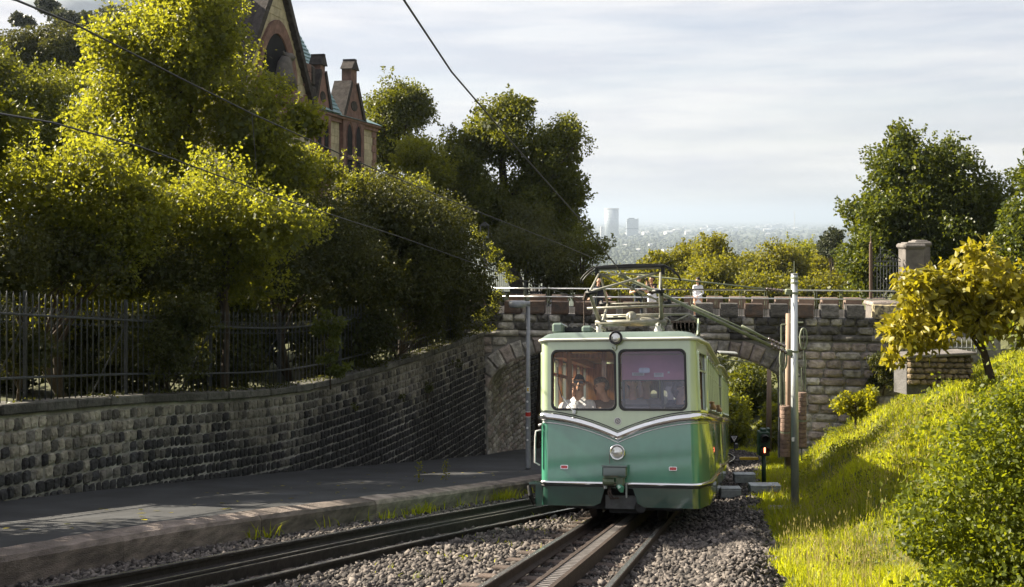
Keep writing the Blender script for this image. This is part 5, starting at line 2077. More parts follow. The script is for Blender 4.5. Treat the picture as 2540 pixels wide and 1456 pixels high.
for (x, y) in ((1958, 874), (1956, 724)):
    q = MB(); q.box(P(x, y, 17.5), (.11, .09, .1), bev=.012); q.build('bracket', 'sage_paint', pole)
for (a, b_) in (((1440, 735), (1715, 727)), ((1455, 750), (1745, 755))):
    pass
q = MB(); q.smooth = True
q.lathe(tip, (tip - low), [(-.02, .036), (.02, .045), (.05, .03), (.08, .05), (.11, .02)], 10)
q.tube([tip, tip + V3((.03, 0, -.12))], .012, 6)
q.build('wire_clamp', 'sage_paint', pole)
q = MB(); q.box((pb.x - .12, pb.y - .0, pb.z - .1), (.62, .5, .14), bev=.02); q.build('footing', 'concrete', pole)
q = MB(); q.box(P(1967, 1090, 17.42), (.045, .01, .07)); q.build('number_plate', 'white_paint', pole)

# --- wires
def wire(label, pts, r, drops=(), mat='wire_dark', cat='overhead wire'):
    p0 = pts[0]
    t_ = thing('overhead_wire', label, cat, p0, 'overhead railway wires')
    q_ = MB(); q_.smooth = True
    q_.tube(pts, r, 6)
    q_.build('wire', mat, t_)
    for (a, b2) in drops:
        q_ = MB(); q_.tube([a, b2], r * .6, 5); q_.build('dropper', mat, t_)
    return t_


def sag(a, b_, s, n=14): return [a.lerp(b_, i / n) - V3((0, 0, s * 4 * (i / n) * (1 - i / n))) for i in range(n + 1)]


wire('thick black contact wire crossing the sky down to the pantograph', [P(960, -60, 6.5), P(1002, 0, 7.5)] + [P(x, y, d) for x, y, d in ((1120, 178, 9.2), (1280, 365, 11.8), (1430, 534, 14.6), (1525, 655, 15.9), (1550, 690, 16.9))] + [P(1640, 790, 24)], .0085)
A = [P(x, y, d) for x, y, d in ((-60, -25, 8), (40, 0, 9), (190, 62, 10.5), (460, 200, 13), (625, 282, 15), (880, 398, 18.5), (1160, 515, 24), (1380, 601, 30), (1470, 640, 34))]
Bw = [P(x, y, d) for x, y, d in ((-60, 270, 8.5), (0, 282, 9), (130, 304, 10), (345, 363, 12.2), (690, 490, 16), (1000, 590, 22), (1250, 680, 27), (1450, 744, 33))]
wire('upper black wire running from the top left corner across the trees', A, .012, [(A[4], P(640, 468, 15.2)), (A[6] + V3((.3, 0, -.12)), P(1256, 662, 26.5))])
wire('lower black wire running from the left edge in front of the hedges', Bw, .010)

# --- concrete mast with tensioning weights near the bridge
mb_ = P(1955, 1168, 30.5)
mast = thing('tension_mast', 'brown concrete mast with two hanging stacks of tension weights before the bridge', 'mast', mb_)
q = MB(); q.smooth = True
q.tube([mb_ - V3((0, 0, .3)), P(1956, 778, 30.5)], [.115, .085], 12)
q.build('mast_pole', 'mast_brown', mast)
for (px_, y0, y1) in ((1947, 1006, 1132), (1988, 972, 1108)):
    n_ = 12
    q = MB(); q.tube([P(px_, y0 - 60, 30.3), P(px_, y1 + 35, 30.3)], .018, 6); q.build('guide_rod', 'sage_paint', mast)
    for k in range(n_):
        ya = y0 + (y1 - y0) * (k + .5) / n_
        c = P(px_, ya, 30.3)
        q = MB(); q.smooth = False
        h = (y1 - y0) / n_ * 30.3 / F
        q.lathe((c.x + random.uniform(-.008, .008), c.y, c.z - h / 2 + .006), (0, 0, 1), [(0, .14), (.01, .15), (h - .02, .15), (h - .012, .14)], 16)
        q.build('weight', 'weight_brown', mast)
    q = MB(); q.box(P(px_ - 14, (y0 + y1) / 2 + 15, 30.3), (.03, .04, 1.2)); q.build('guard', 'iron', mast)
    ym = (y0 + y1) / 2
    q = MB(); q.lathe(P(px_, ym + 4, 30.3), (0, 0, 1), [(0, .156), (.04, .156)], 16); q.build('strap', 'sage_paint', mast)
for (px_, py_, rr) in ((1943, 890, .32), (1993, 840, .32)):
    q = MB(); q.smooth = True
    c = P(px_, py_, 30.3)
    q.tube([c + V3((.1 * math.cos(a), .0, rr * math.sin(a))) for a in np.linspace(0, 2 * math.pi, 17)[:-1]], .03, 6, closed=True)
    q.tube([c + V3((0, 0, rr)), c - V3((0, 0, rr))], .015, 6)
    q.tube([c - V3((0, 0, rr)), P(px_, py_ + 130, 30.3)], .01, 5)
    q.build('pulley_wheel', 'sage_paint', mast)
q = MB()
for (xa, ya, xb, yb) in ((1938, 805, 1938, 1010), (1960, 800, 1992, 800), (1938, 805, 1950, 805), (1997, 875, 1997, 980), (1935, 910, 1935, 1000)):
    q.tube([P(xa, ya, 30.3), P(xb, yb, 30.3)], .022, 6)
q.build('bracket_frame', 'sage_paint', mast)

# --- signal
sb = P(1895, 1203, 23.4)
sig = thing('railway_signal', 'dark green two lamp railway signal on a post showing a red vertical bar', 'signal', sb)
q = MB(); q.smooth = True; q.tube([sb, P(1894, 1128, 23.4)], .05, 10); q.build('post', 'signal_green', sig)
c = P(1893, 1099, 23.4)
q = MB(); q.box(c, (.25, .22, .56), bev=.02); q.box(c + V3((0, 0, .31)), (.14, .14, .07), bev=.02); q.box(c + V3((.14, .1, .08)), (.06, .14, .5)); q.build('signal_box', 'signal_green', sig)
for dz in (.13, -.13):
    q = MB(); q.smooth = True
    q.tube([c + V3((.1 * math.cos(a), -.16, dz + .1 * math.sin(a))) for a in np.linspace(0, 2 * math.pi, 21)[:-1]], .012, 6, closed=True)
    for a in np.linspace(R(-10), R(190), 14): pass
    an = np.linspace(R(-5), R(185), 14)
    vs = [c + V3((.105 * math.cos(a), -.11, dz + .105 * math.sin(a))) for a in an] + [c + V3((.105 * math.cos(a), -.27, dz + .105 * math.sin(a) - .01)) for a in an]
    q.add(vs, [(i, i + 1, 15 + i, 14 + i) for i in range(13)])
    q.build('hood', 'black_iron', sig)
    q = MB(); q.lathe(c + V3((0, -.11, dz)), (0, -1, 0), [(0, .095), (.012, .08), (.018, .03)], 18); q.build('lens', 'dark_window', sig)
q = MB(); q.box(c + V3((0, -.145, -.13)), (.035, .02, .125), bev=.008); q.build('light_bar', 'signal_red', sig)

# --- equipment boxes
def cabinet(label, c0, size, mat, extra=None):
    t_ = thing('equipment_box', label, 'equipment box', c0)
    q_ = MB(); q_.box(V3(c0) + V3((0, 0, size[2] * .42)), (size[0], size[1], size[2] * .84), bev=.015); q_.build('box_body', mat, t_)
    q_ = MB(); q_.box(V3(c0) + V3((0, 0, size[2] * .93)), (size[0] * 1.02, size[1] * 1.03, size[2] * .13), bev=.012); q_.build('lid', 'box_metal', t_)
    return t_


p = P(1896, 1233, 21.2)
bx = cabinet('grey metal switch box with a red reflector in front of the signal post', p, (.64, .26, .28), 'box_metal')
q = MB(); q.box(p + V3((.18, -.21, .14)), (.05, .012, .06)); q.build('reflector', 'red_lens', bx)
q = MB(); q.box(p + V3((-.02, -.24, .0)), (.26, .1, .14), bev=.02); q.build('motor', 'box_dark', bx)
q = MB(); q.box(p + V3((0, 0, -.06)), (.66, .42, .14), bev=.01); q.build('base', 'box_dark', bx)
cabinet('low pale metal cable box on the ballast left of the switch box', P(1811, 1232, 20.6), (.42, .2, .2), 'box_metal')
cabinet('low pale metal cable box behind the others, under the signal lamp', P(1846, 1196, 24.2), (.5, .22, .22), 'box_metal')
q = MB(); q.tube([P(1836, 1232, 20.8), P(1848, 1240, 20.9), P(1862, 1238, 21)], .035, 8)
tag(q.build('cable', 'black_iron'), 'short black cable lying between the cable box and the switch box', 'cable')
p = P(1858, 1137, 38)
q = MB(); q.box(p, (.7, .12, .1), bev=.015)
tag(q.build('yellow_marker', 'yellow_paint'), 'yellow painted bar lying in the grass beyond the bridge', 'marker')
q = MB(); q.box(P(1826, 1106, 46), (.16, .16, .22), bev=.02)
tag(q.build('marker_stone', 'box_dark'), 'small dark marker block at the edge of the far track', 'marker')

# --- triangular sign
p = P(1822, 1118, 44)
sg_ = thing('railway_sign', 'small sign with a white downward triangle on a black board beyond the arch', 'sign', p)
q = MB(); q.tube([p, P(1821, 1082, 44)], .03, 8); q.build('post', 'iron', sg_)
c = P(1821, 1089, 43.95)
q = MB(); q.box(c, (.32, .02, .32), bev=.005); bd = q.build('board', 'black_iron', sg_)
q = MB(); q.prism([c + V3((-.14, -.015, .13)), c + V3((.14, -.015, .13)), c + V3((0, -.015, -.13))], (0, .004, 0)); q.build('triangle', 'white_paint', bd)
q = MB()
for (x, z, w) in ((-.05, .09, .025), (-.005, .09, .025), (.045, .09, .04), (-.01, .03, .05)): q.box(c + V3((x, -.021, z)), (w, .004, .035))
q.build('print', 'navy_ink', bd)

# --- far wooden post behind the arch
p = P(1907, 1118, 48)
q = MB(); q.smooth = True; q.tube([p, P(1908, 880, 48)], [.14, .1], 12)
tag(q.build('wooden_post', 'mast_brown'), 'plain brown round post standing beyond the right of the arch', 'post')
# wires and cantilever seen under the arch
wire('tangle of thin pale wires and an arm under the crown of the arch', [P(1775, 885, 42), P(1800, 893, 42), P(1850, 897, 43), P(1885, 898, 44)], .02, [(P(1790, 905, 42), P(1850, 890, 43)), (P(1785, 930, 42), P(1812, 905, 42)), (P(1800, 893, 42), P(1806, 915, 42))], 'sage_paint')
q = MB(); q.box(P(1805, 874, 35.0), (.62, .5, .03), M=Matrix.Rotation(.06, 3, 'Y'))
tag(q.build('sheet_metal_guard', 'galvanised'), 'grey sheet metal guard fixed under the arch just right of the railcar roof', 'guard')

# ================================================================ gate, pillars and low wall on the right
gp = P(2196, 750, 36.4)
pier = thing('gate_pier', 'low stone pier with a chamfered cap at the right end of the bridge parapet', 'pier', gp - V3((0, 0, 1.4)))
q = MB(); q.box(gp - V3((0, -.3, 1.0)), (.95, .8, 1.75), bev=.03); q.build('pier_body', 'pillar_stone', pier)
q = MB(); q.box(gp + V3((0, .3, -.06)), (1.08, .95, .16), bev=.05); q.build('pier_cap', 'bridge_pink', pier)
gate = thing('iron_gate', 'brown wrought iron gate with scrollwork left of the stone pillars', 'gate', P(2196, 742, 36.8))
q = MB(); q.box((P(2160, 675, 36.8)), (.1, .1, 2.05), bev=.01); q.lathe(P(2160, 610, 36.8), (0, 0, 1), [(0, .05), (.05, .03), (.1, .05), (.16, .02), (.55, .006)], 8); q.build('gate_post', 'iron_brown', gate)
for px_ in range(2168, 2234, 8):
    q = MB(); q.tube([P(px_, 740, 36.8), P(px_, 648 if px_ != 2184 else 612, 36.8)], .012, 5); q.build('bar', 'iron', gate)
q = MB()
for py_ in (648, 660, 738): q.tube([P(2160, py_, 36.8), P(2234, py_, 36.8)], .016, 5)
for (xa, ya, xb, yb) in ((2165, 664, 2228, 736), (2228, 690, 2190, 738), (2195, 664, 2230, 700)): q.tube([P(xa, ya, 36.82), P(xb, yb, 36.82)], .013, 5)
q.build('cross_bar', 'iron', gate)
q = MB()
q.tube([P(2184, 618, 36.8), P(2205, 622, 36.8), P(2222, 632, 36.8), P(2234, 645, 36.8)], .014, 5)
q.build('scroll', 'iron', gate)
for (cx_, cy_, r_) in ((2172, 638, 7), (2184, 634, 6), (2197, 634, 8), (2212, 640, 6), (2224, 644, 4), (2196, 720, 8), (2210, 715, 7), (2182, 722, 6)):
    q = MB()
    q.tube([P(cx_ + r_ * (1 - k / 26) * math.cos(k * .5), cy_ + r_ * (1 - k / 26) * math.sin(k * .5), 36.8) for k in range(20)], .009, 4)
    q.build('scroll', 'iron', gate)
for (px0, px1, ptop, d, lab) in ((2237, 2283, 604, 36.9, 'front square stone gate pillar with a weathered cap'), (2262, 2300, 598, 38.4, 'rear square stone gate pillar partly hidden behind the front one')):
    c = P((px0 + px1) / 2, 900, d)
    w = (px1 - px0) * d / F
    zt_ = -(ptop - 540) * d / F
    zb_ = gz(c.x, d) - 1.2
    pl = thing('gate_pillar', lab, 'pillar', (c.x, d, zb_))
    q = MB(); q.box((c.x, d, (zb_ + zt_ - .2) / 2), (w, w, zt_ - .2 - zb_), bev=.02); q.build('shaft', 'pillar_stone', pl)
    q = MB(); q.box((c.x, d, zt_ - .1), (w * 1.22, w * 1.22, .2), bev=.07); q.box((c.x, d, zt_ + .01), (w * .8, w * .8, .06), bev=.02); q.build('pillar_cap', 'pillar_stone', pl)
gf = thing('garden_fence', 'short light iron fence with spear tips behind the magnolia tree', 'fence', P(2330, 850, 33))
for px_ in range(2290, 2450, 12):
    q = MB(); q.tube([P(px_, 880, 33), P(px_, 768, 33), P(px_, 758, 33)], [.014, .014, .002], 5); q.build('picket', 'lamp_grey', gf)
for py_ in (778, 860):
    q = MB(); q.tube([P(2284, py_, 33), P(2452, py_ + 4, 33)], .02, 6); q.build('fence_rail', 'lamp_grey', gf)
lw0, lw1 = P(2252, 880, 26.0), P(2412, 884, 26.6)
lw = thing('low_stone_wall', 'low mossy rubble wall with a flat coping on the grass bank under the magnolia', 'wall', (lw0 + lw1) / 2 - V3((0, 0, .6)))
items = []
dv = (lw1 - lw0); L_ = dv.length; dv.normalize()
nn = V3((-dv.y, dv.x, 0))
q = MB()
Mw = Matrix(((dv.x, nn.x, 0), (dv.y, nn.y, 0), (0, 0, 1)))
q.box((lw0 + lw1) / 2 + nn * .3 - V3((0, 0, .5)), (L_, .5, .95), M=Mw)
q.build('mortar_core', 'mortar_dark', lw)
for r_ in range(5):
    s = 0
    while s < L_ - .05:
        w = min(random.uniform(.15, .38), L_ - s)
        o = lw0 + dv * (s + w / 2) - V3((0, 0, .1 + .15 * r_))
        items.append((o.y, basis(o + nn * .03, dv * (w - .02), nn * .2, V3((0, 0, .135))), random.randrange(8), 'low_wall'))
        s += w
lay(items, lw, 200)
q = MB(); q.box((lw0 + lw1) / 2 + nn * .25 + V3((0, 0, .02)), (L_ + .1, .75, .08), M=Mw, bev=.02); q.build('coping', 'pillar_stone', lw)

# --- iron fence and lantern behind the left end of the bridge
gf = thing('park_fence', 'dark iron park fence with an ornate post behind the left end of the bridge', 'fence', P(1270, 715, 43))
for px_ in range(1215, 1345, 5):
    q = MB(); q.tube([P(px_, 730, 43), P(px_, 664, 43), P(px_, 658, 43)], [.02, .02, .004], 5); q.build('picket', 'iron', gf)
q = MB(); q.tube([P(1212, 673, 43), P(1345, 673, 43)], .03, 5); q.tube([P(1212, 725, 43), P(1345, 725, 43)], .03, 5); q.build('fence_rail', 'iron', gf)
q = MB(); q.lathe(P(1305, 730, 42.9), (0, 0, 1), [(0, .09), (1.0, .08), (1.3, .07), (1.35, .12), (1.4, .06), (1.55, .1), (1.7, .03), (1.85, .05), (1.95, .01)], 12); q.build('ornate_post', 'iron', gf)
ln_ = thing('lantern', 'old square glass lantern on a post above the dark creeper hedge', 'lantern', P(1202, 640, 41))
q = MB(); q.tube([P(1202, 740, 41), P(1202, 592, 41)], .05, 8); q.build('lantern_post', 'iron', ln_)
c = P(1202, 575, 41)
q = MB()
for sx in (-1, 1):
    for sy in (-1, 1): q.tube([c + V3((sx * .15, sy * .15, -.25)), c + V3((sx * .17, sy * .17, .25))], .016, 5)
for z_ in (-.25, .25): q.box(c + V3((0, 0, z_)), (.36, .36, .03))
q.prism([c + V3((-.2, -.2, .26)), c + V3((.2, -.2, .26)), c + V3((0, -.2, .42))], (0, .4, 0))
q.build('lantern_frame', 'iron', ln_)
q = MB(); q.box(c, (.28, .28, .46)); q.build('lantern_glass', 'lamp_glass', ln_)

# ================================================================ neo-gothic house on the left
HO = V3((-11.6, 50, 0))
hu = V3((.204, .979, 0)).normalized()
hn = V3((hu.y, -hu.x, 0))                               # outwards, to the right
house = thing('gothic_house', 'neo-gothic stone house with a steep gable, pointed arch niche and two dormers above the trees', 'house', HO + V3((0, 0, -3)))


def hp(u, n, z): return HO + hu * u + hn * n + V3((0, 0, z))


HM = Matrix(((hu.x, hn.x, 0), (hu.y, hn.y, 0), (0, 0, 1)))


def hbox(q_, u0, u1, n0, n1, z0, z1, bev=0.0): q_.box(hp((u0 + u1) / 2, (n0 + n1) / 2, (z0 + z1) / 2), (u1 - u0, n1 - n0, z1 - z0), M=HM, bev=bev)


ZE = 5.85
q = MB()
hbox(q, -5, 14.3, -7, 0, -4, ZE - .35)
q.prism([hp(7.0, n, z) for n, z in ((-.02, ZE - .4), (-3.2, 11.4), (-6.4, ZE - .4))], hu * .3)
q.build('wall', 'cream_stone', house)
# ashlar blocks on the visible facade
cour = MB().mesh
blk = 0
for k in range(9):
    z0 = ZE - .8 - k * .42
    s = 6.55 + random.uniform(0, .2)
    for (a0, a1) in ((6.5, 8.1), (11.75, 13.6)):
        s = a0
        while s < a1 - .1:
            w = min(random.uniform(.5, .9), a1 - s)
            q = MB(); hbox(q, s + .01, s + w - .01, 0, .03, z0 + .01, z0 + .41, .01); q.build('ashlar_block', 'cream_stone', house)
            s += w
for k in range(11):
    w = .55 if k % 2 else .8
    q = MB(); hbox(q, 14.34 - w, 14.36, -.3, .06, ZE - .82 - .46 * k, ZE - .39 - .46 * k, .015); q.build('quoin', 'red_stone', house)
# cornice and eaves
q = MB(); hbox(q, -9, 14.45, -.2, .16, ZE - .4, ZE - .18); hbox(q, -9, 14.55, -.2, .3, ZE - .18, ZE - .02, .03); q.build('cornice', 'red_stone', house)
q = MB()
q.prism([hp(7.3, n, z) for n, z in ((.38, ZE - .02), (-.9, ZE + .55), (-2.4, ZE + .75), (-2.4, ZE - .02))], hu * 7.35)
q.build('eaves_roof', 'roof_slate', house)
# steep main roof laid in long slate rows
rf = MB()
rf.prism([hp(-4.5, n, z) for n, z in ((.3, ZE), (-3.2, 12.2), (-6.7, ZE))], hu * 12.1)
rfo = rf.build('roof', 'roof_slate', house)
for k in range(26):
    a, b_ = k / 26, (k + 1.12) / 26
    q = MB()
    pa, pc = (.33 - 3.5 * a, ZE + .03 + 6.35 * a), (.33 - 3.5 * b_, ZE + .03 + 6.35 * b_)
    q.prism([hp(-4.5, *pa), hp(-4.5, pa[0] + .05, pa[1] + .03), hp(-4.5, *pc)], hu * 12.15)
    q.build('slate_row', 'roof_slate', rfo)
# big gable
GZ = 11.7
GU = -1.0
GH = 4.1
q = MB()
q.prism([hp(u, .35, z) for u, z in ((GU - GH, ZE - 5), (GU + GH, ZE - 5), (GU + GH, ZE + .2), (GU, GZ), (GU - GH, ZE + .2))], hn * -1.1)
q.build('gable_wall', 'cream_stone', house)
for k in range(16):
    z0 = ZE + .15 + k * .42
    half = GH * (GZ - z0 - .45) / (GZ - ZE - .2)
    s = -half
    while s < half - .1:
        w = min(random.uniform(.6, 1.0), half - s)
        m_ = s + w / 2
        inn = abs(m_) < 2.3 and z0 < ZE + 3.6 - .75 * abs(m_)
        if not inn:
            q = MB(); hbox(q, GU + s + .012, GU + s + w - .012, .35, .38, z0 + .01, z0 + .41, .01); q.build('ashlar_block', 'cream_stone', house)
        s += w
for sg in (-1, 1):
    q = MB()
    q.prism([hp(GU + sg * (GH + .3), .2, ZE - .1), hp(GU + sg * (GH - .1), .2, ZE - .1), hp(GU - sg * .05, .2, GZ + .2), hp(GU - sg * .05, .2, GZ + .8)], hn * .45)
    q.build('gable_coping', 'black_stone', house)
q = MB()
q.prism([hp(GU - GH - .2, .2, ZE + .0), hp(GU - GH - .1, -3.4, ZE + .3), hp(GU, -3.4, GZ + .5), hp(GU, .2, GZ + .3)], hu * .12)
q.prism([hp(GU + GH + .1, .2, ZE + .0), hp(GU + GH, -3.4, ZE + .3), hp(GU, -3.4, GZ + .5), hp(GU, .2, GZ + .3)], hu * -.12)
q.build('gable_roof', 'black_stone', house)
# kneelers and crow-stepped blocks to the right of the gable
for (u0, u1, n0, n1, z0, z1) in ((3.0, 3.75, -.5, .5, ZE + .1, ZE + 1.1), (3.15, 3.7, -.4, .45, ZE + 1.1, ZE + 2.2), (2.95, 3.3, .3, .5, ZE - 1.5, ZE + .1)):
    q = MB(); hbox(q, u0, u1, n0, n1, z0, z1, .12); q.build('kneeler', 'black_stone', house)
for k in range(6):
    w = .9 if k % 2 else .55
    q = MB(); hbox(q, 3.1 - w, 3.14, .36, .42, ZE - .3 + k * .42, ZE + .1 + k * .42, .01); q.build('quoin', 'red_stone', house)
# pointed arch niche
def garch(hw_, z0, zs_, zt__, n=9):
    """left foot, curve to the point and down: list of (u, z)"""
    out = [(-hw_, z0)]
    for k in range(n + 1):
        a = k / n
        out.append((-hw_ * (1 - a ** 1.0) * (1 + .35 * a), zs_ + (zt__ - zs_) * (1 - (1 - a) ** 1.75)))
    r_ = [(-u, z) for u, z in out[::-1][1:]]
    return out + r_


NZ0 = ZE + .35
oa, ia = [(u + GU, z) for u, z in garch(2.15, NZ0, ZE + 1.3, ZE + 3.75)], [(u + GU, z) for u, z in garch(1.7, NZ0, ZE + 1.3, ZE + 3.1)]
q = MB()
nA = len(oa)
q.add([hp(u, .52, z) for u, z in oa] + [hp(u, .46, z) for u, z in ia] + [hp(u, .3, z) for u, z in oa] + [hp(GU + (u - GU) * .82, -.1, z - .25 * (z > ZE + 2)) for u, z in ia],
      [(i, i + 1, nA + i + 1, nA + i) for i in range(nA - 1)] + [(i, i + 1, 2 * nA + i + 1, 2 * nA + i) for i in range(nA - 1)] + [(nA + i, nA + i + 1, 3 * nA + i + 1, 3 * nA + i) for i in range(nA - 1)])
q.build('niche_arch', 'red_stone', house)
q = MB()
q.prism([hp(u, .40, z) for u, z in ia], hn * -.03)
q.build('niche_back', 'dark_window', house)
q = MB(); hbox(q, GU - 2.4, GU + 2.5, .2, .75, ZE - .25, ZE + .3, .06); hbox(q, -5.2, 3.3, .25, .55, ZE - .55, ZE - .25, .04); hbox(q, -1.5, 1.6, .2, .65, ZE - 1.0, ZE - .55, .08); q.build('niche_sill', 'red_stone', house)
# dormers
for (u0, u1, zt_) in ((3.9, 6.3, 8.3), (8.15, 11.6, 8.75)):
    um, hw_ = (u0 + u1) / 2, (u1 - u0) / 2
    q = MB()
    q.prism([hp(um + a * hw_, .25, z) for a, z in ((-1, 1.2), (1, 1.2), (1, ZE + .15), (.9, ZE + .35), (.26, ZE + 2.0), (-.26, ZE + 2.0), (-.9, ZE + .35), (-1, ZE + .15))], hn * -1.0)
    q.prism([hp(um + a * hw_, .25, z) for a, z in ((.26, ZE + 1.9), (.26, zt_), (-.26, zt_), (-.26, ZE + 1.9))], hn * -.6)
    q.build('dormer', 'red_stone', house)
    for sg in (-1, 1):
        q = MB()
        q.prism([hp(um + sg * hw_ * a, .34, z) for a, z in ((1.12, ZE + .0), (.84, ZE + .1), (.2, ZE + 2.05), (.34, ZE + 2.2))], hn * -1.1)
        q.build('dormer_coping', 'black_stone', house)
    q = MB()
    q.prism([hp(um + hw_ * a, .36, z) for a, z in ((-.36, zt_), (.36, zt_), (.1, zt_ + .5), (.1, zt_ + .62), (-.1, zt_ + .62), (-.1, zt_ + .5))], hn * -.75)
    q.build('dormer_cap', 'black_stone', house)
    q = MB()
    q.prism([hp(um + hw_ * .3 * math.cos(a), .28, ZE + .75 + .3 * math.sin(a)) for a in np.linspace(0, 2 * math.pi, 15)[:-1]], hn * -.05)
    q.build('roundel', 'black_stone', house)
    for sg in (-1, 1):
        uc, ww = um + sg * hw_ * .42, hw_ * .30
        fr = q = MB()
        arch_ = garch(ww, ZE - 4.0, ZE - .95, ZE - .2, 5)
        inn_ = garch(ww * .8, ZE - 3.95, ZE - 1.0, ZE - .38, 5)
        k_ = len(arch_)
        q.add([hp(uc + u, .31, z) for u, z in arch_] + [hp(uc + u, .22, z) for u, z in inn_] + [hp(uc + u, .2, z) for u, z in arch_], [(i, i + 1, k_ + i + 1, k_ + i) for i in range(k_ - 1)] + [(i, i + 1, 2 * k_ + i + 1, 2 * k_ + i) for i in range(k_ - 1)])
        hbox(q, uc - ww, uc + ww, .22, .33, ZE - 2.45, ZE - 2.2)
        w_ = q.build('window', 'red_stone', house)
        q = MB()
        q.prism([hp(uc + u, .262, z) for u, z in inn_], hn * -.005)
        q.build('pane', 'dark_window', w_)
q = MB(); hbox(q, 6.2, 7.0, -5.2, -4.2, 8, 9.6, .05); q.prism([hp(6.1, n, z) for n, z in ((-5.3, 9.6), (-4.1, 9.6), (-4.5, 10.3), (-4.9, 10.3))], hu * 1.0); q.build('chimney', 'red_stone', house)
# crouching stone beast in the niche
st = thing('stone_statue', 'crouching stone beast sitting in the pointed niche of the gothic house', 'statue', hp(-.8, .55, NZ0))
q = MB(); q.smooth = True
_hp = hp
def hp(u, n, z): return _hp(GU + .2 + u * .85, n, NZ0 + (z - NZ0) * .8)
q.tube([hp(-.1, .6, NZ0 + .25), hp(.05, .65, NZ0 + .9), hp(.15, .65, NZ0 + 1.6), hp(.2, .75, NZ0 + 2.05)], [.55, .5, .38, .26], 12)
q.tube([hp(.2, .7, NZ0 + 2.0), hp(.35, .95, NZ0 + 2.05), hp(.45, 1.05, NZ0 + 1.95)], [.28, .22, .12], 10)
for sg in (-1, 1):
    q.tube([hp(.15 + sg * .3, .75, NZ0 + 1.3), hp(.25 + sg * .35, .95, NZ0 + .7), hp(.4 + sg * .35, 1.0, NZ0 + .1)], [.18, .14, .13], 8)
    q.tube([hp(.15 + sg * .12, .7, NZ0 + 2.15), hp(.15 + sg * .2, .66, NZ0 + 2.4)], [.1, .03], 6)
q.build('beast', 'pillar_stone', st)
hp = _hp

# ================================================================ trees, hedges and shrubs
def pt(px, py, d): return tuple(P(px, py, d))


def gbase(px, d, dz=0):
    x = (px - 1270) * d / F
    return (x, d, (gdz(x, d) if x < float(xwall(d)) else gz(x, d)) + dz)


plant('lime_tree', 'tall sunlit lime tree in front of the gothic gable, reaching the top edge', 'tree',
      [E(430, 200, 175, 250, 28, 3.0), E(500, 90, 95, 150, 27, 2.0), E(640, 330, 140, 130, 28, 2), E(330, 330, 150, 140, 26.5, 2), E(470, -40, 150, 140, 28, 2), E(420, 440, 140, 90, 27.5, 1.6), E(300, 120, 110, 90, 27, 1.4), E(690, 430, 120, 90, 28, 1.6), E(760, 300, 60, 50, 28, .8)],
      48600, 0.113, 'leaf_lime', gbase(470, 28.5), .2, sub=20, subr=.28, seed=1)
plant('shrub', 'bright yellow green shrub at the left edge under the wires', 'shrub',
      [E(120, 510, 190, 140, 20.4, 1.6), E(220, 590, 170, 90, 20.8, 1.2), E(150, 700, 230, 90, 21.5, 1.1), E(320, 690, 120, 90, 22.2, 1.0), E(250, 440, 150, 90, 20.5, 1.4), E(-60, 440, 150, 120, 20, 1.6), E(330, 550, 130, 100, 20.9, 1.2), E(350, 480, 80, 70, 21.3, 1.0)],
      25000, 0.088, 'leaf_lime', gbase(150, 21), .09, sub=16, subr=.36, seed=2, droop=.2,
      shoots=[(pt(x, y, 20), l) for x, y, l in ((30, 410, .6), (100, 395, .6), (180, 400, .5), (260, 375, .6), (320, 420, .5))])
plant('shrub', 'green shrub with upright leafy shoots in the middle of the left garden', 'shrub',
      [E(560, 545, 190, 125, 23.2, 1.7), E(560, 630, 150, 70, 23.6, 1.2), E(560, 710, 170, 80, 24.2, 1.1), E(420, 690, 120, 90, 23.4, 1.0), E(690, 560, 110, 90, 22.5, 1.3), E(420, 540, 130, 110, 22.3, 1.3)],
      25000, 0.084, 'leaf_lime', gbase(560, 23), .09, sub=16, subr=.36, seed=3,
      shoots=[(pt(x, y, 21.6), l) for x, y, l in ((480, 450, .75), (500, 470, .9), (520, 470, .85), (555, 470, .8), (570, 480, .75), (600, 500, .6), (640, 520, .5), (700, 530, .55), (712, 545, .65), (450, 480, .5), (660, 540, .4))])
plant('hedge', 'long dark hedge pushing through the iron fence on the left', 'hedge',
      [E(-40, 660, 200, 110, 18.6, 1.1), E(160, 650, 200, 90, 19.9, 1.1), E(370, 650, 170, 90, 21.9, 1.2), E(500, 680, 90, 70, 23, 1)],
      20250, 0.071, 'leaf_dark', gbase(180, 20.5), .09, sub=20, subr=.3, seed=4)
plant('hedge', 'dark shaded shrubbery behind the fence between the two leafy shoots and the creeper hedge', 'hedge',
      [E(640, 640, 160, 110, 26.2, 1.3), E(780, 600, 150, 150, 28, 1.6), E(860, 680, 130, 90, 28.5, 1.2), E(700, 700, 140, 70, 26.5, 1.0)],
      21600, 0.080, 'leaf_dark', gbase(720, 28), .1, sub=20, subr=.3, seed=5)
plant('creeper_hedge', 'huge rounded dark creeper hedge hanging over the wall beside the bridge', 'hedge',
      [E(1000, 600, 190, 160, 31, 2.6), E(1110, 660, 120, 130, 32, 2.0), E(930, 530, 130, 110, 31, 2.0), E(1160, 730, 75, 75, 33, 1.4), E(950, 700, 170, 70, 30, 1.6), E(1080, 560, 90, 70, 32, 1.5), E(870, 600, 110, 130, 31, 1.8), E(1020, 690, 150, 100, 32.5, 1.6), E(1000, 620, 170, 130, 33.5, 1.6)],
      62100, 0.088, 'leaf_dark', gbase(1000, 32.5), .14, sub=22, subr=.28, seed=6, droop=.5)
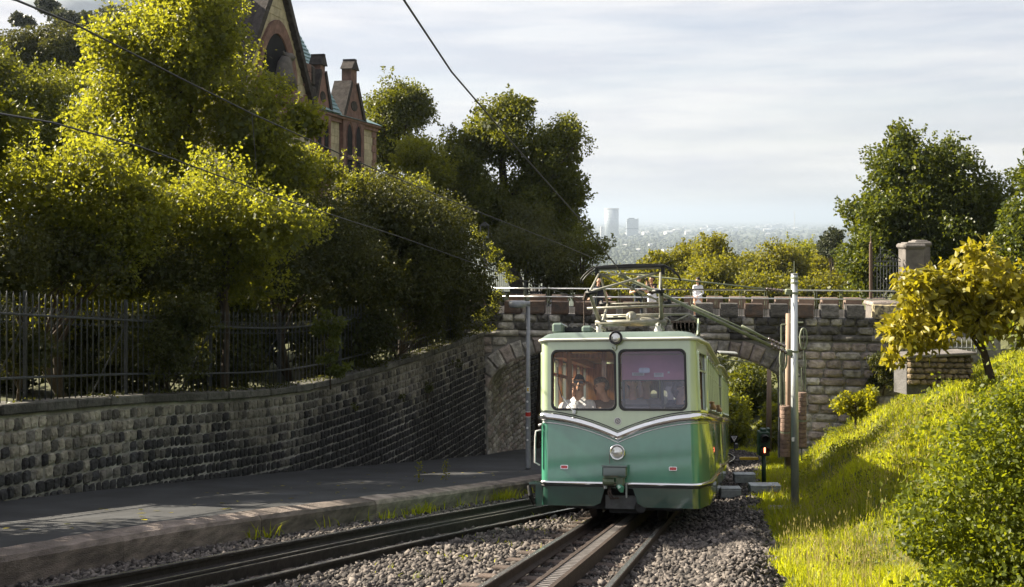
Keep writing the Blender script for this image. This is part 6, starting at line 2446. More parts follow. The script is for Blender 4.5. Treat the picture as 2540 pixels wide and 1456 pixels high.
plant('shrub', 'sunlit shrub with small leaves on the crest in front of the house corner', 'shrub',
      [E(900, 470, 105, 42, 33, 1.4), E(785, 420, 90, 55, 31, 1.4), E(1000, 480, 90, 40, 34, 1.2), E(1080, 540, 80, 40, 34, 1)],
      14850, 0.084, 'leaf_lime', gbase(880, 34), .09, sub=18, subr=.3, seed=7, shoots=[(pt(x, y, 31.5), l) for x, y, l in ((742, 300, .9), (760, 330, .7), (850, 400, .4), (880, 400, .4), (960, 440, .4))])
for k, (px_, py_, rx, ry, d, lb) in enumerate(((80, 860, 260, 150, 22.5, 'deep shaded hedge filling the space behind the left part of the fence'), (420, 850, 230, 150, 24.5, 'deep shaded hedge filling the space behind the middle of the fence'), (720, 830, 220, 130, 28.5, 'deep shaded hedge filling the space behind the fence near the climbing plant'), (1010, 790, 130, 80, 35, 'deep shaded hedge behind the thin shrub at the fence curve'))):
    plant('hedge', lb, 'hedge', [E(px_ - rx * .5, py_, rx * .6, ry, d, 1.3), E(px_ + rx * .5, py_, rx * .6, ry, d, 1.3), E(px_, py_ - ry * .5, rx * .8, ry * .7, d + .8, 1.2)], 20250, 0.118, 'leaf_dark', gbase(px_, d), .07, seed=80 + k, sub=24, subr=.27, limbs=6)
plant('ivy', 'small ivy tufts rooted in the joints of the retaining wall', 'plant', [E(1060, 960, 20, 18, 30.3, .12), E(1000, 985, 10, 12, 29.0, .1), E(1130, 900, 22, 14, 33.2, .12), E(880, 1010, 8, 10, 26.8, .1)], 420, .07, 'leaf_dark', tuple(P(1060, 985, 30.3)), .02, seed=28, limbs=3, core=0)
plant('climbing_plant', 'leafy climbing plant growing up the iron fence in front of the dark hedge', 'plant',
      [E(815, 830, 35, 60, 23.6, .25), E(825, 900, 45, 45, 23.6, .3)], 2025, 0.076, 'leaf_maple', (P(820, 950, 23.7).x, 23.7, P(820, 950, 23.7).z), .02, sub=12, limbs=3, seed=8, core=0)
plant('shrub', 'low dim shrub low behind the fence at the left edge', 'shrub', [E(60, 870, 110, 70, 17.6, .5), E(-40, 820, 90, 90, 17.2, .5)], 4725, 0.059, 'leaf_dark', gbase(40, 18), .04, seed=9)
plant('shrub', 'low dim shrub behind the fence left of the climbing plant', 'shrub', [E(400, 850, 120, 100, 20.4, .5), E(480, 780, 90, 70, 20.6, .5)], 6750, 0.063, 'leaf_dark', gbase(420, 21), .04, seed=10)
plant('shrub', 'thin branched shrub behind the curve of the fence', 'shrub', [E(930, 800, 90, 90, 28.6, .6), E(1040, 790, 80, 70, 31, .6)], 4725, 0.076, 'leaf_dark', gbase(1000, 30.5), .05, limbs=14, seed=11)
plant('tree', 'shaded bushy tree on the left edge below the dark oak', 'tree', [E(100, 290, 150, 120, 34, 2), E(-20, 240, 110, 120, 34, 2), E(200, 340, 100, 100, 33, 1.5), E(60, 370, 150, 90, 33, 1.5)], 32400, 0.109, 'leaf_oak', gbase(90, 35), .14, seed=12)
plant('tree', 'round dark evergreen oak below the pale slope at the top left', 'tree', [E(130, 125, 95, 65, 70, 3), E(50, 145, 80, 65, 70, 3), E(195, 145, 45, 50, 70, 2), E(120, 180, 90, 50, 70, 3)], 29700, 0.168, 'leaf_dark', gbase(130, 72), .25, sub=22, subr=.25, seed=13)
plant('bush', 'small sunlit bushes beside the bare path under the dark oak', 'bush', [E(180, 205, 60, 22, 62, 2), E(120, 215, 50, 18, 60, 2)], 5400, 0.134, 'leaf_lime', gbase(170, 62), .08, seed=14, limbs=2)
for (px_, py_, rx, ry, d, s_, lb) in ((55, 45, 22, 14, 150, 15, 'small hazy pine standing alone on the pale slope'), (195, 45, 75, 32, 140, 16, 'spreading hazy pine in the middle of the pale slope'), (120, 10, 24, 20, 150, 17, 'crooked thin pine at the top edge of the pale slope'), (300, 40, 70, 45, 130, 18, 'hazy pine half hidden behind the tall lime tree')):
    plant('pine_tree', lb, 'tree', [E(px_, py_, rx, ry * .5, d, 3), E(px_ - rx * .3, py_ + ry * .6, rx * .6, ry * .3, d, 3), E(px_ + rx * .4, py_ + ry * .9, rx * .6, ry * .3, d, 3)], 2600, .42, 'leaf_pine', (P(px_, py_ + ry * 2, d).x, d, P(px_, py_ + ry * 2, d).z), .22, seed=s_, sub=14, subr=.3, limbs=5)
oak = [E(1230, 330, 110, 90, 52, 3), E(1360, 400, 100, 110, 52, 3), E(1140, 400, 70, 90, 51, 2.5), E(1300, 520, 150, 90, 52, 3.5), E(1180, 500, 110, 80, 51, 3), E(1410, 330, 45, 50, 52, 2), E(1420, 470, 50, 60, 52, 2), E(1280, 270, 60, 40, 52, 2), E(1270, 580, 120, 70, 52, 2.5), E(1390, 560, 80, 70, 52, 2.2)]
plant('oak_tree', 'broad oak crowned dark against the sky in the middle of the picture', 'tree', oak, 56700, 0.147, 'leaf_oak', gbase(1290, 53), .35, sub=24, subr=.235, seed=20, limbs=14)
plant('oak_tree', 'smaller oak right behind the corner of the gothic house', 'tree', [E(985, 270, 90, 65, 72, 3.5), E(940, 330, 70, 70, 72, 3), E(1030, 260, 45, 50, 72, 2), E(970, 385, 60, 40, 72, 2.5)], 18900, 0.185, 'leaf_oak', gbase(960, 73), .3, sub=24, subr=.25, seed=21, limbs=10)
plant('tree', 'lighter sunlit young tree between the two oaks', 'tree', [E(1040, 400, 60, 75, 48, 2), E(1080, 430, 60, 60, 48, 2), E(1020, 370, 35, 45, 48, 1.2)], 12150, 0.118, 'leaf_lime', gbase(1050, 49), .14, seed=22)
plant('tree', 'thin airy tree right of the oak, before the round tower', 'tree', [E(1450, 640, 75, 50, 45, 2), E(1440, 590, 45, 45, 45, 1.5), E(1490, 610, 35, 20, 45, 1), E(1400, 680, 50, 40, 45, 1.2)], 7020, 0.101, 'leaf_oak', gbase(1440, 46), .12, seed=23, limbs=12, core=0)
plant('shrub', 'dark yew shrubs behind the bridge parapet under the oak', 'shrub', [E(1350, 640, 100, 80, 43, 2), E(1260, 620, 70, 70, 44, 2), E(1380, 700, 60, 45, 43, 1.5), E(1300, 560, 70, 60, 47, 2)], 16200, 0.101, 'leaf_dark', gbase(1330, 45), .1, sub=20, seed=24)
plant('shrub', 'small yellow shrub behind the bald man on the bridge', 'shrub', [E(1462, 712, 42, 40, 44, 1), E(1500, 740, 40, 25, 44, 1)], 4050, 0.109, 'leaf_yellow', gbase(1465, 45), .06, seed=25, limbs=3)
plant('creeper', 'trailing creeper with yellow leaves hanging over the left end of the bridge', 'plant', [E(1215, 625, 25, 22, 37.5, .3), E(1245, 660, 22, 25, 37.2, .3), E(1265, 690, 25, 18, 37, .25), E(1180, 580, 30, 20, 38, .4), E(1205, 790, 35, 40, 35.6, .35), E(1220, 745, 25, 30, 36, .3)], 2025, 0.084, 'leaf_lime', gbase(1180, 36, 1.0), .03, seed=26, limbs=5, core=0)
row = [(1630, 655, 60, 50, 66), (1700, 640, 55, 60, 72), (1770, 622, 60, 62, 68), (1775, 680, 90, 70, 60), (1860, 660, 70, 60, 74), (1935, 640, 70, 62, 66), (1990, 630, 55, 55, 78), (2050, 655, 60, 60, 70), (2110, 665, 55, 60, 64), (1560, 700, 70, 50, 62), (1900, 710, 110, 55, 58), (2040, 720, 100, 50, 58), (1680, 715, 100, 45, 58)]
rl_ = ['yellow green tree rising behind the photographers', 'yellow green tree between the photographers and the taller crown', 'tallest yellow green tree of the row, behind the woman in white', 'yellow green lower tree straight behind the woman in white', 'yellow green tree left of the pole in the row behind', 'broad yellow green tree behind the top of the catenary pole', 'dense greener tree just right of the pole top', 'yellow green tree in the row between the pole and the gate', 'yellow green tree at the right end of the row beside the maple', 'yellow green tree behind the bald man and the oak shade', 'low yellow green tree crown along the parapet at the pole', 'low yellow green tree crown along the parapet towards the gate', 'low yellow green tree crown along the parapet behind the photographers']
for k, ((px_, py_, rx, ry, d), lb) in enumerate(zip(row, rl_)):
    d *= 1.5
    x = (px_ - 1270) * d / F
    zb_ = RT(d) * .82 - 2
    plant('tree', lb, 'tree', [E(px_, py_, rx * .8, ry * .75, d, 2.6), E(px_ - rx * .5, py_ + ry * .5, rx * .7, ry * .6, d, 2.2), E(px_ + rx * .5, py_ + ry * .5, rx * .7, ry * .6, d, 2.2), E(px_, py_ + ry * 1.5, rx, ry * .9, d + 1, 2.5)],
          10125, 0.227, 'leaf_yellow' if k != 6 else 'leaf_lime', (x, d, min(zb_, P(px_, py_ + 200, d).z)), .16, seed=30 + k, sub=17, subr=.3, limbs=9, bark='bark_pale', group='trees beyond the bridge')
plant('maple_tree', 'large dark maple behind the gate and pillars on the right', 'tree',
      [E(2290, 560, 170, 150, 46, 3), E(2250, 430, 110, 100, 46, 2.5), E(2230, 350, 35, 50, 46, 1.2), E(2350, 420, 80, 90, 46, 2.2), E(2420, 520, 75, 110, 46, 2.5), E(2160, 540, 75, 80, 46, 2), E(2150, 660, 70, 90, 45, 2), E(2300, 680, 150, 90, 45, 2.5), E(2330, 600, 160, 120, 47, 2.5), E(2420, 650, 90, 90, 46, 2.2)],
      59400, 0.151, 'leaf_maple', gbase(2290, 47, -1), .22, sub=24, subr=.24, seed=50, limbs=12, shoots=[(pt(x, y, 46), l) for x, y, l in ((2232, 320, .6), (2285, 345, .7), (2320, 355, .6), (2350, 365, .55), (2395, 400, .5), (2440, 430, .7), (2200, 370, .5))])
plant('tree', 'tree cut by the right edge of the picture above the magnolia', 'tree', [E(2540, 560, 60, 110, 40, 1.8), E(2570, 430, 50, 70, 40, 1.4), E(2510, 620, 50, 60, 40, 1.4)], 10800, 0.134, 'leaf_maple', gbase(2570, 41), .14, seed=51, shoots=[(pt(2545, 400, 40), .8)])
plant('tree', 'small hazy pine tree left of the maple against the valley', 'tree', [E(2066, 590, 28, 26, 92, 2), E(2050, 615, 25, 18, 92, 2)], 2200, .22, 'leaf_pine', (P(2066, 700, 92).x, 92, P(2066, 760, 92).z), .16, seed=52, limbs=8)
mg = P(2470, 925, 20)
plant('magnolia_tree', 'magnolia tree with big golden leaves on the right bank', 'tree',
      [E(2390, 690, 110, 60, 20, 1.0), E(2290, 720, 80, 45, 20, .8), E(2440, 770, 110, 60, 20, 1.0), E(2520, 700, 80, 70, 20, .9), E(2300, 810, 90, 35, 20, .7), E(2240, 830, 60, 40, 20, .6), E(2330, 760, 80, 40, 20, .8), E(2420, 640, 50, 35, 20, .6), E(2480, 730, 90, 60, 20, .9), E(2220, 880, 35, 20, 20, .4), E(2530, 790, 60, 50, 20, .8)],
      7000, .19, 'leaf_magnolia', (mg.x, 20, gz(mg.x, 20)), .085, sub=13, subr=.42, seed=53, core=0, limbs=14, wid=.26, droop=.55)
for k, (px_, py_, rx, ry, d, m_, lb) in enumerate(((1850, 960, 70, 70, 60, 'leaf_oak', 'bushy green tree seen through the arch'), (1815, 1040, 45, 70, 56, 'leaf_lime', 'sunlit shrub beside the far track seen through the arch'), (1900, 1030, 60, 80, 62, 'leaf_oak', 'dark green tree beyond the wooden post'), (1770, 950, 50, 80, 66, 'leaf_oak', 'shaded tree at the railcar edge beyond the arch'), (1925, 1060, 30, 70, 50, 'leaf_lime', 'bright shrub right of the wooden post'), (1880, 930, 90, 80, 72, 'leaf_dark', 'dark tree filling the top of the arch'))):
    b_ = P(px_, py_ + ry * 1.3, d)
    plant('tree', lb, 'tree', [E(px_, py_, rx, ry, d, 2), E(px_ - rx * .4, py_ + ry * .5, rx * .7, ry * .6, d, 1.8), E(px_ + rx * .4, py_ + ry * .4, rx * .6, ry * .6, d, 1.8)], 6500, .17, m_, (b_.x, d, min(b_.z, RT(d))), .12, seed=60 + k, limbs=5)
plant('shrub', 'round leafy shrub on the grass bank in front of the bridge end', 'shrub', [E(2120, 1000, 48, 42, 27.5, .6), E(2150, 985, 30, 30, 27.5, .5)], 1700, .11, 'leaf_hedge', gbase(2125, 27.8), .03, seed=70, limbs=4, core=0)
plant('ivy', 'dark ivy covering the right end of the bridge wall', 'plant', [E(2195, 905, 45, 50, 34.4, .35), E(2230, 930, 40, 40, 34, .3), E(2170, 950, 25, 30, 34.6, .25)], 3510, 0.084, 'leaf_dark', (P(2190, 960, 34.5).x, 34.5, P(2190, 970, 34.5).z), .03, seed=71, limbs=4)
plant('shrub', 'dense foreground bush filling the bottom right corner', 'shrub',
      [E(2450, 1230, 190, 200, 8.2, .8), E(2330, 1330, 120, 140, 8.2, .6), E(2550, 1080, 120, 140, 8.4, .7), E(2420, 1430, 180, 120, 7.8, .6), E(2540, 1400, 140, 160, 7.8, .6)],
      26000, .044, 'leaf_bush', (P(2470, 1500, 8.2).x, 8.2, gz(P(2470, 1500, 8.2).x, 8.2)), .02, seed=72, core=0, sub=26, subr=.32, limbs=16,
      shoots=[(pt(x, y, 8.2), l) for x, y, l in ((2220, 1330, .35), (2250, 1200, .5), (2300, 1120, .5), (2360, 1060, .45), (2430, 1000, .5), (2480, 960, .45), (2530, 930, .45), (2210, 1420, .3), (2270, 1110, .4))])
plant('tree', 'slim garden tree just outside the left edge of the picture', 'tree', [(-9.4, 17.0, 1.7, .9, 1.0, .9), (-9.9, 17.5, 4.4, .8, .6, .6)], 5500, .13, 'leaf_oak', (-9.6, 17.2, gdz(-9.6, 17.2)), .1, seed=74)
plant('tree', 'low spreading garden tree outside the left edge of the picture', 'tree', [(-9.3, 10.6, 1.8, 1.1, 1.15, 1.5), (-9.2, 10.2, 1.0, 1.2, 1.2, 1.2)], 9000, .13, 'leaf_oak', (-9.4, 10.6, gdz(-9.4, 10.6)), .1, seed=75)
# shrubs outside the frame on the left, the rest of the same hedge
plant('hedge', 'end of the dark hedge running out of the picture on the left', 'hedge', [(-8.9, 14.2, -.4, 1.1, 1.8, 1.5), (-8.8, 12.3, -.6, 1.2, 2.0, 1.4), (-9.0, 11.7, .8, 1.0, .95, 1.15), (-9.2, 9.2, -.6, 1.2, 2.2, 1.4), (-9.5, 6.0, -.3, 1.2, 2.0, 1.5)], 12150, 0.101, 'leaf_dark', (-9.5, 10, -2.7), .08, seed=73)

for k, (x, y, r_, h_) in enumerate(((-13.5, 7.5, 2.6, 3.6), (-15.0, 12.5, 2.6, 2.4), (-14.0, 1.5, 3.0, 4.5))):
    lb = ('garden tree standing left of the picture beside the hedge', 'garden tree standing left of the picture behind the hedge', 'garden tree left of the viewpoint', 'garden tree behind the viewpoint by the road', 'garden tree farther behind the viewpoint')[k]
    zb_ = gdz(x, y) if k < 4 else gz(x, y)
    plant('tree', lb, 'tree', [(x, y, h_, r_, r_, 2.2), (x + 1, y + .8, h_ - 1.8, r_ * .9, r_ * .9, 1.8), (x - .6, y - .8, h_ - 3.0, r_, r_, 2.0)], 9450, 0.185, 'leaf_oak', (x, y, zb_), .2, seed=90 + k)

# ================================================================ grass, weeds and low plants
def bank_pts(n, y0, y1, t0, t1):
    y = y0 + (y1 - y0) * RNG.uniform(0, 1, n) ** 1.4
    t = RNG.uniform(t0, t1, n)
    x = xtrack(y) + (t + .10 * np.sin(y * 2.1) + .06 * np.sin(y * 5.7)) / .972
    return x, y, t


def blades(x, y, z, h, w, lean, rng=RNG):
    n = len(x)
    a = rng.uniform(0, 2 * math.pi, n)
    dx, dy = np.cos(a) * w, np.sin(a) * w
    lx, ly = rng.normal(0, lean, n) * h, rng.normal(0, lean, n) * h
    B = np.stack([x, y, z], -1)
    d = np.stack([dx, dy, np.zeros(n)], -1)
    mid = B + np.stack([lx * .35, ly * .35, h * .55], -1)
    tipv = B + np.stack([lx, ly, h * (1 - .3 * np.hypot(lx, ly) / (h + 1e-6))], -1)
    V = np.stack([B - d, B + d, mid + d * .7, mid - d * .7, tipv], 1).reshape(-1, 3)
    i = np.arange(n)[:, None] * 5
    Fc = np.concatenate([i + np.array([[0, 1, 2]]), i + np.array([[0, 2, 3]]), i + np.array([[3, 2, 4]])], 1).reshape(-1, 3)
    return V, Fc


VS, FS, TS, o_ = [], [], [], 0
for (n, y0, y1, t0, t1, h, w) in ((52000, 8.0, 17, 2.05, 6.5, .13, .006), (52000, 15, 36, 2.0, 10, .2, .010), (9000, 36, 58, 1.7, 7, .22, .02), (5000, 17, 36, 1.75, 2.6, .1, .008)):
    x, y, t = bank_pts(n, y0, y1, t0, t1)
    patch = .5 + .5 * np.sin(x * 2.3 + 1.3 * np.sin(y * 1.1)) * np.sin(y * 1.9 + x)
    hh = h * RNG.uniform(.5, 1.5, n) * (.7 + .6 * patch) * np.clip((t - t0 + .25) * 2.2, .35, 1)
    v, f = blades(x, y, ground_z(x, y) - .01, hh, w * RNG.uniform(.7, 1.4, n), .38)
    VS.append(v); FS.append(f + o_); o_ += len(v)
    TS.append(np.repeat(np.clip(.1 + .55 * patch + .25 * np.sin(x * .8 + y * .5) + RNG.uniform(-.35, .4, n), 0, 1), 5))
tag(link('grass', np_mesh('grass', np.concatenate(VS), np.concatenate(FS), ['grass_blade'], tone=np.concatenate(TS))), 'bright green grass covering the right bank', kind='stuff')
n = 7000
x, y, t = bank_pts(n, 8.5, 34, 2.1, 9)
k_ = np.sin(x * 1.3 + y * .9 + 2) * np.sin(y * .7 - x * 1.1) > .1
x, y = x[k_], y[k_]
v, f = blades(x, y, ground_z(x, y), RNG.uniform(.1, .34, len(x)), RNG.uniform(.003, .007, len(x)), .5)
tag(link('dry_grass', np_mesh('dry_grass', v, f, ['grass_straw'], tone=np.repeat(RNG.uniform(0, 1, len(x)), 5))), 'dry straw coloured stalks mixed into the bank grass', kind='stuff')
# leafy ground cover on the bank
n = 17000
x, y, t = bank_pts(n, 15, 36, 3.4, 11)
k_ = np.sin(x * 1.9 + y * .7) * np.sin(y * 1.3 - x * .6) > -.25
x, y = x[k_], y[k_]
c = np.stack([x, y, ground_z(x, y) + RNG.uniform(.02, .24, len(x))], -1)
V, Fc = leaf_arrays(c, .07, np.tile([0, 0, 1.0], (len(x), 1)), .0, .3)
tag(link('ground_cover', np_mesh('ground_cover', V, Fc, ['leaf_hedge'], tone=np.repeat(RNG.uniform(0, 1, len(x)), 4))), 'low leafy weeds among the grass of the bank', kind='stuff')
# taller weed clumps of a darker green scattered over the bank
nc = 95
yc = 9.5 + 26 * RNG.uniform(0, 1, nc) ** 1.2
tc_ = RNG.uniform(2.9, 8.5, nc)
xc_ = xtrack(yc) + tc_ / .972
cc = []
for a_, b_ in zip(xc_, yc):
    m = RNG.integers(60, 190)
    r_ = RNG.uniform(.14, .42)
    d_ = unit(RNG.normal(0, 1, (m, 3)))
    d_[:, 2] = np.abs(d_[:, 2])
    p_ = d_ * RNG.uniform(.4, 1, (m, 1)) * np.array([r_, r_, r_ * .9])
    cc.append(p_ + np.array([a_, b_, gz(a_, b_) + .02]))
cc = np.concatenate(cc)
V, Fc = leaf_arrays(cc, .06, RNG.normal(0, .5, (len(cc), 3)) + np.array([0, 0, .6]), .1, .26)
tag(link('bank_weeds', np_mesh('bank_weeds', V, Fc, ['leaf_bush'], tone=np.repeat(RNG.uniform(0, 1, len(cc)), 4))), 'clumps of darker green weeds standing out of the bank grass', kind='stuff')
# seed heads on thin stalks
n = 2600
x, y, t = bank_pts(n, 9, 26, 2.2, 5.4)
z = ground_z(x, y)
hh = RNG.uniform(.22, .45, n)
v, f = blades(x, y, z, hh, np.full(n, .0022), .12)
tips = v.reshape(-1, 5, 3)[:, 4]
v2, f2 = blades(tips[:, 0], tips[:, 1], tips[:, 2] - .02, np.full(n, .045), np.full(n, .006), .1)
tag(link('seed_heads', np_mesh('seed_heads', np.concatenate([v, v2]), np.concatenate([f, f2 + len(v)]), ['grass_straw'], tone=RNG.uniform(0, 1, len(v) + len(v2)))), 'thin straw coloured grass stalks with seed heads', kind='stuff')
# weeds along the kerb and between the tracks
VS, FS, TS, o_ = [], [], [], 0
n = 12000
s = RNG.uniform(0, 1, n) ** .8
ss = 8 + s * 24
wp = np.array([KERB.at(q_)[:2] for q_ in ss])
cl = np.sin(ss * 1.7) + .6 * np.sin(ss * 4.1) + (ss - 18) * .06
keep = RNG.uniform(0, 1, n) < np.clip(cl * .5, .03, 1)
wp, ss = wp[keep], ss[keep]
off = np.abs(RNG.normal(0, .12, len(wp))) + .03
x, y = wp[:, 0] + off * .9, wp[:, 1] - off * .3
v, f = blades(x, y, ground_z(x, y), RNG.uniform(.08, .34, len(x)), np.full(len(x), .011), .55)
VS.append(v); FS.append(f + o_); TS.append(np.repeat(RNG.uniform(0, .8, len(x)), 5)); o_ += len(v)
n = 700
y = RNG.uniform(9.5, 17, n)
x = (xtrack(y) - .53 + np.interp(y, SIDE.p[:, 1], SIDE.p[:, 0]) + .53) / 2 + RNG.normal(0, .35, n)
keep = np.sin(x * 4 + y * 3) > .6
x, y = x[keep], y[keep]
v, f = blades(x, y, ground_z(x, y), RNG.uniform(.04, .14, len(x)), np.full(len(x), .007), .5)
VS.append(v); FS.append(f + o_); TS.append(np.repeat(RNG.uniform(.2, 1, len(x)), 5)); o_ += len(v)
tag(link('weeds', np_mesh('weeds', np.concatenate(VS), np.concatenate(FS), ['grass_blade'], tone=np.concatenate(TS))), 'weeds and grass tufts along the foot of the kerb and between the tracks', kind='stuff')
# moss and small plants on the wall cap
n = 5000
ss = RNG.uniform(8, WALL.len - .3, n)
wp = np.array([WALL.at(q_) for q_ in ss])
tn = np.array([WALL.tan(q_) for q_ in ss])
off = RNG.uniform(-.3, .12, n)
keep = RNG.uniform(0, 1, n) < np.clip((ss - 10) / 25 + .15 * np.sin(ss * 3), .05, 1)
c = np.stack([wp[:, 0] + tn[:, 1] * off, wp[:, 1] - tn[:, 0] * off, wp[:, 2] + CAPTOP + RNG.uniform(0, .07, n)], -1)[keep]
V, Fc = leaf_arrays(c, .06, np.tile([0, 0, .6], (len(c), 1)), .2, .35)
tag(link('moss', np_mesh('moss', V, Fc, ['leaf_dark'], tone=np.repeat(RNG.uniform(0, 1, len(c)), 4))), 'moss and small creeping plants on the cap of the retaining wall', kind='stuff')
# fallen leaves on the road
n = 110
y = RNG.uniform(11, 26, n)
u = RNG.uniform(.1, .9, n)
x = xwall(y) + (xkerb(y) - .5 - xwall(y)) * u
c = np.stack([x, y, RT(y) + .2], -1)
V, Fc = leaf_arrays(c, .12, RNG.normal(0, 1, (n, 3)) * np.array([1, 1, .05]), 0, .3, .3)
V[:, 2] = RT(V[:, 1]) + .195 + (V[:, 2] - RT(V[:, 1]) - .2) * .15
tag(link('fallen_leaves', np_mesh('fallen_leaves', V, Fc, ['leaf_magnolia'], tone=np.repeat(RNG.uniform(0, 1, n), 4))), 'a few fallen yellow leaves on the asphalt', kind='stuff')
for k, (px_, d, lb) in enumerate(((1040, 21.3, 'tall thin weed stalk standing behind the kerb, left of the other'), (1105, 22.2, 'bright leafy weed stalk standing behind the kerb near the lamp post'))):
    x = (px_ - 1270) * d / F
    t_ = thing('weed', lb, 'plant', (x, d, RT(d) + .1))
    q = MB(); q.tube([(x, d, RT(d) + .05), (x + .02, d, RT(d) + .6)], [.006, .003], 5); q.build('stem', 'bark_pale', t_)
    n = 46
    c = np.stack([x + RNG.normal(0, .04, n), d + RNG.normal(0, .04, n), RT(d) + .12 + RNG.uniform(0, .5, n)], -1)
    V, Fc = leaf_arrays(c, .07, RNG.normal(0, 1, (n, 3)), .1, .22)
    link('leaves', np_mesh('leaves', V, Fc, ['leaf_hedge'], tone=np.repeat(RNG.uniform(0, 1, n), 4)), t_)

# ================================================================ the far valley
def vy(py): return 109.0 * F / (py - 540)                # distance of a point on the valley floor


t = thing('tower', 'tall round glass tower rising over the hazy valley town', 'tower', (P(1517, 588, 5600).x, 5600, -109))
c = P(1517, 588, 5600)
q = MB(); q.smooth = True
w = 17.5 * 5600 / F
ztw = -(517 - 540) * 5600 / F
q.lathe((c.x, c.y, -109), (0, 0, 1), [(0, w), (ztw + 109 - 4, w)], 28); q.build('tower_shaft', 'far_tower', t)
for k in range(1, 9):
    q = MB(); q.smooth = True; zz = -109 + (ztw + 105) * k / 9; q.lathe((c.x, c.y, zz), (0, 0, 1), [(0, w + .5), (1.5, w + .5)], 28); q.build('floor_band', 'far_grey', t)
q = MB(); q.smooth = True; q.lathe((c.x, c.y, ztw - 4), (0, 0, 1), [(0, w + 1), (5, w + 1)], 28); q.build('tower_crown', 'far_white', t)
t = thing('tower', 'square dark office tower right of the round tower', 'tower', (P(1568, 584, 5900).x, 5900, -109))
c = P(1568, 584, 5900)
w = 28 * 5900 / F
zt_ = -(543 - 540) * 5900 / F
q = MB(); q.box((c.x, c.y, (zt_ - 109) / 2), (w, w * .7, zt_ + 109)); q.build('tower_shaft', 'far_grey', t)
q = MB(); q.box((c.x - 4, c.y, zt_ + 3), (w * .5, w * .4, 6)); q.build('plant_room', 'box_dark', t)
q = MB(); q.box((c.x, c.y, (zt_ - 109) * .55), (w * 1.01, w * .71, 5)); q.build('floor_band', 'box_dark', t)
q = MB(); q.box((c.x + w * .48, c.y - 10, (zt_ - 105) / 2), (6, w * .4, zt_ + 113)); q.build('stair_shaft', 'far_grey', t)
t = thing('chimney', 'single tall thin factory chimney on the hazy horizon at the right', 'chimney', (P(1971, 556, 9000).x, 9000, -109))
q = MB(); q.lathe((P(1971, 556, 9000).x, 9000, -109), (0, 0, 1), [(0, 6), (170, 4)], 10); q.build('chimney_shaft', 'far_white', t)
q = MB(); q.box((P(1495, 580, 5700).x, 5700, -80), (26, 30, 58)); tag(q.build('office_block', 'far_white'), 'low pale office block left of the round tower', 'building')
fb = random.Random(5)
specs = []
for k in range(80):
    py_ = fb.choice((553, 556, 560, 563, 566, 570, 575, 582, 612, 628)) + fb.uniform(-2, 2)
    px_ = fb.uniform(1495, 2090)
    d = vy(py_)
    specs.append((px_, d, fb.uniform(14, 55) * (1 if py_ < 590 else .5), fb.uniform(8, 22) * (1 if py_ < 590 else .6), 'far_white' if fb.random() < .7 else 'far_grey'))
specs += [(px_, vy(566), 36, h_, 'far_white') for px_, h_ in ((1958, 22), (1880, 20))]
mb = MB()
for (px_, d, w, h_, m_) in specs:
    mb.cur = 0 if m_ == 'far_white' else 1
    T_ = Matrix.Translation(V3(((px_ - 1270) * d / F, d, -109))) @ Matrix.Rotation(fb.uniform(-.5, .5), 4, 'Z') @ Matrix.Diagonal((w, w, h_, 1))
    mb.add([T_ @ V3(v) for v in ((-.5, -.36, 0), (.5, -.36, 0), (.5, .36, 0), (-.5, .36, 0), (-.5, -.36, 1), (.5, -.36, 1), (.5, .36, 1), (-.5, .36, 1), (-.5, 0, 1.3), (.5, 0, 1.3))],
           [(0, 1, 5, 4), (1, 2, 6, 5), (2, 3, 7, 6), (3, 0, 4, 7), (4, 5, 9, 8), (6, 7, 8, 9), (5, 6, 9), (7, 4, 8)])
tag(mb.build('far_town', ['far_white', 'far_grey']), 'scattered tiny buildings of the hazy valley town', kind='stuff')
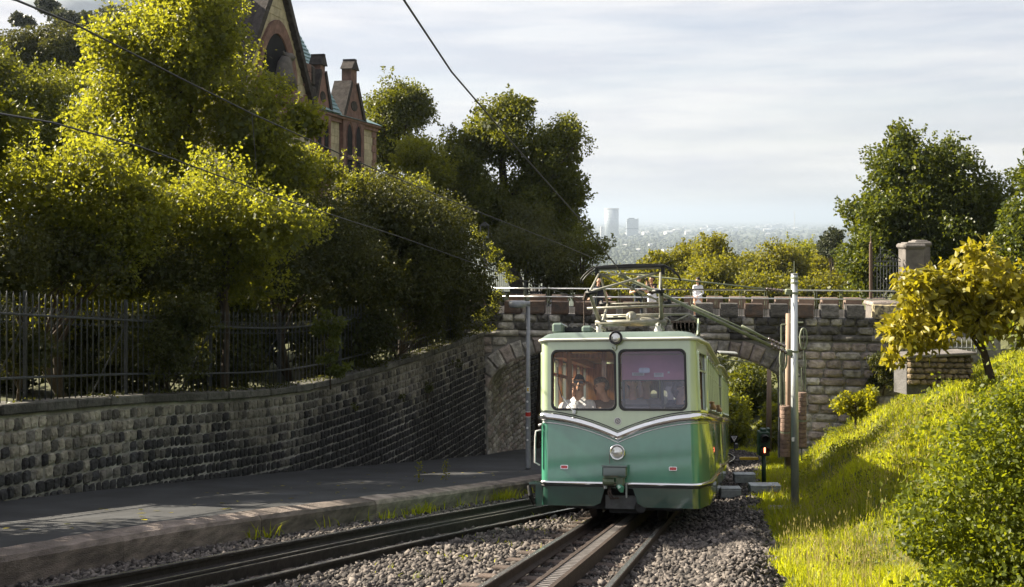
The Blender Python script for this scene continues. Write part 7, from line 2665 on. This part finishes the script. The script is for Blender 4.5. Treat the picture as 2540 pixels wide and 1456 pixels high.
for (px_, d, w, h_, lb) in ((1905, vy(566), 36, 26, 'short pale tower block at the left end of the far white cluster below the chimney'), (1917, vy(566), 34, 31, 'pale tower block second from the left in the far white cluster'), (1926, vy(566), 34, 40, 'tall pale tower block left of the tallest in the far white cluster'), (1935, vy(566), 40, 46, 'tallest white tower block of the far cluster below the chimney'), (1947, vy(566), 32, 28, 'low pale tower block at the right end of the far white cluster'),
                            (1680, vy(629), 90, 12, 'long low white hall among the woods below the square tower'), (1724, vy(629), 40, 17, 'white block with floors right of the long low hall'), (1765, vy(566), 90, 28, 'bright white cubic building in the middle of the hazy town')):
    c = V3(((px_ - 1270) * d / F, d, -109))
    t_ = thing('building', lb, 'building', c)
    q = MB(); q.box(c + V3((0, 0, h_ / 2)), (w, w * .6, h_)); q.build('wall', 'far_white', t_)
    q = MB(); q.box(c + V3((0, 0, h_ + .8)), (w * .96, w * .56, 1.6)); q.build('roof', 'far_grey', t_)
    q = MB()
    for z_ in range(4, int(h_) - 2, 4): q.box(c + V3((0, -w * .3, z_)), (w * .9, .6, 1.4))
    if q.v: tag(q.build('window_bands', 'far_grey', t_), kind='stuff')
n = 15000
py_ = RNG.uniform(550, 690, n) ** 1.0
d = 109 * F / (py_ - 540)
x = (RNG.uniform(1300, 2540, n) - 1270) * d / F
band = (py_ > 590) | (RNG.uniform(0, 1, n) < .45)
x, d = x[band], d[band]
sz = RNG.uniform(4, 10, len(d)) * np.clip(d / 3000, .6, 2.2)
v, f, t_ = scatter(np.stack([x, d, np.full(len(d), -107.0)], -1), sz, (1.3, 1, .8), .25)
tag(link('far_forest', np_mesh('far_forest', v, f, ['far_leaf'], tone=t_)), 'hazy woods and orchards spread over the far valley', kind='stuff')

# ================================================================ haze in the air of the valley
hm_ = bpy.data.materials.new('haze')
hm_.use_nodes = True
hm_.node_tree.nodes.clear()
ho = hm_.node_tree.nodes.new('ShaderNodeOutputMaterial')
pv = hm_.node_tree.nodes.new('ShaderNodeVolumePrincipled')
pv.inputs['Color'].default_value = (0.46, 0.54, 0.67, 1)
pv.inputs['Density'].default_value = 0.00013
pv.inputs['Anisotropy'].default_value = 0.3
hm_.node_tree.links.new(pv.outputs[0], ho.inputs['Volume'])
MATS['haze'] = hm_
q = MB()
q.box((0, 19900, 36), (64000, 41000, 322))
hz = q.build('haze', 'haze')
tag(hz, 'thin blue haze filling the air over the valley', kind='stuff')
hz.display_type = 'WIRE'
